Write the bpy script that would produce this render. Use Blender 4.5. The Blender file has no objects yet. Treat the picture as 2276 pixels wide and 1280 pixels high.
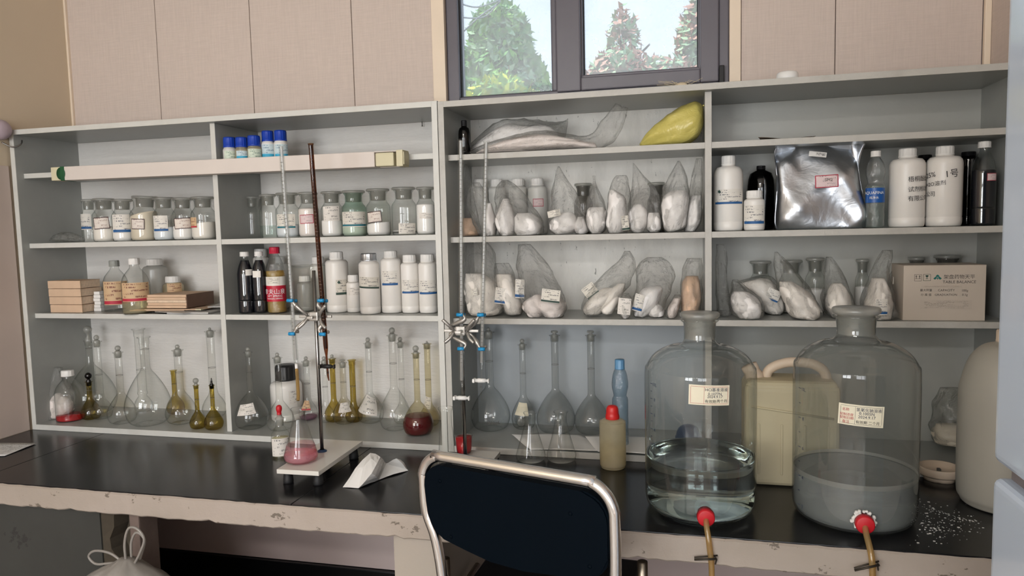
import bpy, bmesh, math, random
from mathutils import Vector, Matrix
random.seed(7)
PI = math.pi
scene = bpy.context.scene
COL = scene.collection

# ------------------------------------------------------------------ camera, world, lights, exposure
cam_data = bpy.data.cameras.new('camera'); cam_data.sensor_width = 36.0; cam_data.lens = 25.12
cam_data.clip_start = 0.02; cam_data.clip_end = 200
cam = bpy.data.objects.new('camera', cam_data); COL.objects.link(cam)
yaw, pitch, roll = math.radians(13.691), math.radians(4.768), math.radians(-1.357)
f0 = Vector((-math.sin(yaw), math.cos(yaw), 0)); r0 = Vector((math.cos(yaw), math.sin(yaw), 0)); u0 = Vector((0, 0, 1))
f1 = f0*math.cos(pitch) - u0*math.sin(pitch); u1 = u0*math.cos(pitch) + f0*math.sin(pitch)
r1 = r0*math.cos(roll) + u1*math.sin(roll); u2 = -r0*math.sin(roll) + u1*math.cos(roll)
M = Matrix((r1, u2, -f1)).transposed().to_4x4(); M.translation = Vector((0, -2.0, 1.4672))
cam.matrix_world = M
scene.camera = cam

world = bpy.data.worlds.new('world'); scene.world = world; world.use_nodes = True
wn = world.node_tree.nodes; wl = world.node_tree.links
bg = wn['Background']; bg.inputs['Strength'].default_value = 2.1
tc = wn.new('ShaderNodeTexCoord'); sp = wn.new('ShaderNodeSeparateXYZ'); wr = wn.new('ShaderNodeValToRGB')
wl.new(tc.outputs['Generated'], sp.inputs[0]); wl.new(sp.outputs['Z'], wr.inputs[0]); wl.new(wr.outputs[0], bg.inputs[0])
wr.color_ramp.elements[0].position = 0.0; wr.color_ramp.elements[0].color = (0.80, 0.88, 0.95, 1)
wr.color_ramp.elements[1].position = 0.8; wr.color_ramp.elements[1].color = (0.50, 0.70, 0.95, 1)

def lamp(name, kind, loc, rot, energy, color=(1, 1, 1), sx=1, sy=1, angle=None):
    d = bpy.data.lights.new(name, kind); d.energy = energy; d.color = color
    if kind == 'AREA': d.shape = 'RECTANGLE'; d.size = sx; d.size_y = sy
    if kind == 'SUN': d.angle = angle
    o = bpy.data.objects.new(name, d); COL.objects.link(o); o.location = loc; o.rotation_euler = rot
    return o
# sun on the garden beyond the window: from the left, high, it never reaches into the room
sun = lamp('sun', 'SUN', (-6, 6, 9), (0, 0, 0), 9.0, (1.0, 0.95, 0.85), angle=0.02)
sun.rotation_euler = Vector((0.75, 0.25, -0.75)).to_track_quat('-Z', 'Y').to_euler()
# daylight entering by the two windows of the rear wall
lamp('window_daylight', 'AREA', (-1.575, -4.16, 1.52), (PI/2, 0, 0), 62, (0.985, 0.99, 1.0), 1.2, 1.35)
lamp('window_daylight', 'AREA', (0.275, -4.16, 1.52), (PI/2, 0, 0), 27, (0.985, 0.99, 1.0), 1.2, 1.35)
# added ceiling fill, no known lamp (its housing, fill_housing, is built with the room)
lamp('ceiling_fill', 'AREA', (-0.75, -3.97, 2.685), (0, 0, 0), 62, (1.0, 0.98, 0.96), 1.25, 0.30)

vs = scene.view_settings; scene.display_settings.display_device = 'sRGB'
vs.view_transform = 'Standard'; vs.look = 'None'; vs.exposure = 0.0; vs.gamma = 1.0; vs.use_curve_mapping = False
cy = scene.cycles
cy.max_bounces = 10; cy.diffuse_bounces = 4; cy.glossy_bounces = 4; cy.transmission_bounces = 8; cy.transparent_max_bounces = 48
cy.caustics_reflective = False; cy.caustics_refractive = False; cy.sample_clamp_indirect = 4.0
cy.use_denoising = True

# ------------------------------------------------------------------ materials
def lin(c):
    return tuple((v/12.92 if v <= 0.04045 else ((v+0.055)/1.055)**2.4) for v in [x/255 for x in c]) + (1,)
MATS = {}
class NT:
    def __init__(s, name):
        m = bpy.data.materials.new(name); m.use_nodes = True; s.m = m; s.n = m.node_tree.nodes; s.l = m.node_tree.links
        s.n.clear(); s.out = s.n.new('ShaderNodeOutputMaterial')
    def add(s, t, **kw):
        n = s.n.new(t)
        for k, v in kw.items():
            if k.startswith('i_'): n.inputs[k[2:].replace('_', ' ')].default_value = v
            else: setattr(n, k, v)
        return n
    def link(s, a, b): s.l.new(a, b)
    def math(s, op, a, b=None, clamp=False):
        n = s.n.new('ShaderNodeMath'); n.operation = op; n.use_clamp = clamp
        for i, v in enumerate((a, b)):
            if v is None: continue
            if isinstance(v, (int, float)): n.inputs[i].default_value = v
            else: s.l.new(v, n.inputs[i])
        return n.outputs[0]
    def mix(s, fac, a, b):
        n = s.n.new('ShaderNodeMix'); n.data_type = 'RGBA'
        for i, v in ((0, fac), (6, a), (7, b)):
            if isinstance(v, (int, float)): n.inputs[i].default_value = v
            elif isinstance(v, tuple): n.inputs[i].default_value = v
            else: s.l.new(v, n.inputs[i])
        return n.outputs[2]
    def noise(s, scale, detail=3, rough=0.55, vec=None, dist=0.0):
        n = s.add('ShaderNodeTexNoise'); n.inputs['Scale'].default_value = scale; n.inputs['Detail'].default_value = detail
        n.inputs['Roughness'].default_value = rough; n.inputs['Distortion'].default_value = dist
        if vec is not None: s.l.new(vec, n.inputs['Vector'])
        return n.outputs['Fac']
    def obj(s, scale=(1, 1, 1)):
        t = s.add('ShaderNodeTexCoord'); mp = s.add('ShaderNodeMapping'); mp.inputs['Scale'].default_value = scale
        s.l.new(t.outputs['Object'], mp.inputs[0]); return mp.outputs[0]
    def ramp(s, fac, stops):
        r = s.add('ShaderNodeValToRGB'); e = r.color_ramp.elements
        while len(e) < len(stops): e.new(0.5)
        for i, (p, c) in enumerate(stops):
            e[i].position = p; e[i].color = c if len(c) == 4 else tuple(c) + (1,)
        s.l.new(fac, r.inputs[0]); return r.outputs[0]
    def bump(s, h, strength=0.3, dist=0.002):
        b = s.add('ShaderNodeBump'); b.inputs['Strength'].default_value = strength; b.inputs['Distance'].default_value = dist
        s.l.new(h, b.inputs['Height']); return b.outputs[0]
    def done(s, sh): s.l.new(sh, s.out.inputs[0]); return s.m

def simple(name, rgb, rough=0.5, metal=0.0, var=0.06, nscale=12.0, bump=0.0, bscale=60.0, spec=0.5, coat=0.0, sub=0.0):
    if name in MATS: return MATS[name]
    t = NT(name); c = lin(rgb)
    p = t.add('ShaderNodeBsdfPrincipled'); p.inputs['Roughness'].default_value = rough; p.inputs['Metallic'].default_value = metal
    p.inputs['Specular IOR Level'].default_value = spec; p.inputs['Coat Weight'].default_value = coat
    v = t.obj()
    n = t.noise(nscale, 4, vec=v)
    dark = tuple(x*(1-var*1.6) for x in c[:3]) + (1,); light = tuple(min(1, x*(1+var)) for x in c[:3]) + (1,)
    t.link(t.mix(n, dark, light), p.inputs['Base Color'])
    if bump: t.link(t.bump(t.noise(bscale, 4, vec=v), bump), p.inputs['Normal'])
    if sub: p.inputs['Subsurface Weight'].default_value = sub; p.inputs['Subsurface Radius'].default_value = (0.01, 0.01, 0.01)
    MATS[name] = t.done(p.outputs[0]); return MATS[name]

def thin_glass(name, tint=(0.965, 0.975, 0.965), edge=(0.44, 0.48, 0.45), haze=0.0, hazec=(0.7, 0.72, 0.7), bump=0.0, rough=0.03, bscale=25.0, gl=1.0):
    """a thin wall of glass or film: straight transmission, darker at grazing angles where the wall is thicker, mirror at the surface"""
    t = NT(name)
    lw = t.add('ShaderNodeLayerWeight'); lw.inputs['Blend'].default_value = 0.5
    f = lw.outputs['Facing']
    e = t.math('POWER', f, 4.0)
    col = t.mix(e, tuple(tint) + (1,), tuple(edge) + (1,))
    tr = t.add('ShaderNodeBsdfTransparent'); t.link(col, tr.inputs[0])
    g = t.add('ShaderNodeBsdfGlossy'); g.inputs['Roughness'].default_value = rough
    if bump:
        nn = t.bump(t.noise(bscale, 5, 0.65, vec=t.obj(), dist=1.5), bump, 0.02); t.link(nn, g.inputs['Normal'])
        lw2 = t.add('ShaderNodeLayerWeight'); lw2.inputs['Blend'].default_value = 0.5; t.link(nn, lw2.inputs['Normal']); f = lw2.outputs['Facing']
    fr = t.math('ADD', t.math('MULTIPLY', t.math('POWER', f, 5.0), 0.85*gl), 0.06*gl, True)
    base = tr.outputs[0]
    if haze:
        d = t.add('ShaderNodeBsdfDiffuse'); d.inputs[0].default_value = tuple(hazec) + (1,)
        tl = t.add('ShaderNodeBsdfTranslucent'); tl.inputs[0].default_value = tuple(hazec) + (1,)
        m0 = t.add('ShaderNodeMixShader'); m0.inputs[0].default_value = 0.5; t.link(d.outputs[0], m0.inputs[1]); t.link(tl.outputs[0], m0.inputs[2])
        m1 = t.add('ShaderNodeMixShader')
        hz = t.math('MULTIPLY', t.math('ADD', t.noise(9, 4, vec=t.obj()), 0.5), haze, True)
        t.link(hz, m1.inputs[0])
        t.link(base, m1.inputs[1]); t.link(m0.outputs[0], m1.inputs[2]); base = m1.outputs[0]
    mx = t.add('ShaderNodeMixShader'); t.link(fr, mx.inputs[0]); t.link(base, mx.inputs[1]); t.link(g.outputs[0], mx.inputs[2])
    MATS[name] = t.done(mx.outputs[0]); return MATS[name]

def liquid(name, tint, body, dens=0.4):
    t = NT(name)
    tr = t.add('ShaderNodeBsdfTransparent'); tr.inputs[0].default_value = tuple(tint) + (1,)
    d = t.add('ShaderNodeBsdfPrincipled'); d.inputs['Base Color'].default_value = tuple(body) + (1,); d.inputs['Roughness'].default_value = 0.05
    mx = t.add('ShaderNodeMixShader'); mx.inputs[0].default_value = dens; t.link(tr.outputs[0], mx.inputs[1]); t.link(d.outputs[0], mx.inputs[2])
    MATS[name] = t.done(mx.outputs[0]); return MATS[name]

def printed(name, paper=(226, 220, 208), ink=(90, 88, 86), lines=7, thresh=0.5, band=None, bandrange=(0.06, 0.2), border=None, dens=26, top=0.95, low=0.1, left=0.08):
    """flat print: broken lines of small type, an optional colour band and border, on a UV-mapped label"""
    t = NT(name)
    uv = t.add('ShaderNodeTexCoord').outputs['UV']; s = t.add('ShaderNodeSeparateXYZ'); t.link(uv, s.inputs[0])
    u, v = s.outputs[0], s.outputs[1]
    vl = t.math('MULTIPLY', v, float(lines)); row = t.math('FLOOR', vl); fr = t.math('FRACT', vl)
    cv = t.add('ShaderNodeCombineXYZ'); t.link(t.math('MULTIPLY', u, float(dens)), cv.inputs[0]); t.link(t.math('MULTIPLY', row, 7.31), cv.inputs[1]); t.link(t.math('MULTIPLY', fr, 1.6), cv.inputs[2])
    nz = t.noise(1.0, 2, vec=cv.outputs[0])
    cv2 = t.add('ShaderNodeCombineXYZ'); t.link(t.math('MULTIPLY', u, 2.2), cv2.inputs[0]); t.link(t.math('MULTIPLY', row, 3.7), cv2.inputs[1])
    nz2 = t.noise(1.0, 0, vec=cv2.outputs[0])
    on = t.math('MULTIPLY', t.math('GREATER_THAN', nz, thresh), t.math('GREATER_THAN', nz2, 0.44))
    on = t.math('MULTIPLY', on, t.math('MULTIPLY', t.math('GREATER_THAN', fr, 0.3), t.math('LESS_THAN', fr, 0.82)))
    on = t.math('MULTIPLY', on, t.math('MULTIPLY', t.math('GREATER_THAN', u, left), t.math('LESS_THAN', u, 0.93)))
    on = t.math('MULTIPLY', on, t.math('MULTIPLY', t.math('GREATER_THAN', v, low), t.math('LESS_THAN', v, top)))
    pc = t.mix(t.noise(3, 3, vec=uv), tuple(x*0.86 for x in lin(paper)[:3]) + (1,), lin(paper))
    col = t.mix(t.math('MULTIPLY', on, 0.85), pc, lin(ink))
    if band:
        b = t.math('MULTIPLY', t.math('GREATER_THAN', v, bandrange[0]), t.math('LESS_THAN', v, bandrange[1]))
        col = t.mix(b, col, lin(band))
    if border:
        du = t.math('ABSOLUTE', t.math('SUBTRACT', u, 0.5)); dv = t.math('ABSOLUTE', t.math('SUBTRACT', v, 0.5))
        bb = t.math('MAXIMUM', t.math('GREATER_THAN', du, 0.455), t.math('GREATER_THAN', dv, 0.43))
        col = t.mix(bb, col, lin(border))
    p = t.add('ShaderNodeBsdfPrincipled'); p.inputs['Roughness'].default_value = 0.6; t.link(col, p.inputs['Base Color'])
    MATS[name] = t.done(p.outputs[0]); return MATS[name]

def painted(name, rgb, stain, amount=0.5, rough=0.45, stretch=(1, 1, 1), bump=0.25, scale=9, spec=0.4):
    t = NT(name); v = t.obj(stretch)
    n1 = t.noise(scale, 6, 0.65, vec=v); n2 = t.noise(scale*5, 5, 0.6, vec=v)
    k = t.ramp(n1, [(0.50, (0, 0, 0, 1)), (0.72, (1, 1, 1, 1))])
    c1 = t.mix(n2, tuple(x*0.9 for x in lin(rgb)[:3]) + (1,), lin(rgb))
    kk = t.math('MULTIPLY', k, amount)
    col = t.mix(kk, c1, lin(stain))
    p = t.add('ShaderNodeBsdfPrincipled'); p.inputs['Roughness'].default_value = rough; p.inputs['Specular IOR Level'].default_value = spec
    t.link(col, p.inputs['Base Color']); t.link(t.bump(n2, bump, 0.004), p.inputs['Normal'])
    MATS[name] = t.done(p.outputs[0]); return MATS[name]

def chipped(name, rgb, chip, thr=0.62, scale=14, rough=0.6, bump=0.4, stretch=(1, 1, 1), grime=(120, 110, 96)):
    t = NT(name); v = t.obj(stretch)
    n1 = t.noise(scale, 8, 0.7, vec=v); g = t.noise(2.5, 4, vec=v)
    k = t.math('GREATER_THAN', n1, thr)
    c = t.mix(t.ramp(g, [(0.42, (0, 0, 0, 1)), (0.75, (0.7, 0.7, 0.7, 1))]), lin(rgb), lin(grime))
    col = t.mix(k, c, lin(chip))
    p = t.add('ShaderNodeBsdfPrincipled'); p.inputs['Roughness'].default_value = rough
    t.link(col, p.inputs['Base Color']); t.link(t.bump(n1, bump, 0.004), p.inputs['Normal'])
    MATS[name] = t.done(p.outputs[0]); return MATS[name]

def fabric_panel(name, rgb):
    t = NT(name); v1 = t.obj((240, 240, 14)); v2 = t.obj((14, 14, 240))
    a = t.noise(1, 2, vec=v1); b = t.noise(1, 2, vec=v2); w = t.math('ADD', a, b)
    big = t.noise(1.3, 3, vec=t.obj())
    c = t.mix(t.ramp(w, [(0.4, (0, 0, 0, 1)), (0.62, (1, 1, 1, 1))]) if False else t.math('MULTIPLY', w, 0.5), tuple(x*0.8 for x in lin(rgb)[:3]) + (1,), tuple(min(1, x*1.18) for x in lin(rgb)[:3]) + (1,))
    c = t.mix(t.math('MULTIPLY', big, 0.35), c, lin((205, 186, 178)))
    p = t.add('ShaderNodeBsdfPrincipled'); p.inputs['Roughness'].default_value = 0.85; p.inputs['Specular IOR Level'].default_value = 0.15
    t.link(c, p.inputs['Base Color']); t.link(t.bump(w, 0.35, 0.002), p.inputs['Normal'])
    MATS[name] = t.done(p.outputs[0]); return MATS[name]

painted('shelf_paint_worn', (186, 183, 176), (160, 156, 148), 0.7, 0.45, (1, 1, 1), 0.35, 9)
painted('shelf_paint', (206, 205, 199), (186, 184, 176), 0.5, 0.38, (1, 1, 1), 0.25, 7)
painted('shelf_shaded', (160, 162, 158), (146, 150, 146), 0.5, 0.32, (1, 1, 1), 0.15, 4)  # shelf paint darkened, standing in for shade on sides and undersides
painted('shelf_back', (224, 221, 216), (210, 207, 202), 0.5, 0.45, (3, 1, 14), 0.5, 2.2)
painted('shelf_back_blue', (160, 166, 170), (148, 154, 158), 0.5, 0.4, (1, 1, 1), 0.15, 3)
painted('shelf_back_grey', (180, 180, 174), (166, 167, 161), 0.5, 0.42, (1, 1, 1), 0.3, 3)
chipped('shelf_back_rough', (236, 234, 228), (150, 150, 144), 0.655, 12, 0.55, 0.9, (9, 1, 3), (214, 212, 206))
fabric_panel('wall_fabric', (204, 190, 180))
simple('wall_left_paint', (212, 196, 172), 0.8, var=0.06, nscale=2.0, bump=0.05, spec=0.2)
simple('wall_left_lower', (204, 188, 178), 0.7, var=0.05, nscale=2.0, spec=0.2)
simple('wall_under', (190, 174, 170), 0.7, var=0.06, nscale=2.5, spec=0.2)
simple('trim_cream', (232, 214, 192), 0.5, var=0.05, bump=0.1)
simple('ceiling_white', (214, 211, 204), 0.9, var=0.03)
simple('floor_grey', (158, 152, 146), 0.5, var=0.15, nscale=30)
simple('window_pvc', (96, 92, 100), 0.38, var=0.1, nscale=8, bump=0.06)
simple('window_gasket', (22, 22, 24), 0.6)
simple('bench_edge_dummy', (200, 190, 176))
chipped('bench_edge', (162, 150, 140), (104, 94, 84), 0.62, 18, 0.65, 0.4, (1, 1, 1.6), (140, 130, 116))
chipped('bench_pier', (162, 152, 141), (118, 106, 94), 0.70, 12, 0.7, 0.3, (1, 1, 1), (160, 152, 138))
chipped('pier_dark', (50, 50, 46), (41, 40, 37), 0.64, 6, 0.8, 0.3, (1, 1, 1), (66, 66, 62))
simple('rubble_pale', (112, 96, 88), 0.9, var=0.3, nscale=14, bump=0.7, bscale=22)
simple('rubble', (70, 62, 50), 0.95, var=0.35, nscale=18, bump=0.9, bscale=26)
def bench_black():
    t = NT('bench_black'); v = t.obj((1, 1, 1))
    n = t.noise(3.5, 5, 0.6, vec=v); n2 = t.noise(60, 4, vec=v); sp_ = t.noise(150, 3, vec=v)
    col = t.mix(n, lin((18, 18, 20)), lin((30, 29, 30)))
    p = t.add('ShaderNodeBsdfPrincipled'); t.link(col, p.inputs['Base Color'])
    r = t.math('ADD', t.math('MULTIPLY', n, 0.12), 0.17); t.link(r, p.inputs['Roughness']); p.inputs['Specular IOR Level'].default_value = 0.34
    t.link(t.bump(n2, 0.05, 0.002), p.inputs['Normal']); MATS['bench_black'] = t.done(p.outputs[0])
bench_black()
simple('black_gloss', (16, 16, 18), 0.3, var=0.3)
thin_glass('glass_clear'); thin_glass('glass_flask', (0.965, 0.97, 0.96), (0.36, 0.38, 0.36), 0.015, (0.55, 0.56, 0.52))
thin_glass('glass_dusty', (0.86, 0.87, 0.86), (0.45, 0.47, 0.46), 0.13, (0.60, 0.61, 0.60))
thin_glass('glass_carboy', (0.925, 0.935, 0.925), (0.46, 0.49, 0.47), 0.03, (0.55, 0.56, 0.55), gl=1.2)
thin_glass('glass_carboy_cloudy', (0.875, 0.885, 0.875), (0.44, 0.46, 0.45), 0.10, (0.50, 0.52, 0.51), gl=1.1)
thin_glass('glass_enamel', (0.9, 0.9, 0.9), (0.6, 0.6, 0.62), 0.42, (0.82, 0.82, 0.82), gl=1.5)
thin_glass('glass_smoke', (0.60, 0.59, 0.57), (0.28, 0.27, 0.26), 0.10, (0.4, 0.39, 0.38))
thin_glass('glass_green', (0.74, 0.86, 0.79), (0.28, 0.38, 0.33), 0.04, (0.5, 0.6, 0.54))
thin_glass('glass_olive', (0.70, 0.60, 0.26), (0.22, 0.15, 0.04), 0.02, (0.3, 0.25, 0.1))
thin_glass('glass_amber', (0.42, 0.20, 0.07), (0.10, 0.04, 0.01), 0.02, (0.2, 0.1, 0.05))
thin_glass('glass_tint', (0.90, 0.86, 0.72), (0.36, 0.32, 0.22), 0.02, (0.5, 0.45, 0.35))
thin_glass('glass_brown_dark', (0.030, 0.026, 0.028), (0.006, 0.006, 0.006), 0.01, (0.05, 0.04, 0.04))
thin_glass('glass_frosted', (0.78, 0.78, 0.75), (0.50, 0.51, 0.48), 0.50, (0.66, 0.66, 0.62), rough=0.3)
thin_glass('glass_pane', (0.90, 0.91, 0.92), (0.5, 0.5, 0.5), 0.26, (0.92, 0.94, 0.96))
thin_glass('film', (0.985, 0.985, 0.98), (0.60, 0.60, 0.58), 0.075, (0.86, 0.86, 0.83), 0.8, 0.10, 34, gl=1.25)
thin_glass('film_thin', (0.95, 0.95, 0.94), (0.66, 0.67, 0.66), 0.07, (0.62, 0.62, 0.6), 0.8, 0.12, 20, gl=1.5)
thin_glass('pet_clear', (0.90, 0.92, 0.92), (0.45, 0.48, 0.48), 0.05, (0.7, 0.72, 0.72), 0.35, 0.06, 30, gl=1.6)
thin_glass('pet_blue', (0.70, 0.80, 0.87), (0.34, 0.46, 0.56), 0.10, (0.50, 0.62, 0.70), 0.45, 0.08, 26, gl=1.6)
thin_glass('plastic_milky', (0.86, 0.80, 0.62), (0.60, 0.54, 0.38), 0.50, (0.92, 0.84, 0.62), 0, 0.25)
thin_glass('plastic_frost', (0.72, 0.72, 0.70), (0.45, 0.45, 0.44), 0.45, (0.78, 0.78, 0.75), 0, 0.25)
thin_glass('tube_amber', (0.80, 0.62, 0.30), (0.45, 0.30, 0.10), 0.40, (0.75, 0.55, 0.25), 0, 0.15)
liquid('liquid_red', (0.30, 0.012, 0.03), (0.16, 0.004, 0.014), 0.55)
liquid('liquid_red_bright', (0.75, 0.03, 0.04), (0.62, 0.02, 0.03), 0.55)
liquid('liquid_pink', (0.95, 0.56, 0.62), (0.85, 0.42, 0.50), 0.32)
liquid('liquid_pinkfilm', (0.97, 0.72, 0.75), (0.85, 0.5, 0.55), 0.15)
liquid('liquid_oil', (0.86, 0.62, 0.10), (0.65, 0.42, 0.05), 0.45)
liquid('liquid_black', (0.01, 0.012, 0.02), (0.006, 0.007, 0.012), 0.9)
liquid('liquid_clear', (0.88, 0.93, 0.91), (0.6, 0.66, 0.64), 0.06)
liquid('liquid_yellow', (0.92, 0.88, 0.70), (0.78, 0.70, 0.48), 0.22)
liquid('liquid_purple', (0.72, 0.52, 0.62), (0.45, 0.25, 0.36), 0.25)
def water(name, col, rough=0.0, ior=1.33):
    t = NT(name); g = t.add('ShaderNodeBsdfGlass'); g.inputs['Color'].default_value = col; g.inputs['IOR'].default_value = ior; g.inputs['Roughness'].default_value = rough
    MATS[name] = t.done(g.outputs[0])
water('water', (0.90, 0.945, 0.94, 1)); 
def cloudy_water():
    t = NT('water_cloudy')
    g = t.add('ShaderNodeBsdfGlass'); g.inputs['Color'].default_value = (0.88, 0.91, 0.90, 1); g.inputs['IOR'].default_value = 1.33; g.inputs['Roughness'].default_value = 0.12
    d = t.add('ShaderNodeBsdfDiffuse'); d.inputs[0].default_value = (0.52, 0.54, 0.53, 1)
    tr = t.add('ShaderNodeBsdfTransparent'); tr.inputs[0].default_value = (0.7, 0.75, 0.75, 1)
    m0 = t.add('ShaderNodeMixShader'); m0.inputs[0].default_value = 0.45; t.link(d.outputs[0], m0.inputs[1]); t.link(tr.outputs[0], m0.inputs[2])
    mx = t.add('ShaderNodeMixShader'); mx.inputs[0].default_value = 0.55; t.link(g.outputs[0], mx.inputs[1]); t.link(m0.outputs[0], mx.inputs[2])
    MATS['water_cloudy'] = t.done(mx.outputs[0])
cloudy_water()
for nm, c in (('powder_white', (246, 242, 239)), ('powder_cream', (240, 233, 224)), ('powder_pink', (242, 231, 225)), ('powder_peach', (226, 190, 160)), ('powder_blueish', (226, 230, 234)), ('powder_tan', (222, 210, 190))):
    simple(nm, c, 0.6, var=0.04, nscale=40, bump=0.55, bscale=38, spec=0.25, coat=0.2)
simple('hdpe_white', (228, 224, 218), 0.36, var=0.03, nscale=20, sub=0.0)
simple('hdpe_grey', (206, 205, 200), 0.4, var=0.04)
simple('cap_white', (232, 230, 226), 0.4, var=0.04)
simple('cap_grey', (150, 152, 146), 0.4, var=0.06)
simple('cap_blue', (20, 62, 168), 0.4, var=0.08)
simple('cap_lightblue', (98, 146, 184), 0.4, var=0.08)
simple('cap_black', (20, 20, 22), 0.45, var=0.2)
simple('cap_red', (188, 34, 62), 0.4, var=0.08)
simple('rubber_red', (186, 22, 34), 0.5, var=0.12, nscale=30)
simple('rubber_red_cap', (206, 36, 34), 0.42, var=0.08)
simple('rubber_black', (18, 18, 20), 0.6)
simple('blue_grip', (24, 140, 196), 0.45, var=0.1)
simple('blue_dark', (30, 58, 92), 0.35, var=0.15)
simple('steel_rod', (150, 148, 146), 0.26, 1.0, var=0.12, nscale=40)
simple('chrome', (240, 238, 236), 0.2, 1.0, var=0.05, nscale=20, bump=0.03, bscale=40)
simple('chrome_worn', (150, 140, 126), 0.34, 1.0, var=0.3, nscale=60, bump=0.1, bscale=90)
simple('alloy_grey', (176, 172, 166), 0.4, 0.75, var=0.1, nscale=40)
simple('iron_dark', (60, 54, 46), 0.5, 0.6, var=0.2)
simple('vinyl_navy', (2, 9, 17), 0.6, var=0.15, nscale=6, bump=0.06, bscale=120, spec=0.05)
simple('seat_black', (10, 11, 16), 0.5, var=0.2)
simple('fridge_blue', (192, 204, 220), 0.16, var=0.02, nscale=3, coat=0.3)
simple('fridge_gasket', (120, 112, 112), 0.5)
simple('paper_white', (228, 226, 222), 0.7, var=0.04, nscale=8)
simple('paper_grey', (190, 188, 184), 0.7, var=0.06, nscale=8)
simple('kraft', (206, 176, 148), 0.8, var=0.12, nscale=25, bump=0.15)
simple('kraft_dark', (112, 88, 74), 0.75, var=0.15, nscale=25, bump=0.15)
simple('page_edges', (220, 196, 170), 0.85, var=0.2, nscale=90)
simple('cardboard_box', (190, 178, 164), 0.75, var=0.05, nscale=10, bump=0.06)
simple('tube_card', (210, 200, 192), 0.55, var=0.05, nscale=8)
simple('tube_end', (206, 198, 166), 0.6, var=0.08)
simple('green_dark', (16, 78, 44), 0.5, var=0.1)
simple('board_white', (214, 210, 202), 0.3, var=0.05, nscale=10)
simple('lid_cream', (214, 194, 172), 0.5, var=0.08, nscale=20)
simple('jerry_cream', (194, 182, 150), 0.5, var=0.12, nscale=5, sub=0.0)
simple('drum_white', (166, 161, 149), 0.45, var=0.08, nscale=6)
simple('ink_black', (26, 24, 26), 0.6); simple('ink_grey', (92, 88, 84), 0.7); simple('ink_teal', (22, 110, 104), 0.6)
simple('ink_white', (240, 240, 240), 0.6); simple('ink_blue', (26, 66, 140), 0.5); simple('ink_navy', (22, 34, 70), 0.5); simple('ink_green', (40, 70, 60), 0.6)
simple('ink_red', (170, 40, 50), 0.6)
simple('label_blue', (20, 84, 158), 0.4, var=0.1); simple('label_red', (186, 20, 50), 0.45, var=0.08)
simple('label_pink', (232, 206, 206), 0.6, var=0.05); simple('label_white', (232, 228, 220), 0.6, var=0.04); simple('label_cream', (224, 216, 192), 0.65, var=0.06)
simple('scale_white', (226, 224, 218), 0.9, var=0.1, nscale=60, bump=0.8, bscale=120)
simple('straw', (206, 190, 160), 0.8, var=0.2)
simple('leaf_dry', (112, 96, 80), 0.8, var=0.3, nscale=30)
simple('lavender', (172, 156, 164), 0.6, var=0.05)
simple('bag_grey', (132, 127, 121), 0.4, var=0.12, nscale=12, bump=0.5, bscale=20)
simple('wire_grey', (120, 130, 136), 0.6)
simple('trunk', (92, 74, 60), 0.9, var=0.3)
for nm, c in (('leaf_green', (128, 176, 84)), ('leaf_yellow', (206, 212, 60)), ('leaf_deep', (98, 150, 84)), ('leaf_rust', (196, 150, 132)), ('leaf_pale', (160, 190, 150))):
    simple(nm, c, 0.7, var=0.35, nscale=3)
simple('earth', (120, 116, 92), 0.9, var=0.3)
def foil():
    t = NT('foil'); v = t.obj()
    vo = t.add('ShaderNodeTexVoronoi'); vo.feature = 'F1'; vo.inputs['Scale'].default_value = 9; t.link(v, vo.inputs['Vector'])
    n = t.noise(14, 4, vec=v, dist=1.2)
    p = t.add('ShaderNodeBsdfPrincipled'); p.inputs['Metallic'].default_value = 1; p.inputs['Roughness'].default_value = 0.36; p.inputs['Base Color'].default_value = lin((226, 231, 238))
    t.link(t.bump(t.math('ADD', vo.outputs['Distance'], t.math('MULTIPLY', n, 0.5)), 0.22, 0.02), p.inputs['Normal'])
    MATS['foil'] = t.done(p.outputs[0])
foil()
def film_yellow():
    t = NT('film_yellow'); v = t.obj(); n = t.noise(16, 5, vec=v, dist=1.5)
    p = t.add('ShaderNodeBsdfPrincipled'); p.inputs['Roughness'].default_value = 0.24
    t.link(t.mix(n, lin((186, 172, 84)), lin((216, 204, 124))), p.inputs['Base Color']); t.link(t.bump(n, 0.5, 0.012), p.inputs['Normal'])
    MATS['film_yellow'] = t.done(p.outputs[0])
film_yellow()
printed('label_print', lines=6)
printed('label_blueband', (226, 221, 212), (104, 104, 110), 7, 0.5, (28, 84, 138), (0.05, 0.19))
printed('label_tealband', (224, 219, 208), (104, 104, 106), 7, 0.5, (22, 104, 118), (0.05, 0.17))
printed('label_greenband', (222, 216, 204), (100, 100, 98), 6, 0.48, (44, 66, 58), (0.02, 0.17))
printed('label_darkborder', (226, 216, 206), (150, 120, 112), 5, 0.52, border=(70, 50, 50))
printed('label_redborder', (224, 200, 200), (120, 120, 120), 5, 0.56, border=(166, 36, 60))
printed('label_hand', (228, 222, 214), (110, 108, 106), 5, 0.52)
printed('label_tan', (206, 174, 136), (120, 70, 56), 6, 0.46, (178, 40, 62), (0.03, 0.17))
printed('label_cyan', (206, 222, 226), (80, 110, 140), 6, 0.5, (60, 170, 206), (0.0, 0.36))
printed('label_green', (216, 226, 208), (60, 110, 90), 6, 0.5)
printed('page_print', (222, 221, 218), (120, 118, 118), 26, 0.5, dens=60, left=0.06)
printed('box_print', (190, 178, 164), (140, 128, 118), 12, 0.47, dens=44)
printed('barcode', (222, 220, 216), (40, 40, 40), 1, 0.5, dens=44, low=0.15, top=0.85, left=0.3)
printed('table_print', (222, 216, 206), (110, 108, 106), 6, 0.45, dens=14)

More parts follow.
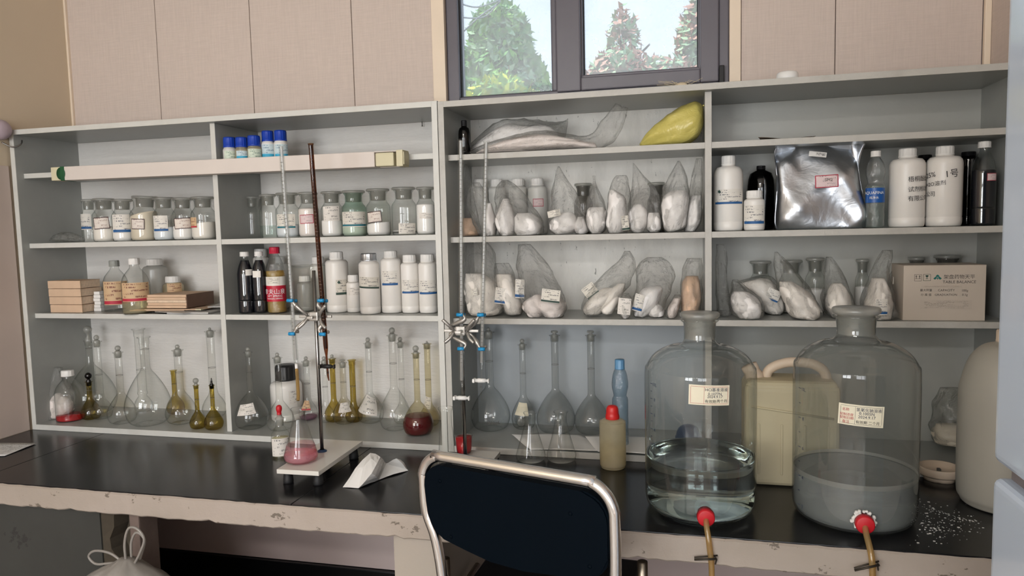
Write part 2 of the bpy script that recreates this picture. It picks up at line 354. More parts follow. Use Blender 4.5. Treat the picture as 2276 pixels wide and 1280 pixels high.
# ------------------------------------------------------------------ mesh helpers
def mesh(name, verts, faces, smooth=True, uv=None):
    me = bpy.data.meshes.new(name); me.from_pydata([tuple(v) for v in verts], [], faces)
    if smooth: me.polygons.foreach_set('use_smooth', [True]*len(me.polygons))
    if uv:
        l = me.uv_layers.new(name='uv')
        for lp in me.loops: l.data[lp.index].uv = uv[lp.vertex_index]
    me.update(); return me
def ob(name, me, mat=None, parent=None, label=None, loc=None, rot=None):
    o = bpy.data.objects.new(name, me); COL.objects.link(o)
    if mat and me and not me.materials: me.materials.append(MATS[mat] if isinstance(mat, str) else mat)
    if parent: o.parent = parent
    if loc is not None: o.location = loc
    if rot is not None: o.rotation_euler = rot
    if label: o['label'] = label
    return o
def thing(name, label, cat, loc=(0, 0, 0), rotz=0, group=None):
    o = bpy.data.objects.new(name, None); COL.objects.link(o); o.empty_display_size = 0.02
    o.location = loc; o.rotation_euler = (0, 0, rotz); o['label'] = label; o['category'] = cat
    if group: o['group'] = group
    return o
def tag(o, label, cat, group=None):
    o['label'] = label; o['category'] = cat
    if group: o['group'] = group
    return o
def struct(name, me, mat, parent=None, **k):
    o = ob(name, me, mat, parent, **k)
    if not parent: o['kind'] = 'structure'
    return o
def boxm(x0, x1, y0, y1, z0, z1, bev=0.0, seg=2):
    bm = bmesh.new(); bmesh.ops.create_cube(bm, size=1)
    for v in bm.verts: v.co = Vector(((x0+x1)/2 + v.co.x*(x1-x0), (y0+y1)/2 + v.co.y*(y1-y0), (z0+z1)/2 + v.co.z*(z1-z0)))
    if bev: bmesh.ops.bevel(bm, geom=list(bm.edges), offset=bev, segments=seg, affect='EDGES', profile=0.6)
    me = bpy.data.meshes.new('box'); bm.to_mesh(me); bm.free()
    return me
def joinm(*ms):
    bm = bmesh.new()
    for m in ms: bm.from_mesh(m)
    me = bpy.data.meshes.new('joined'); bm.to_mesh(me); bm.free(); return me
def lathe(prof, seg=36, wob=None):
    """profile [(r, z)] turned about z; r = 0 closes"""
    V, F, rings = [], [], []
    for r, z in prof:
        if r <= 1e-6: rings.append([len(V)]); V.append((0, 0, z))
        else:
            rings.append(list(range(len(V), len(V)+seg)))
            for i in range(seg):
                a = 2*PI*i/seg; k = 1 + (wob(i, z) if wob else 0)
                V.append((r*k*math.cos(a), r*k*math.sin(a), z))
    for A, B in zip(rings, rings[1:]):
        if len(A) == 1 and len(B) == 1: continue
        for i in range(seg):
            j = (i+1) % seg
            if len(A) == 1: F.append((A[0], B[j], B[i]))
            elif len(B) == 1: F.append((A[i], A[j], B[0]))
            else: F.append((A[i], A[j], B[j], B[i]))
    return mesh('lathe', V, F)
def smoothprof(pts, n=6):
    """Catmull-Rom through profile points"""
    out = []
    for i in range(len(pts)-1):
        p0 = pts[max(i-1, 0)]; p1 = pts[i]; p2 = pts[i+1]; p3 = pts[min(i+2, len(pts)-1)]
        for k in range(n):
            t = k/n
            out.append(tuple(max(0.0, 0.5*((2*p1[c]) + (-p0[c]+p2[c])*t + (2*p0[c]-5*p1[c]+4*p2[c]-p3[c])*t*t + (-p0[c]+3*p1[c]-3*p2[c]+p3[c])*t**3)) if c == 0 else
                             0.5*((2*p1[c]) + (-p0[c]+p2[c])*t + (2*p0[c]-5*p1[c]+4*p2[c]-p3[c])*t*t + (-p0[c]+3*p1[c]-3*p2[c]+p3[c])*t**3) for c in (0, 1)))
    out.append(pts[-1]); return out
def tube(pts, r, seg=10, closed=False, caps=True):
    pts = [Vector(p) for p in pts]; n = len(pts); V, F = [], []
    rs = r if isinstance(r, (list, tuple)) else [r]*n
    up = Vector((0, 0, 1)); prev = None
    for i, p in enumerate(pts):
        d = (pts[(i+1) % n] if (closed or i < n-1) else p) - (pts[i-1] if (closed or i > 0) else p)
        d.normalize()
        a = prev if prev is not None else (up if abs(d.z) < 0.9 else Vector((1, 0, 0)))
        a = a - d*a.dot(d)
        if a.length < 1e-6: a = d.orthogonal()
        a.normalize(); b = d.cross(a); prev = a
        for k in range(seg):
            t = 2*PI*k/seg; V.append(p + (a*math.cos(t) + b*math.sin(t))*rs[i])
    for i in range(n if closed else n-1):
        j = (i+1) % n
        for k in range(seg): F.append((i*seg+k, i*seg+(k+1) % seg, j*seg+(k+1) % seg, j*seg+k))
    if caps and not closed:
        F.append(tuple(range(seg-1, -1, -1))); F.append(tuple((n-1)*seg+k for k in range(seg)))
    return mesh('tube', V, F)
def curve(pts, n=8):
    pts = [Vector(p) for p in pts]; out = []
    for i in range(len(pts)-1):
        p0 = pts[max(i-1, 0)]; p1 = pts[i]; p2 = pts[i+1]; p3 = pts[min(i+2, len(pts)-1)]
        for k in range(n):
            t = k/n
            out.append(0.5*((2*p1) + (p2-p0)*t + (2*p0-5*p1+4*p2-p3)*t*t + (3*p1-p0-3*p2+p3)*t**3))
    out.append(pts[-1]); return out
def loft(rows, n=28, ex=2.3, rip=0.0, seed=0, ripk=3, sharp=False):
    """rows: (xl, zl, xr, zr, depth, yc); rings are superellipses between the two silhouette points"""
    rnd = random.Random(seed); ph = [rnd.uniform(0, 6.28) for _ in range(8)]
    R2 = []
    for i in range(len(rows)-1):          # refine rows smoothly
        p0 = rows[max(i-1, 0)]; p1 = rows[i]; p2 = rows[i+1]; p3 = rows[min(i+2, len(rows)-1)]
        for k in range(4):
            t = k/4
            R2.append([0.5*((2*b) + (-a+c)*t + (2*a-5*b+4*c-d)*t*t + (-a+3*b-3*c+d)*t**3) if not sharp else b+(c-b)*t for a, b, c, d in zip(p0, p1, p2, p3)])
    R2.append(list(rows[-1]))
    V, F = [], []; m = len(R2)
    for i, (xl, zl, xr, zr, d, yc) in enumerate(R2):
        c = Vector(((xl+xr)/2, yc, (zl+zr)/2)); h = Vector(((xr-xl)/2, 0, (zr-zl)/2)); d = max(d, 0.0012)
        s = i/(m-1)
        for k in range(n):
            a = 2*PI*k/n; ca, sa = math.cos(a), math.sin(a)
            q = 1.0 + rip*(math.sin(ripk*a+ph[0]+5*s) + math.sin((ripk*2+1)*a+ph[1]-9*s)*0.7 + math.sin((ripk*3+2)*a+ph[2]+16*s)*0.5 + math.sin(2*a+ph[3]+21*s)*0.5)
            e = 2/ex
            u = math.copysign(abs(ca)**e, ca); v = math.copysign(abs(sa)**e, sa)
            P = c + h*(u*(1+(q-1)*0.35)) + Vector((0, v*d*q, 0))
            if rip:
                w1 = abs(math.sin(61*P.x+43*P.z+ph[4])); w2 = abs(math.sin(97*P.z-71*P.x+29*P.y+ph[5])); w3 = abs(math.sin(150*P.x+33*P.z+ph[6]))
                k_ = rip*0.9*min(1, 4*s, 4*(1-s))
                P += (P-c)*(k_*(1.2-w1-w2*0.8-w3*0.5))*0.6
            V.append(P)
    for i in range(m-1):
        for k in range(n): F.append((i*n+k, i*n+(k+1) % n, (i+1)*n+(k+1) % n, (i+1)*n+k))
    a = len(V); V.append(sum((V[k] for k in range(n)), Vector())/n); b = len(V); V.append(sum((V[(m-1)*n+k] for k in range(n)), Vector())/n)
    for k in range(n):
        F.append((a, (k+1) % n, k)); F.append((b, (m-1)*n+k, (m-1)*n+(k+1) % n))
    return mesh('loft', V, F)
def patch(R, w, h, zc, ang=0.0, tilt=0.0, nu=10, nv=4, off=0.0008, R2=None):
    """a label wrapped on a cylinder (or cone, R at zc-h/2 to R2 at zc+h/2); ang 0 faces -y"""
    V, F, U = [], [], []; ct, st = math.cos(tilt), math.sin(tilt)
    for j in range(nv+1):
        for i in range(nu+1):
            u, v = (i/nu-0.5)*w, (j/nv-0.5)*h
            uu, vv = u*ct - v*st, u*st + v*ct
            rr = (R if R2 is None else max(R + (R2-R)*(vv/h+0.5), 0.004)) + off
            a = ang + uu/(rr if R2 is None else (R+R2)/2)
            V.append((rr*math.sin(a), -rr*math.cos(a), zc+vv)); U.append((i/nu, j/nv))
    for j in range(nv):
        for i in range(nu):
            q = j*(nu+1)+i; F.append((q, q+1, q+nu+2, q+nu+1))
    return mesh('label', V, F, True, U)
def sheet(c, w, h, tilt=0.0, bulge=0.003, nu=6, nv=3, lean=0.0):
    """a small flat label standing in x-z facing -y at c"""
    V, F, U = [], [], []; ct, st = math.cos(tilt), math.sin(tilt)
    for j in range(nv+1):
        for i in range(nu+1):
            u, v = (i/nu-0.5), (j/nv-0.5)
            uu, vv = u*w*ct - v*h*st, u*w*st + v*h*ct
            V.append((c[0]+uu, c[1] + bulge*4*(u*u+v*v*0.5) + lean*vv, c[2]+vv)); U.append((i/nu, j/nv))
    for j in range(nv):
        for i in range(nu):
            q = j*(nu+1)+i; F.append((q, q+1, q+nu+2, q+nu+1))
    return mesh('label', V, F, True, U)
def textmesh(s, size, align='CENTER'):
    cu = bpy.data.curves.new('t', 'FONT'); cu.body = s; cu.size = size; cu.align_x = align; cu.align_y = 'CENTER'; cu.resolution_u = 2; cu.fill_mode = 'FRONT'
    o = bpy.data.objects.new('t', cu); COL.objects.link(o)
    dg = bpy.context.evaluated_depsgraph_get(); me = bpy.data.meshes.new_from_object(o.evaluated_get(dg))
    bpy.data.objects.remove(o); bpy.data.curves.remove(cu); me.materials.clear(); return me
def flattext(s, size, c, mat, parent, name='lettering', tilt=0.0, align='CENTER', ny=-1):
    me = textmesh(s, size, align); ct, st = math.cos(tilt), math.sin(tilt)
    for v in me.vertices:
        x, y = v.co.x, v.co.y; v.co = Vector((c[0] + x*ct - y*st, c[1], c[2] + x*st + y*ct))
    return ob(name, me, mat, parent)
def cyltext(s, size, R, zc, ang, mat, parent, name='lettering', tilt=0.0, off=0.0016):
    me = textmesh(s, size); ct, st = math.cos(tilt), math.sin(tilt); rr = R+off
    for v in me.vertices:
        x, y = v.co.x*ct - v.co.y*st, v.co.x*st + v.co.y*ct; a = ang + x/rr
        v.co = Vector((rr*math.sin(a), -rr*math.cos(a), zc+y))
    return ob(name, me, mat, parent)
CAMXY = (0.0, -2.0)
def face_angle(x, y):
    """angle on a bottle that faces the aisle where a person would read it"""
    return math.atan2(CAMXY[0]-x, y-CAMXY[1])

# ------------------------------------------------------------------ vessel builders
def capmesh(r, h, ribs=40, z0=0.0):
    p = [(0, z0), (r*0.98, z0), (r*1.0, z0+h*0.12), (r*0.97, z0+h*0.16), (r*0.97, z0+h*0.86), (r*0.90, z0+h), (0, z0+h)]
    return lathe(p, ribs*2, lambda i, z: (-0.05 if i % 4 < 2 else 0) if (z0+h*0.13 < z < z0+h*0.9) else 0)
def jar(x, y, z, R, H, label, group, fill=0.4, pmat='powder_white', lab=None, glass='glass_clear', slant=0.0, liq=None, tiltst=0.0):
    """wide-mouth reagent jar with a ground flat-topped glass stopper"""
    t = thing('reagent_jar', label, 'jar', (x, y, z), 0, group)
    hb = H*0.955; rn = R*0.70
    body = [(0, 0.0), (R*0.86, 0), (R*0.97, 0.004), (R, 0.012), (R, hb*0.60), (R*0.985, hb*0.645), (R*0.90, hb*0.695), (R*0.78, hb*0.735), (rn, hb*0.77), (rn*0.97, hb*0.80), (rn*0.98, hb*0.93), (rn*1.12, hb*0.97), (rn*1.14, hb*0.985), (rn*1.05, hb)]
    ob('body', lathe(body, 40), glass, t)
    st = [(0, hb*0.79), (rn*0.86, hb*0.79), (rn*0.93, hb*0.985), (R*0.90, hb*0.992), (R*0.95, hb*1.005), (R*0.95, H*0.985), (R*0.88, H), (R*0.3, H*0.997), (0, H*0.996)]
    ob('stopper', lathe(st, 36), 'glass_frosted', t, rot=(0, tiltst, 0) if tiltst else None)
    if fill:
        zf = hb*fill; ri = R*0.965
        me = lathe([(0, 0.003), (ri*0.9, 0.003), (ri, 0.012), (ri, zf-0.003), (ri*0.97, zf), (ri*0.5, zf+0.002), (0, zf+0.004)], 32)
        if slant:
            for v in me.vertices:
                if v.co.z > 0.014: v.co.z += v.co.x*slant
        ob('powder', me, pmat, t)
    if liq:
        zf = hb*liq[1]; ri = R*0.965
        ob('liquid', lathe([(0, 0.003), (ri*0.9, 0.003), (ri, 0.012), (ri, zf), (0, zf)], 32), liq[0], t)
    for (mat, w, h, zc, ang, tilt) in (lab or []):
        ob('paper_label', patch(R, w, h, zc, face_angle(x, y)+ang, tilt), mat, t)
    return t
def plastic_bottle(x, y, z, R, H, label, group, capr=0.55, caph=0.13, mat='hdpe_white', cap='cap_white', lab=None, shoulder=0.12, name='plastic_bottle', round_=0.6, cat='bottle'):
    t = thing(name, label, cat, (x, y, z), 0, group)
    hb = H*(1-caph); zs = hb - R*shoulder*3.2; rc = R*capr
    body = [(0, 0.004), (R*0.8, 0.002), (R*0.9, 0), (R*0.975, 0.004), (R, 0.012), (R, H*0.11), (R*0.985, H*0.115), (R*0.985, H*0.125), (R, H*0.13), (R, zs), (R*0.985, zs+(hb-zs)*0.25), (R*0.93, zs+(hb-zs)*0.55), (R*0.80, zs+(hb-zs)*0.82), (rc*1.02, hb-0.002), (rc*0.92, hb), (rc*0.92, hb+0.006), (0, hb+0.006)]
    ob('body', lathe(body, 40), mat, t)
    ob('cap', capmesh(rc, H*caph-0.001, 30, hb+0.001), cap, t)
    for (m, w, h, zc, ang, tilt) in (lab or []):
        ob('paper_label', patch(R, w, h, zc, face_angle(x, y)+ang, tilt), m, t)
    return t
def flask(x, y, z, R, hb, rn, hl, ht, label, group, glass='glass_flask', stop='ball', lab=None, liq=None, stglass=None, flat=0.62, name='volumetric_flask'):
    """pear-bodied volumetric flask: R bulb radius, hb bulb height, rn neck radius, hl lip height, ht stopper top"""
    t = thing(name, label, 'flask', (x, y, z), 0, group)
    pr = smoothprof([(R*flat, 0.0), (R*0.86, hb*0.07), (R*0.985, hb*0.22), (R, hb*0.34), (R*0.93, hb*0.48), (R*0.74, hb*0.66), (R*0.46, hb*0.85), (max(rn*1.15, R*0.2), hb*0.98), (rn, hb*1.10)], 4)
    hn = hl - rn*1.9
    pr = [(0, 0.004), (R*flat*0.9, 0.001)] + pr + [(rn, hb*1.3), (rn, (hb*1.3+hn)/2), (rn, hn), (rn*1.12, hn+rn*0.3), (rn*1.15, hl-rn*0.3), (rn*1.5, hl-rn*0.12), (rn*1.52, hl), (rn*1.2, hl)]
    ob('body', lathe(pr, 40), glass, t)
    zm = hb*1.3 + (hn-hb*1.3)*0.35
    ob('graduation_ring', lathe([(rn*1.01, zm), (rn*1.06, zm+0.0006), (rn*1.01, zm+0.0012)], 24), 'ink_grey', t)
    if stop:
        h = max(ht-hl, 0.006); sg = stglass or 'glass_frosted'
        ps = [(0, hl-rn*1.7), (rn*0.86, hl-rn*1.7), (rn*1.02, hl), (rn*0.9, hl+h*0.12), (rn*0.45, hl+h*0.3)]
        if stop == 'ball':
            rb = min(h*0.40, rn*1.35); c = ht-rb
            ps += [(rb*math.sin(PI*(0.86-0.86*k/8)), c-rb*math.cos(PI*(0.14+0.86*k/8))) for k in range(9)]
            ps[-1] = (0, ht)
        elif stop == 'point': ps += [(rn*0.55, hl+h*0.4), (rn*0.3, hl+h*0.75), (rn*0.15, ht), (0, ht)]
        else: ps += [(rn*0.5, hl+h*0.5), (rn*0.95, hl+h*0.6), (rn*0.95, ht-0.001), (0, ht)]
        ob('stopper', lathe(ps, 24), sg, t)
    if liq:
        lm, zl = liq; pl = [(0, 0.006)]
        for r, zz in pr[1:]:
            if zz > zl: break
            pl.append((max(r-0.0015, 0), max(zz, 0.004)))
        rl = pl[-1][0]; pl += [(rl*0.99, zl), (0, zl)]
        ob('liquid', lathe(pl, 40), lm, t)
    for (m, w, h, zc, ang, tilt) in (lab or []):
        def rad(q):
            for (r0_, z0_), (r1_, z1_) in zip(pr[2:], pr[3:]):
                if z0_ <= q <= z1_ and z1_ > z0_: return r0_+(r1_-r0_)*(q-z0_)/(z1_-z0_)
            return R*0.5
        ra, rb = rad(zc-h/2), rad(zc+h/2)
        V = patch(ra, min(w, 1.5*(ra+rb)), h, zc, face_angle(x, y)+ang, tilt, off=0.0012, R2=rb)
        ob('paper_label', V, m, t)
    return t
def erlenmeyer(x, y, z, R, H, rm, label, group=None, liq=None, extra=None):
    t = thing('conical_flask', label, 'flask', (x, y, z), 0, group)
    pr = [(0, 0.003), (R*0.85, 0.001), (R*0.97, 0.006), (R, 0.016), (R*0.96, H*0.16), (R*0.62, H*0.50), (rm*1.05, H*0.72), (rm*0.9, H*0.80), (rm*0.88, H*0.93), (rm*0.95, H*0.965), (rm*1.12, H*0.985), (rm*1.12, H), (rm*1.0, H)]
    ob('body', lathe(pr, 40), 'glass_flask', t)
    if liq:
        lm, zl, film, zf = liq
        ob('liquid', lathe([(0, 0.005), (R*0.84, 0.004), (R*0.955, 0.009), (R*0.985, 0.018), (R*0.985 - (R*0.4)*(zl-0.016)/(H*0.5), zl), (0, zl)], 40), lm, t)
        if film:
            def rr(q): return R*0.97 - R*0.36*(q-0.016)/(H*0.48)
            ob('liquid_film', lathe([(rr(zl+0.001), zl+0.001), (rr((zl+zf)/2), (zl+zf)/2), (rr(zf), zf)], 40), film, t)
    return t

# ------------------------------------------------------------------ DATA (metres; x along the shelves, y into the wall, z up)
SHL = (1.6951, 1.4541, 1.209)
SHR = (1.6869, 1.4452, 1.202)
JARS = [{'x': -2.1287, 'y': 0.2, 'z': 1.4545, 'R': 0.0264, 'H': 0.1556, 'label': 'empty clear glass jar with narrow white label at the back left of its row', 'group': 'powder jars in the left compartment', 'fill': 0, 'pmat': 'powder_white', 'lab': [('label_blueband', 0.0792, 0.0573, 0.0733, -1.2532, 0.0)]},
 {'x': -1.9537, 'y': 0.085, 'z': 1.4545, 'R': 0.0384, 'H': 0.1481, 'label': 'glass powder jar with black-bordered label, leftmost of the front six beside clear scraps', 'group': 'powder jars in the left compartment', 'fill': 0.36, 'pmat': 'powder_cream', 'lab': [('label_darkborder', 0.0534, 0.0402, 0.0637, -0.3183, 0.06)]},
 {'x': -1.8778, 'y': 0.085, 'z': 1.4545, 'R': 0.0356, 'H': 0.1436, 'label': 'glass powder jar fronted by a wide white label with dark blue band, left compartment', 'group': 'powder jars in the left compartment', 'fill': 0.3, 'pmat': 'powder_white', 'lab': [('label_blueband', 0.0809, 0.063, 0.0593, 0.0316, 0.0)]},
 {'x': -1.7981, 'y': 0.09, 'z': 1.4545, 'R': 0.0436, 'H': 0.1519, 'label': 'glass jar of cream powder with tilted stopper and dark-bordered label', 'group': 'powder jars in the left compartment', 'fill': 0.62, 'pmat': 'powder_tan', 'lab': [('label_darkborder', 0.047, 0.0355, 0.0571, -0.5159, -0.05)], 'slant': 0.25, 'tiltst': 0.06},
 {'x': -1.7124, 'y': 0.085, 'z': 1.4545, 'R': 0.0363, 'H': 0.1443, 'label': 'glass powder jar with half-width white label with blue band right of the tilted stopper', 'group': 'powder jars in the left compartment', 'fill': 0.3, 'pmat': 'powder_blueish', 'lab': [('label_blueband', 0.0512, 0.0542, 0.0557, -0.4295, 0.0)], 'slant': 0.12},
 {'x': -1.6381, 'y': 0.085, 'z': 1.4545, 'R': 0.0353, 'H': 0.1404, 'label': 'glass powder jar with cream tilted label, second from the partition', 'group': 'powder jars in the left compartment', 'fill': 0.36, 'pmat': 'powder_white', 'lab': [('label_darkborder', 0.0571, 0.0361, 0.0552, -0.1113, 0.05)], 'slant': 0.15},
 {'x': -1.5602, 'y': 0.085, 'z': 1.4545, 'R': 0.0394, 'H': 0.1415, 'label': 'glass powder jar without clear label, hard against the left unit partition', 'group': 'powder jars in the left compartment', 'fill': 0.4, 'pmat': 'powder_cream', 'lab': [('label_tan', 0.0535, 0.034, 0.0563, -1.2532, 0.0)], 'slant': 0.12},
 {'x': -1.4537, 'y': 0.205, 'z': 1.4545, 'R': 0.0294, 'H': 0.1432, 'label': 'empty clear jar at the back left of the jar row behind the others', 'group': 'powder jars in the right compartment of the left unit', 'fill': 0, 'pmat': 'powder_white', 'lab': []},
 {'x': -1.3267, 'y': 0.1, 'z': 1.4545, 'R': 0.0285, 'H': 0.1424, 'label': 'clear glass jar part filled with colourless liquid, leftmost front jar right of the partition', 'group': 'powder jars in the right compartment of the left unit', 'fill': 0, 'pmat': 'powder_white', 'lab': [], 'liq': ('liquid_clear', 0.3)},
 {'x': -1.2563, 'y': 0.1, 'z': 1.4545, 'R': 0.0381, 'H': 0.1444, 'label': 'glass powder jar with teal banded label behind the clear burette', 'group': 'powder jars in the right compartment of the left unit', 'fill': 0.3, 'pmat': 'powder_blueish', 'lab': [('label_tealband', 0.0643, 0.0465, 0.0518, -0.2297, 0.0)]},
 {'x': -1.1814, 'y': 0.1, 'z': 1.4545, 'R': 0.0332, 'H': 0.1438, 'label': 'glass jar filled with pinkish powder behind the brown burette', 'group': 'powder jars in the right compartment of the left unit', 'fill': 0.66, 'pmat': 'powder_pink', 'lab': [('label_redborder', 0.0462, 0.0285, 0.0578, -0.2388, 0.04)]},
 {'x': -1.0982, 'y': 0.1, 'z': 1.4545, 'R': 0.0353, 'H': 0.1432, 'label': 'glass powder jar with torn white label just right of the brown burette', 'group': 'powder jars in the right compartment of the left unit', 'fill': 0.38, 'pmat': 'powder_white', 'lab': [('label_hand', 0.0545, 0.0465, 0.0725, -0.0993, 0.03)]},
 {'x': -1.0218, 'y': 0.1, 'z': 1.4545, 'R': 0.039, 'H': 0.1434, 'label': 'greenish glass powder jar with wide teal banded label', 'group': 'powder jars in the right compartment of the left unit', 'fill': 0.24, 'pmat': 'powder_pink', 'lab': [('label_tealband', 0.0884, 0.0473, 0.0528, -0.0448, 0.0)], 'glass': 'glass_green'},
 {'x': -0.9339, 'y': 0.09, 'z': 1.4545, 'R': 0.0381, 'H': 0.1455, 'label': 'glass powder jar with small tilted black-bordered label right of the greenish jar', 'group': 'powder jars in the right compartment of the left unit', 'fill': 0.28, 'pmat': 'powder_white', 'lab': [('label_darkborder', 0.0498, 0.0344, 0.0578, -0.4066, 0.1)], 'slant': 0.1, 'glass': 'glass_clear'},
 {'x': -0.852, 'y': 0.1, 'z': 1.4545, 'R': 0.0391, 'H': 0.1477, 'label': 'clear empty-looking wide glass jar with a gridded paper at its foot', 'group': 'powder jars in the right compartment of the left unit', 'fill': 0.1, 'pmat': 'powder_white', 'lab': [('table_print', 0.0577, 0.0323, 0.02, 0.2415, 0.0)]},
 {'x': -0.7806, 'y': 0.1, 'z': 1.4545, 'R': 0.0298, 'H': 0.146, 'label': 'glass jar of white powder hard against the right end of the left unit', 'group': 'powder jars in the right compartment of the left unit', 'fill': 0.66, 'pmat': 'powder_white', 'lab': [('label_hand', 0.0464, 0.0175, 0.057, 0.0422, -0.06)]},
 {'x': -0.3058, 'y': 0.215, 'z': 1.4456, 'R': 0.0289, 'H': 0.1545, 'label': 'grey glass jar with dark lid behind the bags, middle of the upper bag shelf', 'group': 'jars behind the bagged powders', 'fill': 0.2, 'pmat': 'powder_tan', 'lab': [], 'glass': 'glass_smoke'},
 {'x': -0.0844, 'y': 0.215, 'z': 1.4456, 'R': 0.0276, 'H': 0.1489, 'label': 'grey glass jar with dark lid behind the bags, third shelf right of centre', 'group': 'jars behind the bagged powders', 'fill': 0.2, 'pmat': 'powder_tan', 'lab': [], 'glass': 'glass_smoke'},
 {'x': 0.215, 'y': 0.215, 'z': 1.2024, 'R': 0.0323, 'H': 0.1523, 'label': 'glass jar with flat stopper behind the leftmost lying bags of the lowest shelf', 'group': 'jars behind the bagged powders', 'fill': 0.4, 'pmat': 'powder_cream', 'lab': []},
 {'x': 0.2999, 'y': 0.215, 'z': 1.2024, 'R': 0.0329, 'H': 0.1539, 'label': 'glass jar half hidden behind the tall clear bag on the lowest shelf', 'group': 'jars behind the bagged powders', 'fill': 0.35, 'pmat': 'powder_cream', 'lab': []},
 {'x': 0.3655, 'y': 0.215, 'z': 1.2024, 'R': 0.027, 'H': 0.1596, 'label': 'clear jar of white powder between two clear bags on the lowest shelf', 'group': 'jars behind the bagged powders', 'fill': 0.45, 'pmat': 'powder_white', 'lab': []},
 {'x': 0.4933, 'y': 0.225, 'z': 1.2024, 'R': 0.0187, 'H': 0.1535, 'label': 'glass jar seen between upright bags left of the printed carton', 'group': 'jars behind the bagged powders', 'fill': 0.5, 'pmat': 'powder_white', 'lab': []},
 {'x': 0.6328, 'y': 0.222, 'z': 1.2024, 'R': 0.0226, 'H': 0.157, 'label': 'dark stoppered jar peeping above the left corner of the printed carton', 'group': 'jars behind the bagged powders', 'fill': 0.2, 'pmat': 'powder_tan', 'lab': [], 'glass': 'glass_smoke'},
 {'x': 0.7098, 'y': 0.221, 'z': 1.2024, 'R': 0.0356, 'H': 0.1622, 'label': 'dark stoppered jar peeping above the middle of the printed carton', 'group': 'jars behind the bagged powders', 'fill': 0.2, 'pmat': 'powder_tan', 'lab': [], 'glass': 'glass_smoke'}]
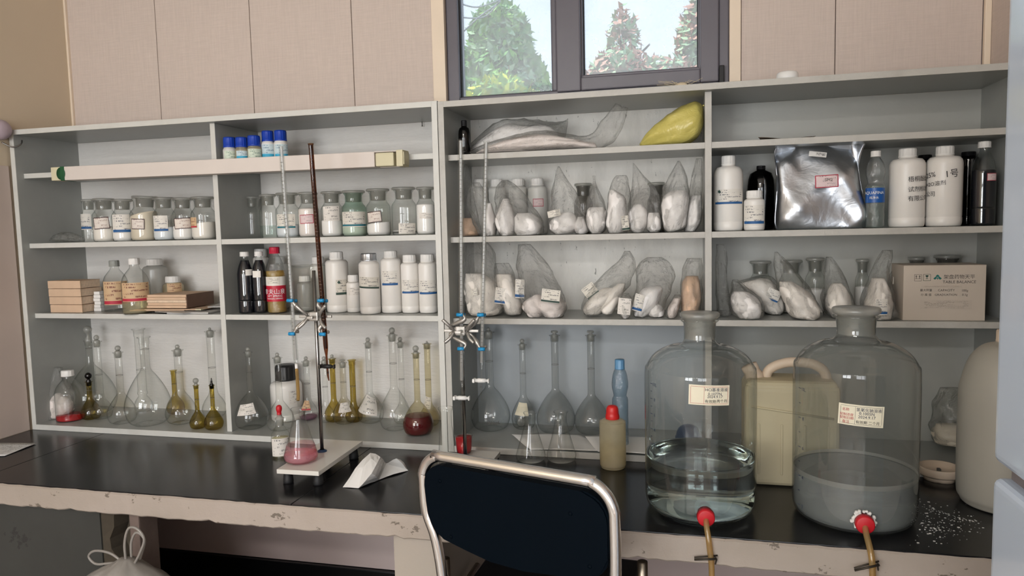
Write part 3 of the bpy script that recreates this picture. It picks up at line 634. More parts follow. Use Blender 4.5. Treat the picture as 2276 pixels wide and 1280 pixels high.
PBOTTLES = [{'x': -1.8526, 'y': 0.19, 'z': 1.2094, 'R': 0.0411, 'H': 0.179, 'label': 'translucent white plastic bottle behind the brown kraft bundle', 'group': 'white plastic bottles in the left unit', 'lab': [], 'mat': 'plastic_frost', 'capr': 0.66},
 {'x': -1.7799, 'y': 0.19, 'z': 1.2094, 'R': 0.0351, 'H': 0.1163, 'label': 'small squat jar with white cap and brown contents behind the kraft bundle', 'group': 'white plastic bottles in the left unit', 'lab': [('label_tan', 0.0523, 0.0423, 0.0714, 0.1346, 0.0)], 'mat': 'plastic_milky', 'capr': 0.74, 'caph': 0.2},
 {'x': -1.4386, 'y': 0.215, 'z': 1.2094, 'R': 0.0261, 'H': 0.2078, 'label': 'white capped bottle behind the two black bottles', 'group': 'white plastic bottles in the left unit', 'lab': [], 'capr': 0.8},
 {'x': -1.3646, 'y': 0.215, 'z': 1.2094, 'R': 0.0258, 'H': 0.1801, 'label': 'cream bottle behind the red capped bottle and clear burette', 'group': 'white plastic bottles in the left unit', 'lab': [], 'mat': 'hdpe_grey', 'capr': 0.6},
 {'x': -1.211, 'y': 0.2, 'z': 1.2094, 'R': 0.0291, 'H': 0.1778, 'label': 'white bottle behind the brown burette, right of the beaker', 'group': 'white plastic bottles in the left unit', 'lab': [], 'capr': 0.72},
 {'x': -1.1008, 'y': 0.12, 'z': 1.2094, 'R': 0.0363, 'H': 0.1957, 'label': 'large white bottle with dark green banded label right of the beaker', 'group': 'white plastic bottles in the left unit', 'lab': [('label_greenband', 0.0434, 0.0502, 0.0823, 0.4278, 0.0)], 'capr': 0.62, 'caph': 0.125},
 {'x': -1.0421, 'y': 0.115, 'z': 1.2094, 'R': 0.0226, 'H': 0.1206, 'label': 'small white bottle between two large ones, half the height of its neighbours', 'group': 'white plastic bottles in the left unit', 'lab': [('label_hand', 0.0472, 0.025, 0.0686, 0.1311, 0.0)], 'capr': 0.78, 'caph': 0.18},
 {'x': -0.9688, 'y': 0.08, 'z': 1.2094, 'R': 0.0322, 'H': 0.1905, 'label': 'white bottle with cling-wrapped silver cap and tilted green banded label', 'group': 'white plastic bottles in the left unit', 'lab': [('label_greenband', 0.0784, 0.0363, 0.0991, -0.0984, -0.06)], 'capr': 0.78, 'caph': 0.13, 'cap': 'foil'},
 {'x': -0.9078, 'y': 0.11, 'z': 1.2094, 'R': 0.0332, 'H': 0.1963, 'label': 'tall white bottle with pinkish label and short blue band, beside the wrapped cap', 'group': 'white plastic bottles in the left unit', 'lab': [('label_blueband', 0.0555, 0.0483, 0.1107, -0.1911, 0.0)], 'capr': 0.66, 'caph': 0.11},
 {'x': -0.8439, 'y': 0.11, 'z': 1.2094, 'R': 0.0287, 'H': 0.1833, 'label': 'slim white bottle with dark blue banded label, second from right on its shelf', 'group': 'white plastic bottles in the left unit', 'lab': [('label_blueband', 0.0632, 0.0448, 0.0832, -0.0167, 0.0)], 'capr': 0.76, 'caph': 0.13},
 {'x': -0.785, 'y': 0.11, 'z': 1.2094, 'R': 0.0289, 'H': 0.1838, 'label': 'slim white bottle with dark blue banded label, rightmost on its shelf', 'group': 'white plastic bottles in the left unit', 'lab': [('label_blueband', 0.0666, 0.0457, 0.0809, 0.023, 0.0)], 'capr': 0.76, 'caph': 0.13},
 {'x': -1.3607, 'y': 0.2081, 'z': 0.8196, 'R': 0.0539, 'H': 0.1915, 'label': 'white plastic bottle with black cap at the back of the flask row', 'group': 'white plastic bottles in the left unit', 'lab': [('label_hand', 0.0434, 0.0479, 0.085, 0.524, 0.0)], 'capr': 0.66, 'caph': 0.28, 'cap': 'cap_black'},
 {'x': -1.4256, 'y': 0.055, 'z': 1.6955, 'R': 0.0215, 'H': 0.0844, 'label': 'small blue capped bottle with green print, leftmost of the five by the partition', 'group': 'blue capped reagent bottles', 'lab': [('label_green', 0.0455, 0.026, 0.0274, 0.1147, 0.0)], 'mat': 'hdpe_grey', 'capr': 0.92, 'caph': 0.4, 'cap': 'cap_blue'},
 {'x': -1.3815, 'y': 0.055, 'z': 1.6955, 'R': 0.0212, 'H': 0.0821, 'label': 'small blue capped bottle, second from the partition, cyan label', 'group': 'blue capped reagent bottles', 'lab': [('label_cyan', 0.0452, 0.0258, 0.0254, 0.1198, 0.0)], 'mat': 'plastic_milky', 'capr': 0.92, 'caph': 0.4, 'cap': 'cap_blue'},
 {'x': -1.3368, 'y': 0.055, 'z': 1.6955, 'R': 0.0217, 'H': 0.085, 'label': 'small blue capped bottle with white green label, middle of the five', 'group': 'blue capped reagent bottles', 'lab': [('label_green', 0.0492, 0.032, 0.0261, 0.0874, 0.0)], 'mat': 'plastic_milky', 'capr': 0.92, 'caph': 0.4, 'cap': 'cap_blue'},
 {'x': -1.3054, 'y': 0.085, 'z': 1.6955, 'R': 0.0224, 'H': 0.1018, 'label': 'taller blue capped bottle with cyan label, left of the last pair', 'group': 'blue capped reagent bottles', 'lab': [('label_cyan', 0.0514, 0.0482, 0.0345, 0.0545, 0.0)], 'mat': 'hdpe_white', 'capr': 0.86, 'caph': 0.34, 'cap': 'cap_blue'},
 {'x': -1.2598, 'y': 0.085, 'z': 1.6955, 'R': 0.022, 'H': 0.1009, 'label': 'taller blue capped bottle with cyan label, rightmost behind the clear burette top', 'group': 'blue capped reagent bottles', 'lab': [('label_cyan', 0.0487, 0.0477, 0.0324, 0.0738, 0.0)], 'mat': 'hdpe_white', 'capr': 0.9, 'caph': 0.34, 'cap': 'cap_blue'},
 {'x': -0.641, 'y': 0.222, 'z': 1.4456, 'R': 0.0267, 'H': 0.1802, 'label': 'grey white capped bottle leftmost behind the bags under the lying bags', 'group': 'white bottles behind the bags', 'lab': [], 'mat': 'hdpe_grey', 'capr': 0.72},
 {'x': -0.5827, 'y': 0.222, 'z': 1.4456, 'R': 0.0278, 'H': 0.178, 'label': 'grey white capped bottle second from left behind the bags under the lying bags', 'group': 'white bottles behind the bags', 'lab': [], 'mat': 'hdpe_grey', 'capr': 0.72},
 {'x': -0.5147, 'y': 0.222, 'z': 1.4456, 'R': 0.0289, 'H': 0.1767, 'label': 'grey white capped bottle third from left behind the bags under the lying bags', 'group': 'white bottles behind the bags', 'lab': [], 'mat': 'hdpe_grey', 'capr': 0.72},
 {'x': -0.4507, 'y': 0.215, 'z': 1.4456, 'R': 0.0298, 'H': 0.1752, 'label': 'grey white bottle with red square stamp standing between two bags', 'group': 'white bottles behind the bags', 'lab': [('label_redborder', 0.0346, 0.0241, 0.0993, 0.0876, 0.0)], 'mat': 'hdpe_grey', 'capr': 0.7},
 {'x': 0.1174, 'y': 0.1, 'z': 1.4456, 'R': 0.0395, 'H': 0.2082, 'label': 'tall white bottle with blue banded print beside the right unit partition', 'group': 'white bottles in the right unit', 'lab': [('label_blueband', 0.0879, 0.0426, 0.0936, 0.0535, 0.0)], 'capr': 0.5, 'caph': 0.13, 'shoulder': 0.22},
 {'x': 0.1853, 'y': 0.085, 'z': 1.4456, 'R': 0.0277, 'H': 0.1093, 'label': 'short white bottle with blue banded label before the dark bottle', 'group': 'white bottles in the right unit', 'lab': [('label_blueband', 0.0637, 0.0536, 0.0425, -0.0136, 0.0)], 'capr': 0.78, 'caph': 0.19},
 {'x': 0.5707, 'y': 0.1, 'z': 1.4456, 'R': 0.0431, 'H': 0.206, 'label': 'large white canister with black handwriting, left of the matching pair', 'group': 'white bottles in the right unit', 'lab': [], 'capr': 0.52, 'caph': 0.115, 'shoulder': 0.16},
 {'x': 0.659, 'y': 0.1, 'z': 1.4456, 'R': 0.0424, 'H': 0.2079, 'label': 'large white canister numbered 1 in handwriting, right of the matching pair', 'group': 'white bottles in the right unit', 'lab': [], 'capr': 0.52, 'caph': 0.115, 'shoulder': 0.16},
 {'x': 0.214, 'y': 0.205, 'z': 1.4456, 'R': 0.0379, 'H': 0.1849, 'label': 'dark brown glass bottle with funnel neck behind the silver foil bag', 'group': 'dark glass bottles at the back', 'lab': [], 'mat': 'glass_brown_dark', 'cap': 'cap_black', 'capr': 0.34, 'caph': 0.06, 'shoulder': 0.5},
 {'x': 0.648, 'y': 0.222, 'z': 1.4456, 'R': 0.024, 'H': 0.1973, 'label': 'dark bottle hidden behind the pair of white canisters', 'group': 'dark glass bottles at the back', 'lab': [], 'mat': 'glass_brown_dark', 'cap': 'cap_black', 'capr': 0.72, 'caph': 0.06},
 {'x': 0.7557, 'y': 0.222, 'z': 1.4456, 'R': 0.025, 'H': 0.2008, 'label': 'tall dark bottle behind and right of the canister numbered 1', 'group': 'dark glass bottles at the back', 'lab': [], 'mat': 'glass_brown_dark', 'cap': 'cap_black', 'capr': 0.72, 'caph': 0.06},
 {'x': -0.6489, 'y': 0.1, 'z': 1.6873, 'R': 0.0182, 'H': 0.108, 'label': 'small dark bottle with black cap left of the lying powder bags', 'group': 'dark glass bottles at the back', 'lab': [], 'mat': 'glass_brown_dark', 'cap': 'cap_black', 'capr': 0.5, 'caph': 0.17, 'shoulder': 0.5},
 {'x': -1.2155, 'y': 0.115, 'z': 1.2134, 'R': 0.0259, 'H': 0.115, 'label': 'small frosted bottle standing inside the large glass beaker', 'group': 'white plastic bottles in the left unit', 'lab': [], 'mat': 'plastic_frost', 'capr': 0.72, 'caph': 0.17}]
FLASKS = [{'x': -2.1522, 'y': 0.1794, 'z': 0.8196, 'R': 0.0826, 'hb': 0.1817, 'rn': 0.011, 'hl': 0.2705, 'ht': 0.326, 'label': 'tall clear flask with ring-shaped stopper at the far left of the flasks', 'group': 'volumetric flasks in the left compartment', 'lab': []},
 {'x': -2.0505, 'y': 0.112, 'z': 0.8196, 'R': 0.0364, 'hb': 0.0802, 'rn': 0.0116, 'hl': 0.2794, 'ht': 0.3022, 'label': 'slim clear flask with grey stopper before the tall ring-stoppered one', 'group': 'volumetric flasks in the left compartment', 'lab': []},
 {'x': -2.0827, 'y': 0.0977, 'z': 0.8196, 'R': 0.0336, 'hb': 0.074, 'rn': 0.0088, 'hl': 0.1357, 'ht': 0.1686, 'label': 'small amber flask with dark round stopper beside the red residue bottle', 'group': 'volumetric flasks in the left compartment', 'lab': [], 'glass': 'glass_olive', 'stglass': 'glass_brown_dark'},
 {'x': -1.9266, 'y': 0.0733, 'z': 0.8196, 'R': 0.0473, 'hb': 0.104, 'rn': 0.0112, 'hl': 0.2493, 'ht': 0.2731, 'label': 'clear flask with slim stopper standing left of the largest open flask', 'group': 'volumetric flasks in the left compartment', 'lab': []},
 {'x': -1.8198, 'y': 0.0768, 'z': 0.8196, 'R': 0.0746, 'hb': 0.194, 'rn': 0.0146, 'hl': 0.3041, 'ht': 0.3051, 'label': 'largest clear flask in the left compartment, open frosted mouth', 'group': 'volumetric flasks in the left compartment', 'lab': [], 'stop': None},
 {'x': -1.9706, 'y': 0.225, 'z': 0.8196, 'R': 0.0313, 'hb': 0.0688, 'rn': 0.0157, 'hl': 0.3096, 'ht': 0.3121, 'label': 'open-necked tall flask behind the largest clear flask', 'group': 'volumetric flasks in the left compartment', 'lab': [], 'stop': None},
 {'x': -1.8224, 'y': 0.215, 'z': 0.8196, 'R': 0.0313, 'hb': 0.0688, 'rn': 0.0086, 'hl': 0.1595, 'ht': 0.1612, 'label': 'open amber flask at the back between clear flasks', 'group': 'volumetric flasks in the left compartment', 'lab': [], 'stop': None, 'glass': 'glass_olive'},
 {'x': -1.7104, 'y': 0.1054, 'z': 0.8196, 'R': 0.0517, 'hb': 0.1137, 'rn': 0.0127, 'hl': 0.2555, 'ht': 0.2744, 'label': 'clear flask with pale ball stopper in front of the open amber flask', 'group': 'volumetric flasks in the left compartment', 'lab': []},
 {'x': -1.6021, 'y': 0.0503, 'z': 0.8196, 'R': 0.0272, 'hb': 0.0599, 'rn': 0.007, 'hl': 0.1472, 'ht': 0.1718, 'label': 'small olive flask with round stopper, left of the front pair by the partition', 'group': 'volumetric flasks in the left compartment', 'lab': [], 'glass': 'glass_olive'},
 {'x': -1.5417, 'y': 0.0508, 'z': 0.8196, 'R': 0.0312, 'hb': 0.0686, 'rn': 0.0069, 'hl': 0.1488, 'ht': 0.1733, 'label': 'small olive flask with dark pointed stopper, right of the front pair', 'group': 'volumetric flasks in the left compartment', 'lab': [], 'glass': 'glass_olive', 'stop': 'point', 'stglass': 'glass_brown_dark'},
 {'x': -1.6481, 'y': 0.2, 'z': 0.8196, 'R': 0.0411, 'hb': 0.0905, 'rn': 0.0129, 'hl': 0.3084, 'ht': 0.3213, 'label': 'tall clear flask in the back corner beside the partition', 'group': 'volumetric flasks in the left compartment', 'lab': []},
 {'x': -1.4222, 'y': 0.0881, 'z': 0.8196, 'R': 0.0549, 'hb': 0.1209, 'rn': 0.0094, 'hl': 0.2558, 'ht': 0.2741, 'label': 'clear flask with blank round stopper and torn white label near the partition', 'group': 'volumetric flasks in the right compartment of the left unit', 'lab': [('label_hand', 0.0543, 0.0335, 0.0714, -0.3742, 0.12)]},
 {'x': -1.3102, 'y': 0.082, 'z': 0.8196, 'R': 0.0445, 'hb': 0.0979, 'rn': 0.0108, 'hl': 0.2409, 'ht': 0.2574, 'label': 'clear flask in front of the white bottle with black cap', 'group': 'volumetric flasks in the right compartment of the left unit', 'lab': []},
 {'x': -1.2823, 'y': 0.2137, 'z': 0.8196, 'R': 0.0326, 'hb': 0.0717, 'rn': 0.0104, 'hl': 0.2046, 'ht': 0.222, 'label': 'small clear flask with purple residue behind the pink conical flask', 'group': 'volumetric flasks in the right compartment of the left unit', 'lab': [('label_tan', 0.0247, 0.0309, 0.0532, -0.3105, 0.0)], 'liq': ('liquid_purple', 0.012)},
 {'x': -1.2034, 'y': 0.1954, 'z': 0.8196, 'R': 0.0285, 'hb': 0.0628, 'rn': 0.0093, 'hl': 0.2097, 'ht': 0.2269, 'label': 'small clear flask directly behind the stand rod', 'group': 'volumetric flasks in the right compartment of the left unit', 'lab': []},
 {'x': -1.1779, 'y': 0.205, 'z': 0.8196, 'R': 0.0335, 'hb': 0.0737, 'rn': 0.0093, 'hl': 0.2179, 'ht': 0.2325, 'label': 'olive amber flask with glass stopper at the back behind the dark stopcock', 'group': 'volumetric flasks in the right compartment of the left unit', 'lab': [], 'glass': 'glass_olive'},
 {'x': -1.1318, 'y': 0.1906, 'z': 0.8196, 'R': 0.0397, 'hb': 0.0873, 'rn': 0.01, 'hl': 0.2075, 'ht': 0.2184, 'label': 'small clear flask with square white label right of the stand rod', 'group': 'volumetric flasks in the right compartment of the left unit', 'lab': [('label_hand', 0.0341, 0.0296, 0.0588, 0.0164, 0.05)], 'stop': 'penny'},
 {'x': -1.107, 'y': 0.21, 'z': 0.8196, 'R': 0.029, 'hb': 0.0637, 'rn': 0.01, 'hl': 0.2137, 'ht': 0.2153, 'label': 'open olive flask at the back, right of the small labelled one', 'group': 'volumetric flasks in the right compartment of the left unit', 'lab': [], 'stop': None, 'glass': 'glass_olive'},
 {'x': -1.048, 'y': 0.2168, 'z': 0.8196, 'R': 0.0452, 'hb': 0.0994, 'rn': 0.0099, 'hl': 0.2709, 'ht': 0.2909, 'label': 'clear flask with large tilted white label', 'group': 'volumetric flasks in the right compartment of the left unit', 'lab': [('label_hand', 0.0578, 0.0556, 0.0638, -0.2498, -0.28)]},
 {'x': -0.9294, 'y': 0.1488, 'z': 0.8196, 'R': 0.0509, 'hb': 0.1373, 'rn': 0.0118, 'hl': 0.3104, 'ht': 0.3356, 'label': 'tallest clear flask with black ink mark left of the red filled flask', 'group': 'volumetric flasks in the right compartment of the left unit', 'lab': [], 'stop': 'ball'},
 {'x': -0.933, 'y': 0.222, 'z': 0.8196, 'R': 0.0321, 'hb': 0.0707, 'rn': 0.0097, 'hl': 0.2733, 'ht': 0.2932, 'label': 'tall clear flask with ring stopper behind the tallest one', 'group': 'volumetric flasks in the right compartment of the left unit', 'lab': []},
 {'x': -0.8315, 'y': 0.104, 'z': 0.8196, 'R': 0.0487, 'hb': 0.107, 'rn': 0.0095, 'hl': 0.2608, 'ht': 0.2854, 'label': 'flask half full of dark red liquid at the shelf front edge', 'group': 'volumetric flasks in the right compartment of the left unit', 'lab': [], 'liq': ('liquid_red', 0.0608), 'glass': 'glass_tint'},
 {'x': -0.8313, 'y': 0.205, 'z': 0.8196, 'R': 0.0344, 'hb': 0.0757, 'rn': 0.0102, 'hl': 0.2746, 'ht': 0.2836, 'label': 'clear flask with small tag in the right corner behind the red filled flask', 'group': 'volumetric flasks in the right compartment of the left unit', 'lab': [('label_hand', 0.0258, 0.0376, 0.0793, -0.4368, -0.2)], 'glass': 'glass_tint'},
 {'x': -0.6171, 'y': 0.1982, 'z': 0.8196, 'R': 0.0638, 'hb': 0.1404, 'rn': 0.0128, 'hl': 0.317, 'ht': 0.3317, 'label': 'largest round clear flask marked 1000 millilitres at the left of the right unit', 'group': 'volumetric flasks in the right unit', 'lab': []},
 {'x': -0.5122, 'y': 0.2225, 'z': 0.8196, 'R': 0.0395, 'hb': 0.1065, 'rn': 0.0097, 'hl': 0.2736, 'ht': 0.2927, 'label': 'clear flask with round cream label behind the left conical flask', 'group': 'volumetric flasks in the right unit', 'lab': [('label_cream', 0.0368, 0.0384, 0.0686, -0.183, -0.08)]},
 {'x': -0.402, 'y': 0.2005, 'z': 0.8196, 'R': 0.0615, 'hb': 0.1354, 'rn': 0.0115, 'hl': 0.3091, 'ht': 0.3234, 'label': 'dusty flask with upright stopper behind the right conical flask', 'group': 'volumetric flasks in the right unit', 'lab': [], 'glass': 'glass_dusty', 'stop': 'penny'},
 {'x': -0.2887, 'y': 0.2073, 'z': 0.8196, 'R': 0.0547, 'hb': 0.1203, 'rn': 0.0113, 'hl': 0.3095, 'ht': 0.3237, 'label': 'dusty flask with grey stopper nearest the blue water bottle', 'group': 'volumetric flasks in the right unit', 'lab': [], 'glass': 'glass_dusty', 'stop': 'penny'}]
ERL = [{'x': -1.0263, 'y': -0.278, 'z': 0.8454, 'R': 0.046, 'H': 0.1466, 'rm': 0.0194, 'label': 'conical flask with pink liquid standing on the white stand base', 'group': 'conical flasks on the bench', 'liq': ('liquid_pink', 0.024, 'liquid_pinkfilm', 0.048)},
 {'x': -0.5895, 'y': -0.32, 'z': 0.8004, 'R': 0.0326, 'H': 0.2206, 'rm': 0.017, 'label': 'empty conical flask left of the red beaker behind the chair', 'group': 'conical flasks on the bench'},
 {'x': -0.4347, 'y': -0.0347, 'z': 0.8004, 'R': 0.0432, 'H': 0.1397, 'rm': 0.017, 'label': 'empty conical flask behind the chair, left of the two before the paper', 'group': 'conical flasks on the bench'},
 {'x': -0.3477, 'y': -0.0209, 'z': 0.8004, 'R': 0.0426, 'H': 0.1434, 'rm': 0.0186, 'label': 'empty conical flask behind the chair, right of the two before the paper', 'group': 'conical flasks on the bench'}]
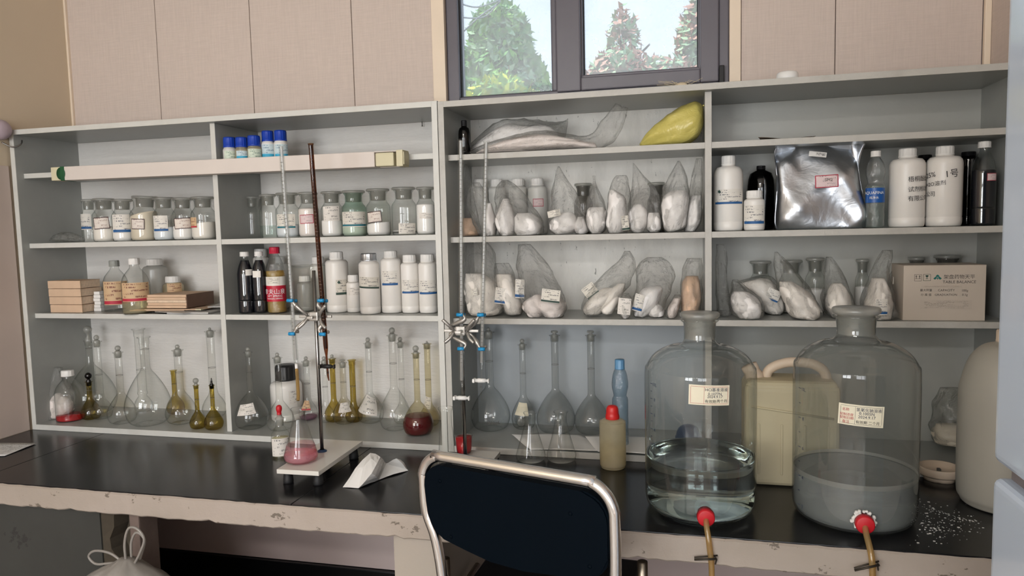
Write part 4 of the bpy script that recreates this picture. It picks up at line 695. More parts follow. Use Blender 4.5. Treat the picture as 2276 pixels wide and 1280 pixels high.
BAGS = [{'name': 'powder_bag', 'label': 'long clear bag of white powder lying flat with its open end turned up', 'cat': 'bag', 'group': 'bags lying on the top shelf of the right unit', 'loc': (-0.3523, 0.075, 1.6873), 'film': [(-0.2708, 0.0065, -0.2691, 0.0144, 0.01, 0), (-0.2233, 0.0042, -0.2142, 0.0342, 0.035, 0), (-0.1408, 0.0016, -0.1259, 0.0532, 0.05, 0), (-0.0596, 0.0015, -0.0517, 0.0596, 0.055, 0), (0.0069, 0.0015, 0.0078, 0.0499, 0.05, 0), (0.0724, 0.0015, 0.0665, 0.0391, 0.035, 0), (0.1112, 0.0015, 0.0964, 0.0465, 0.022, 0), (0.1525, 0.0156, 0.12, 0.0781, 0.016, 0), (0.1783, 0.0559, 0.1446, 0.1069, 0.012, 0), (0.1953, 0.1113, 0.1614, 0.126, 0.006, 0)], 'lobes': [[(-0.2512, 0.0055, -0.2483, 0.0094, 0.01, 0), (-0.2025, 0.0046, -0.1977, 0.0281, 0.032, 0), (-0.1271, 0.0023, -0.1193, 0.0463, 0.042, 0), (-0.0462, 0.0015, -0.0426, 0.0488, 0.045, 0), (0.0201, 0.0017, 0.0181, 0.0378, 0.04, 0), (0.0724, 0.0018, 0.0689, 0.025, 0.03, 0), (0.1087, 0.0026, 0.1012, 0.0182, 0.012, 0)]], 'labs': [], 'fmat': 'film', 'lmat': 'powder_pink', 'seed': 2},
 {'name': 'powder_bag', 'label': 'rounded clear bag of white powder heaped behind the long lying bag', 'cat': 'bag', 'group': 'bags lying on the top shelf of the right unit', 'loc': (-0.4916, 0.185, 1.6873), 'film': [(-0.1645, 0.0184, -0.1577, 0.0503, 0.03, 0), (-0.1219, 0.0164, -0.0979, 0.093, 0.05, 0), (-0.0709, 0.014, -0.0466, 0.1162, 0.06, 0), (0.001, 0.012, 0.0147, 0.1127, 0.06, 0), (0.0578, 0.0121, 0.0738, 0.1065, 0.055, 0), (0.107, 0.0124, 0.1211, 0.0984, 0.045, 0), (0.1354, 0.0463, 0.1462, 0.1078, 0.015, 0)], 'lobes': [[(-0.1586, 0.0182, -0.1506, 0.0401, 0.03, 0), (-0.1146, 0.0161, -0.091, 0.0788, 0.045, 0), (-0.0564, 0.0147, -0.0398, 0.1021, 0.05, 0), (0.0082, 0.013, 0.0171, 0.0934, 0.05, 0), (0.0649, 0.0131, 0.0805, 0.0926, 0.045, 0), (0.0931, 0.0186, 0.1149, 0.0663, 0.02, 0)]], 'labs': [], 'fmat': 'film', 'lmat': 'powder_white', 'seed': 3},
 {'name': 'powder_bag', 'label': 'tall narrow clear bag with a little pinkish powder, leftmost beside the burette', 'cat': 'bag', 'group': 'powder bags on the second shelf of the right unit', 'loc': (-0.6687, 0.16, 1.4456), 'film': [(0.0016, 0.2263, 0.006, 0.2263, 0.004, 0), (-0.0115, 0.1831, 0.0179, 0.1831, 0.014, 0), (-0.0312, 0.1204, 0.0278, 0.1204, 0.03, 0), (-0.0419, 0.0642, 0.0379, 0.0642, 0.04, 0), (-0.0433, 0.0218, 0.0455, 0.0218, 0.042, 0), (-0.038, 0.0015, 0.0419, 0.0015, 0.036, 0)], 'lobes': [[(-0.0243, 0.0572, 0.0201, 0.0572, 0.012, 0), (-0.0369, 0.0332, 0.0341, 0.0332, 0.034, 0), (-0.0377, 0.0105, 0.0422, 0.0105, 0.038, 0), (-0.0351, 0.0015, 0.036, 0.0015, 0.034, 0)]], 'labs': [], 'fmat': 'film', 'lmat': 'powder_peach', 'seed': 4},
 {'name': 'powder_bag', 'label': 'clear bag of white powder behind the right burette tube', 'cat': 'bag', 'group': 'powder bags on the second shelf of the right unit', 'loc': (-0.597, 0.085, 1.4456), 'film': [(-0.026, 0.1616, -0.0035, 0.1616, 0.005, 0), (-0.041, 0.136, 0.0127, 0.136, 0.016, 0), (-0.045, 0.0954, 0.0284, 0.0954, 0.03, 0), (-0.0294, 0.0477, 0.0411, 0.0477, 0.045, 0), (-0.0133, 0.0136, 0.0444, 0.0136, 0.044, 0), (0.0004, 0.0015, 0.0398, 0.0015, 0.034, 0)], 'lobes': [[(0.0145, 0.0984, 0.0313, 0.0984, 0.01, 0), (0.0078, 0.0607, 0.0401, 0.0607, 0.034, 0), (0.0095, 0.0229, 0.0433, 0.0229, 0.04, 0), (0.0145, 0.0015, 0.0398, 0.0015, 0.03, 0)]], 'labs': [], 'fmat': 'film', 'lmat': 'powder_white', 'seed': 5},
 {'name': 'powder_bag', 'label': 'wide clear bag holding two white powder packs, left of the stamped bottle', 'cat': 'bag', 'group': 'powder bags on the second shelf of the right unit', 'loc': (-0.4941, 0.085, 1.4456), 'film': [(-0.0364, 0.1648, -0.0171, 0.1648, 0.004, 0), (-0.0536, 0.146, 0.01, 0.146, 0.015, 0), (-0.0628, 0.1123, 0.0393, 0.1123, 0.03, 0), (-0.0583, 0.0719, 0.063, 0.0719, 0.05, 0), (-0.0537, 0.0315, 0.0839, 0.0315, 0.06, 0), (-0.046, 0.0073, 0.0861, 0.0073, 0.056, 0), (-0.0379, 0.0015, 0.0805, 0.0015, 0.045, 0)], 'lobes': [[(-0.035, 0.1101, -0.0157, 0.1101, 0.012, 0), (-0.0499, 0.0727, -0.0055, 0.0727, 0.036, 0), (-0.0565, 0.0326, -0.0037, 0.0326, 0.046, 0), (-0.0407, 0.0015, -0.0073, 0.0015, 0.038, 0)], [(0.0081, 0.0658, 0.0492, 0.0658, 0.012, 0), (0.0008, 0.0469, 0.0761, 0.0469, 0.042, 0), (-0.0013, 0.0176, 0.0795, 0.0176, 0.05, 0), (0.0065, 0.0015, 0.0723, 0.0015, 0.04, 0)]], 'labs': [], 'fmat': 'film', 'lmat': 'powder_white', 'seed': 6},
 {'name': 'powder_bag', 'label': 'tall pointed clear bag with two packs and blue printed label, fourth from left', 'cat': 'bag', 'group': 'powder bags on the second shelf of the right unit', 'loc': (-0.3412, 0.085, 1.4456), 'film': [(-0.02, 0.199, -0.016, 0.199, 0.003, 0), (-0.0299, 0.1662, 0.0034, 0.1662, 0.014, 0), (-0.0373, 0.1266, 0.0318, 0.1266, 0.03, 0), (-0.0409, 0.0806, 0.0496, 0.0806, 0.045, 0), (-0.0472, 0.0346, 0.0621, 0.0346, 0.055, 0), (-0.0476, 0.0121, 0.067, 0.0121, 0.055, 0), (-0.0345, 0.0015, 0.0588, 0.0015, 0.044, 0)], 'lobes': [[(-0.0064, 0.0648, 0.0202, 0.0648, 0.012, 0), (-0.0416, 0.0441, 0.0332, 0.0441, 0.04, 0), (-0.0475, 0.0178, 0.0327, 0.0178, 0.048, 0), (-0.0291, 0.0015, 0.0191, 0.0015, 0.038, 0)], [(0.0359, 0.0506, 0.0544, 0.0506, 0.012, 0), (0.0276, 0.0271, 0.0633, 0.0271, 0.036, 0), (0.0286, 0.0087, 0.0656, 0.0087, 0.038, 0), (0.035, 0.0015, 0.0588, 0.0015, 0.03, 0)]], 'labs': [((-0.0279, -0.0379, 0.0618), 0.0376, 0.0188, 0.2, 'label_print')], 'fmat': 'film', 'lmat': 'powder_white', 'seed': 7},
 {'name': 'powder_bag', 'label': 'small clear bag tied to a narrow tip with white powder, fifth from left', 'cat': 'bag', 'group': 'powder bags on the second shelf of the right unit', 'loc': (-0.2521, 0.08, 1.4456), 'film': [(-0.0075, 0.1671, 0.0003, 0.1671, 0.004, 0), (-0.0064, 0.1491, 0.0014, 0.1491, 0.006, 0), (-0.0146, 0.1232, 0.0114, 0.1232, 0.02, 0), (-0.0244, 0.0844, 0.0277, 0.0844, 0.036, 0), (-0.0288, 0.052, 0.0325, 0.052, 0.046, 0), (-0.0254, 0.0156, 0.0295, 0.0156, 0.046, 0), (-0.0139, 0.0015, 0.0175, 0.0015, 0.034, 0)], 'lobes': [[(-0.0179, 0.0766, 0.0237, 0.0766, 0.015, 0), (-0.026, 0.0597, 0.03, 0.0597, 0.04, 0), (-0.0239, 0.0233, 0.0296, 0.0233, 0.042, 0), (-0.0113, 0.0015, 0.0175, 0.0015, 0.03, 0)]], 'labs': [], 'fmat': 'film', 'lmat': 'powder_white', 'seed': 8},
 {'name': 'powder_bag', 'label': 'upright clear bag packed full of white powder with green printed label low down', 'cat': 'bag', 'group': 'powder bags on the second shelf of the right unit', 'loc': (-0.184, 0.08, 1.4456), 'film': [(-0.0071, 0.1653, 0.0209, 0.1653, 0.006, 0), (-0.0202, 0.1475, 0.0284, 0.1475, 0.016, 0), (-0.0296, 0.1143, 0.0331, 0.1143, 0.032, 0), (-0.034, 0.0695, 0.0327, 0.0695, 0.045, 0), (-0.0398, 0.0245, 0.0297, 0.0245, 0.048, 0), (-0.0324, 0.0015, 0.0192, 0.0015, 0.036, 0)], 'lobes': [[(-0.0282, 0.1254, -0.0127, 0.1254, 0.01, 0), (-0.031, 0.1018, 0.0177, 0.1018, 0.036, 0), (-0.0341, 0.0632, 0.0224, 0.0632, 0.042, 0), (-0.0372, 0.0246, 0.0195, 0.0246, 0.043, 0), (-0.0285, 0.0015, 0.0089, 0.0015, 0.03, 0)]], 'labs': [((0.0195, -0.0402, 0.0291), 0.0205, 0.0409, 0.1, 'label_greenband')], 'fmat': 'film', 'lmat': 'powder_white', 'seed': 9},
 {'name': 'powder_bag', 'label': 'pointed clear bag slanting right over two small white packs, seventh from left', 'cat': 'bag', 'group': 'powder bags on the second shelf of the right unit', 'loc': (-0.1196, 0.09, 1.4456), 'film': [(-0.0248, 0.199, -0.0222, 0.199, 0.003, 0), (-0.0264, 0.1615, 0.0066, 0.1615, 0.016, 0), (-0.0293, 0.1252, 0.0391, 0.1252, 0.03, 0), (-0.0373, 0.0868, 0.0514, 0.0868, 0.045, 0), (-0.0429, 0.042, 0.0536, 0.042, 0.055, 0), (-0.0406, 0.0124, 0.0534, 0.0124, 0.054, 0), (-0.028, 0.0015, 0.0458, 0.0015, 0.042, 0)], 'lobes': [[(-0.0195, 0.0822, 0.0009, 0.0822, 0.012, 0), (-0.0376, 0.0617, 0.0134, 0.0617, 0.038, 0), (-0.0405, 0.0232, 0.0118, 0.0232, 0.043, 0), (-0.0254, 0.0015, 0.0027, 0.0015, 0.032, 0)], [(0.0184, 0.0566, 0.0462, 0.0566, 0.014, 0), (0.0132, 0.04, 0.0524, 0.04, 0.036, 0), (0.013, 0.0143, 0.0535, 0.0143, 0.04, 0), (0.023, 0.0015, 0.0458, 0.0015, 0.03, 0)]], 'labs': [], 'fmat': 'film', 'lmat': 'powder_white', 'seed': 10},
 {'name': 'powder_bag', 'label': 'tall pointed clear bag full of lumpy white powder, second from the partition', 'cat': 'bag', 'group': 'powder bags on the second shelf of the right unit', 'loc': (-0.0259, 0.08, 1.4456), 'film': [(0.0057, 0.1988, 0.0118, 0.1988, 0.004, 0), (-0.0092, 0.1714, 0.0252, 0.1714, 0.018, 0), (-0.0293, 0.134, 0.0373, 0.134, 0.034, 0), (-0.0395, 0.0901, 0.0396, 0.0901, 0.048, 0), (-0.0397, 0.046, 0.0346, 0.046, 0.054, 0), (-0.035, 0.0106, 0.0246, 0.0106, 0.048, 0), (-0.0276, 0.0015, -0.0002, 0.0015, 0.03, 0)], 'lobes': [[(-0.012, 0.1162, 0.0299, 0.1162, 0.014, 0), (-0.0369, 0.0964, 0.0372, 0.0964, 0.042, 0), (-0.0372, 0.0523, 0.0322, 0.0523, 0.048, 0), (-0.0324, 0.0131, 0.0222, 0.0131, 0.042, 0), (-0.0226, 0.0015, -0.0027, 0.0015, 0.026, 0)]], 'labs': [], 'fmat': 'film', 'lmat': 'powder_white', 'seed': 11},
 {'name': 'powder_bag', 'label': 'narrow clear bag of white powder pressed against the partition', 'cat': 'bag', 'group': 'powder bags on the second shelf of the right unit', 'loc': (0.0267, 0.1, 1.4456), 'film': [(0.0047, 0.2055, 0.0194, 0.2055, 0.006, 0), (-0.0052, 0.1706, 0.0218, 0.1706, 0.016, 0), (-0.0152, 0.1205, 0.0217, 0.1205, 0.03, 0), (-0.0228, 0.0701, 0.0204, 0.0701, 0.042, 0), (-0.0304, 0.0258, 0.0167, 0.0258, 0.044, 0), (-0.0305, 0.0015, -0.0007, 0.0015, 0.032, 0)], 'lobes': [[(-0.0103, 0.1015, 0.0192, 0.1015, 0.014, 0), (-0.0178, 0.0764, 0.0192, 0.0764, 0.036, 0), (-0.0254, 0.0321, 0.0154, 0.0321, 0.04, 0), (-0.028, 0.0015, -0.0007, 0.0015, 0.03, 0)]], 'labs': [], 'fmat': 'film', 'lmat': 'powder_white', 'seed': 12},
 {'name': 'powder_bag', 'label': 'large clear bag of cream powder behind the two right burettes', 'cat': 'bag', 'group': 'powder bags on the lowest shelf of the right unit', 'loc': (-0.6078, 0.1, 1.2024), 'film': [(-0.0508, 0.2288, 0.018, 0.2288, 0.006, 0), (-0.0549, 0.1888, 0.0453, 0.1888, 0.03, 0), (-0.0539, 0.1267, 0.0521, 0.1267, 0.05, 0), (-0.0527, 0.0714, 0.0677, 0.0714, 0.062, 0), (-0.0511, 0.0297, 0.0723, 0.0297, 0.06, 0), (-0.0459, 0.0075, 0.0632, 0.0075, 0.05, 0)], 'lobes': [[(-0.048, 0.1297, 0.0009, 0.1297, 0.02, 0), (-0.0518, 0.0991, 0.0429, 0.0991, 0.048, 0), (-0.0504, 0.0506, 0.0643, 0.0506, 0.056, 0), (-0.0457, 0.0158, 0.0663, 0.0158, 0.052, 0), (-0.0373, 0.0047, 0.0546, 0.0047, 0.044, 0)]], 'labs': [((-0.0048, -0.065, 0.0783), 0.0201, 0.0201, 0.1, 'label_print')], 'fmat': 'film', 'lmat': 'powder_cream', 'seed': 13},
 {'name': 'powder_bag', 'label': 'clear bag of white powder with blue banded label right of the burettes', 'cat': 'bag', 'group': 'powder bags on the lowest shelf of the right unit', 'loc': (-0.5222, 0.095, 1.2024), 'film': [(-0.0397, 0.1607, 0.0025, 0.1607, 0.006, 0), (-0.0432, 0.1374, 0.0159, 0.1374, 0.022, 0), (-0.0387, 0.0923, 0.0288, 0.0923, 0.04, 0), (-0.0256, 0.0511, 0.0446, 0.0511, 0.05, 0), (-0.0179, 0.0237, 0.0467, 0.0237, 0.05, 0), (-0.0042, 0.0058, 0.038, 0.0058, 0.04, 0)], 'lobes': [[(-0.035, 0.1279, 0.0101, 0.1279, 0.018, 0), (-0.033, 0.0964, 0.0261, 0.0964, 0.036, 0), (-0.02, 0.0511, 0.0418, 0.0511, 0.044, 0), (-0.0041, 0.0072, 0.038, 0.0072, 0.034, 0)]], 'labs': [((-0.0126, -0.0444, 0.0648), 0.0367, 0.0479, -0.12, 'label_blueband')], 'fmat': 'film', 'lmat': 'powder_cream', 'seed': 14},
 {'name': 'powder_bag', 'label': 'big clear bag slumped over two white packs left of the empty space', 'cat': 'bag', 'group': 'powder bags on the lowest shelf of the right unit', 'loc': (-0.4307, 0.085, 1.2024), 'film': [(-0.0547, 0.2168, -0.0189, 0.2168, 0.006, 0), (-0.0581, 0.1912, 0.0051, 0.1912, 0.02, 0), (-0.0619, 0.1466, 0.0396, 0.1466, 0.035, 0), (-0.0547, 0.0994, 0.0631, 0.0994, 0.05, 0), (-0.0475, 0.0522, 0.0839, 0.0522, 0.065, 0), (-0.0398, 0.0211, 0.0874, 0.0211, 0.062, 0), (-0.0264, 0.0015, 0.0803, 0.0015, 0.05, 0)], 'lobes': [[(-0.0057, 0.0657, 0.008, 0.0657, 0.012, 0), (-0.0365, 0.0481, 0.0186, 0.0481, 0.04, 0), (-0.0439, 0.0264, 0.0236, 0.0264, 0.046, 0), (-0.0265, 0.0015, 0.0121, 0.0015, 0.036, 0)], [(0.0272, 0.0656, 0.0516, 0.0656, 0.014, 0), (0.0076, 0.0454, 0.0811, 0.0454, 0.046, 0), (0.0071, 0.0212, 0.0833, 0.0212, 0.05, 0), (0.0231, 0.0015, 0.0748, 0.0015, 0.04, 0)]], 'labs': [((-0.0467, -0.0321, 0.0861), 0.0277, 0.0554, -0.05, 'label_blueband'), ((0.0517, -0.0621, 0.067), 0.0543, 0.038, -0.12, 'label_greenband')], 'fmat': 'film', 'lmat': 'powder_pink', 'seed': 15},
 {'name': 'powder_bag', 'label': 'long clear bag leaning left with slanted label, right of the empty space', 'cat': 'bag', 'group': 'powder bags on the lowest shelf of the right unit', 'loc': (-0.2138, 0.105, 1.2024), 'film': [(0.0414, 0.1913, 0.057, 0.1913, 0.005, 0), (0.0228, 0.1624, 0.0722, 0.1624, 0.02, 0), (-0.0157, 0.1297, 0.0719, 0.1297, 0.035, 0), (-0.0521, 0.0901, 0.056, 0.0901, 0.048, 0), (-0.0795, 0.0502, 0.0229, 0.0502, 0.056, 0), (-0.088, 0.0233, -0.0104, 0.0233, 0.054, 0), (-0.0801, 0.0072, -0.0239, 0.0072, 0.042, 0)], 'lobes': [[(-0.0229, 0.0835, 0.0061, 0.0835, 0.012, 0), (-0.0606, 0.0569, 0.0058, 0.0569, 0.042, 0), (-0.0812, 0.0247, -0.0171, 0.0247, 0.046, 0), (-0.0748, 0.0072, -0.0306, 0.0072, 0.036, 0)], [(0.0221, 0.0966, 0.043, 0.0966, 0.01, 0), (-0.0152, 0.0635, 0.0348, 0.0635, 0.038, 0), (-0.033, 0.0248, 0.016, 0.0248, 0.042, 0), (-0.0239, 0.0088, 0.0053, 0.0088, 0.032, 0)]], 'labs': [((-0.059, -0.0178, 0.0757), 0.0401, 0.0374, 0.65, 'label_greenband')], 'fmat': 'film', 'lmat': 'powder_cream', 'seed': 16},
 {'name': 'powder_bag', 'label': 'small clear pack of white powder with printed label in front', 'cat': 'bag', 'group': 'powder bags on the lowest shelf of the right unit', 'loc': (-0.1672, 0.06, 1.2024), 'film': [(-0.0054, 0.0717, 0.01, 0.0717, 0.006, 0), (-0.0158, 0.0561, 0.0175, 0.0561, 0.022, 0), (-0.0251, 0.0327, 0.0224, 0.0327, 0.036, 0), (-0.0214, 0.0119, 0.0171, 0.0119, 0.036, 0), (-0.0087, 0.0015, 0.0092, 0.0015, 0.026, 0)], 'lobes': [[(-0.0081, 0.0587, 0.0124, 0.0587, 0.012, 0), (-0.0212, 0.0327, 0.0198, 0.0327, 0.032, 0), (-0.0087, 0.0015, 0.0093, 0.0015, 0.022, 0)]], 'labs': [((-0.0006, -0.04, 0.0379), 0.0359, 0.0461, -0.1, 'label_hand')], 'fmat': 'film', 'lmat': 'powder_white', 'seed': 17},
 {'name': 'powder_bag', 'label': 'clear bag gathered at the top over white packs with blue label', 'cat': 'bag', 'group': 'powder bags on the lowest shelf of the right unit', 'loc': (-0.0944, 0.1, 1.2024), 'film': [(-0.0133, 0.1721, 0.0274, 0.1721, 0.008, 0), (-0.0418, 0.1513, 0.0526, 0.1513, 0.022, 0), (-0.0447, 0.1161, 0.0626, 0.1161, 0.04, 0), (-0.0477, 0.0704, 0.0548, 0.0704, 0.055, 0), (-0.0532, 0.031, 0.0368, 0.031, 0.06, 0), (-0.0509, 0.0047, 0.0315, 0.0047, 0.052, 0), (-0.038, 0.0015, 0.0213, 0.0015, 0.04, 0)], 'lobes': [[(-0.0037, 0.0887, 0.0244, 0.0887, 0.014, 0), (-0.0321, 0.077, 0.032, 0.077, 0.04, 0), (-0.0479, 0.0415, 0.019, 0.0415, 0.048, 0), (-0.0509, 0.0072, -0.012, 0.0072, 0.04, 0), (-0.0406, 0.0015, -0.0199, 0.0015, 0.03, 0)], [(0.0036, 0.0363, 0.019, 0.0363, 0.012, 0), (-0.0068, 0.0206, 0.0342, 0.0206, 0.034, 0), (-0.0095, 0.0048, 0.0341, 0.0048, 0.036, 0), (0.0007, 0.0015, 0.0238, 0.0015, 0.028, 0)]], 'labs': [((-0.0356, -0.0536, 0.0455), 0.0272, 0.0491, -0.25, 'label_blueband')], 'fmat': 'film', 'lmat': 'powder_white', 'seed': 18},
 {'name': 'powder_bag', 'label': 'small clear bag of pinkish powder between white and peach bags', 'cat': 'bag', 'group': 'powder bags on the lowest shelf of the right unit', 'loc': (-0.0316, 0.07, 1.2024), 'film': [(0.0024, 0.0667, 0.0173, 0.0667, 0.006, 0), (-0.0051, 0.0538, 0.0222, 0.0538, 0.02, 0), (-0.0203, 0.0281, 0.0147, 0.0281, 0.032, 0), (-0.0254, 0.0088, 0.0096, 0.0088, 0.034, 0), (-0.0179, 0.0015, 0.0021, 0.0015, 0.026, 0)], 'lobes': [[(-0.0001, 0.0564, 0.0173, 0.0564, 0.012, 0), (-0.0178, 0.0268, 0.0134, 0.0268, 0.028, 0), (-0.0154, 0.0015, 0.0021, 0.0015, 0.022, 0)]], 'labs': [], 'fmat': 'film', 'lmat': 'powder_pink', 'seed': 19},
 {'name': 'powder_bag', 'label': 'tall clear bag of peach coloured powder in the corner by the left carboy stopper', 'cat': 'bag', 'group': 'powder bags on the lowest shelf of the right unit', 'loc': (0.0165, 0.11, 1.2024), 'film': [(-0.0106, 0.1676, 0.0294, 0.1676, 0.01, 0), (-0.0232, 0.1444, 0.0306, 0.1444, 0.028, 0), (-0.0309, 0.1017, 0.0305, 0.1017, 0.045, 0), (-0.0311, 0.0563, 0.0292, 0.0563, 0.055, 0), (-0.0338, 0.0198, 0.0242, 0.0198, 0.055, 0), (-0.0263, 0.0015, 0.0116, 0.0015, 0.042, 0)], 'lobes': [[(-0.0157, 0.116, 0.0193, 0.116, 0.018, 0), (-0.0259, 0.0953, 0.0243, 0.0953, 0.042, 0), (-0.0286, 0.0563, 0.0267, 0.0563, 0.05, 0), (-0.0287, 0.0172, 0.0191, 0.0172, 0.048, 0), (-0.0212, 0.0015, 0.0091, 0.0015, 0.036, 0)]], 'labs': [], 'fmat': 'film', 'lmat': 'powder_peach', 'seed': 20},
 {'name': 'powder_bag', 'label': 'empty looking lavender grey film bag standing against the partition', 'cat': 'bag', 'group': 'powder bags left of the printed carton', 'loc': (0.1036, 0.12, 1.2024), 'film': [(-0.0177, 0.2059, 0.0069, 0.2059, 0.005, 0), (-0.0202, 0.1648, 0.0119, 0.1648, 0.012, 0), (-0.0202, 0.107, 0.012, 0.107, 0.02, 0), (-0.0177, 0.0488, 0.0219, 0.0488, 0.03, 0), (-0.0152, 0.0138, 0.0281, 0.0138, 0.034, 0), (-0.0102, 0.0015, 0.0195, 0.0015, 0.026, 0)], 'lobes': [], 'labs': [], 'fmat': 'film', 'lmat': 'powder_white', 'seed': 21},
 {'name': 'powder_bag', 'label': 'rounded clear bag of white powder lowest left of the carton shelf', 'cat': 'bag', 'group': 'powder bags left of the printed carton', 'loc': (0.1581, 0.075, 1.2024), 'film': [(-0.0306, 0.1076, -0.0162, 0.1076, 0.008, 0), (-0.0353, 0.0849, 0.0101, 0.0849, 0.026, 0), (-0.0401, 0.0572, 0.0411, 0.0572, 0.045, 0), (-0.0376, 0.0282, 0.0531, 0.0282, 0.056, 0), (-0.0255, 0.0068, 0.0508, 0.0068, 0.052, 0), (-0.0135, 0.0015, 0.0414, 0.0015, 0.04, 0)], 'lobes': [[(-0.0281, 0.0748, 0.0078, 0.0748, 0.02, 0), (-0.0353, 0.0547, 0.0364, 0.0547, 0.042, 0), (-0.0328, 0.027, 0.0484, 0.027, 0.05, 0), (-0.0111, 0.0015, 0.0414, 0.0015, 0.038, 0)]], 'labs': [], 'fmat': 'film', 'lmat': 'powder_white', 'seed': 22},
 {'name': 'powder_bag', 'label': 'long clear pack of cream powder leaning diagonally with navy label', 'cat': 'bag', 'group': 'powder bags left of the printed carton', 'loc': (0.2249, 0.165, 1.2024), 'film': [(-0.0806, 0.0955, -0.0149, 0.1133, 0.008, 0), (-0.0705, 0.0849, 0.0121, 0.1105, 0.03, 0), (-0.0418, 0.0508, 0.0318, 0.0871, 0.042, 0), (-0.0144, 0.0141, 0.0491, 0.0559, 0.044, 0), (0.0079, 0.0015, 0.0542, 0.0196, 0.036, 0), (0.0203, 0.0015, 0.0422, 0.0015, 0.024, 0)], 'lobes': [[(-0.0718, 0.0902, -0.0148, 0.1055, 0.014, 0), (-0.0618, 0.077, 0.0122, 0.1001, 0.028, 0), (-0.0343, 0.0482, 0.0294, 0.0793, 0.036, 0), (-0.0095, 0.0142, 0.0443, 0.0482, 0.038, 0), (0.0104, 0.0015, 0.0494, 0.0144, 0.03, 0), (0.0227, 0.0015, 0.0398, 0.0015, 0.02, 0)]], 'labs': [((0.0161, -0.04, 0.0586), 0.0367, 0.0343, -0.4, 'label_blueband')], 'fmat': 'film', 'lmat': 'powder_cream', 'seed': 23},
 {'name': 'powder_bag', 'label': 'tall clear bag whose powder filled corner hangs over the shelf edge', 'cat': 'bag', 'group': 'powder bags left of the printed carton', 'loc': (0.2889, 0.075, 1.2024), 'film': [(-0.0505, 0.1836, -0.0435, 0.1836, 0.006, 0), (-0.0526, 0.1464, -0.0061, 0.1464, 0.02, 0), (-0.0453, 0.1092, 0.0219, 0.1092, 0.035, 0), (-0.0357, 0.072, 0.0475, 0.072, 0.05, 0), (-0.0238, 0.0349, 0.0639, 0.0349, 0.062, 0), (-0.0142, 0.0101, 0.0688, 0.0101, 0.06, 0), (0.0068, 0.0015, 0.0598, 0.0015, 0.044, 0)], 'lobes': [[(-0.0382, 0.1018, -0.0057, 0.1018, 0.016, 0), (-0.0381, 0.077, 0.0314, 0.077, 0.042, 0), (-0.0238, 0.0411, 0.0581, 0.0411, 0.054, 0), (-0.0119, 0.0101, 0.0653, 0.0101, 0.054, 0), (0.0114, 0.0015, 0.0575, 0.0015, 0.04, 0)]], 'labs': [], 'fmat': 'film', 'lmat': 'powder_cream', 'seed': 24},
 {'name': 'powder_bag', 'label': 'clear upright bag with round pack behind the right carboy stopper', 'cat': 'bag', 'group': 'powder bags left of the printed carton', 'loc': (0.3995, 0.1, 1.2024), 'film': [(-0.0256, 0.167, -0.0119, 0.167, 0.005, 0), (-0.0299, 0.1374, 0.0089, 0.1374, 0.02, 0), (-0.0317, 0.0942, 0.0299, 0.0942, 0.04, 0), (-0.0335, 0.0509, 0.0464, 0.0509, 0.052, 0), (-0.0285, 0.0175, 0.0491, 0.0175, 0.05, 0), (-0.0121, 0.0015, 0.0336, 0.0015, 0.038, 0)], 'lobes': [[(-0.0087, 0.0942, 0.0163, 0.0942, 0.016, 0), (-0.0222, 0.0695, 0.0325, 0.0695, 0.04, 0), (-0.0263, 0.0324, 0.0421, 0.0324, 0.046, 0), (-0.0075, 0.0015, 0.0313, 0.0015, 0.034, 0)]], 'labs': [], 'fmat': 'film', 'lmat': 'powder_cream', 'seed': 25},
 {'name': 'powder_bag', 'label': 'clear bag with white label and gathered neck just left of the carton', 'cat': 'bag', 'group': 'powder bags left of the printed carton', 'loc': (0.5074, 0.08, 1.2024), 'film': [(0.0028, 0.1839, 0.0268, 0.1839, 0.006, 0), (-0.0099, 0.1613, 0.0273, 0.1613, 0.016, 0), (-0.0247, 0.1254, 0.0192, 0.1254, 0.03, 0), (-0.0373, 0.0833, 0.0265, 0.0833, 0.046, 0), (-0.05, 0.0409, 0.0361, 0.0409, 0.056, 0), (-0.0496, 0.0142, 0.0377, 0.0142, 0.054, 0), (-0.0337, 0.0015, 0.026, 0.0015, 0.042, 0)], 'lobes': [[(-0.0223, 0.1098, 0.0085, 0.1098, 0.018, 0), (-0.0306, 0.0772, 0.0201, 0.0772, 0.042, 0), (-0.041, 0.0348, 0.0296, 0.0348, 0.05, 0), (-0.0293, 0.0015, 0.0237, 0.0015, 0.038, 0)]], 'labs': [((-0.0111, -0.0598, 0.0385), 0.0287, 0.042, 0.0, 'label_blueband')], 'fmat': 'film', 'lmat': 'powder_cream', 'seed': 26},
 {'name': 'powder_bag', 'label': 'white powder pack wedged between the labelled bag and the carton', 'cat': 'bag', 'group': 'powder bags left of the printed carton', 'loc': (0.5662, 0.16, 1.2024), 'film': [(-0.0038, 0.1382, 0.0165, 0.1382, 0.006, 0), (-0.0169, 0.111, 0.0193, 0.111, 0.02, 0), (-0.0184, 0.0699, 0.0156, 0.0699, 0.03, 0), (-0.0176, 0.0261, 0.0097, 0.0261, 0.034, 0), (-0.0124, 0.0015, 0.008, 0.0015, 0.028, 0)], 'lobes': [[(-0.0098, 0.0985, 0.015, 0.0985, 0.014, 0), (-0.0137, 0.0636, 0.0112, 0.0636, 0.026, 0), (-0.0124, 0.0015, 0.008, 0.0015, 0.024, 0)]], 'labs': [((-0.0041, -0.0233, 0.0973), 0.0204, 0.0204, -0.1, 'label_print')], 'fmat': 'film', 'lmat': 'powder_white', 'seed': 27},
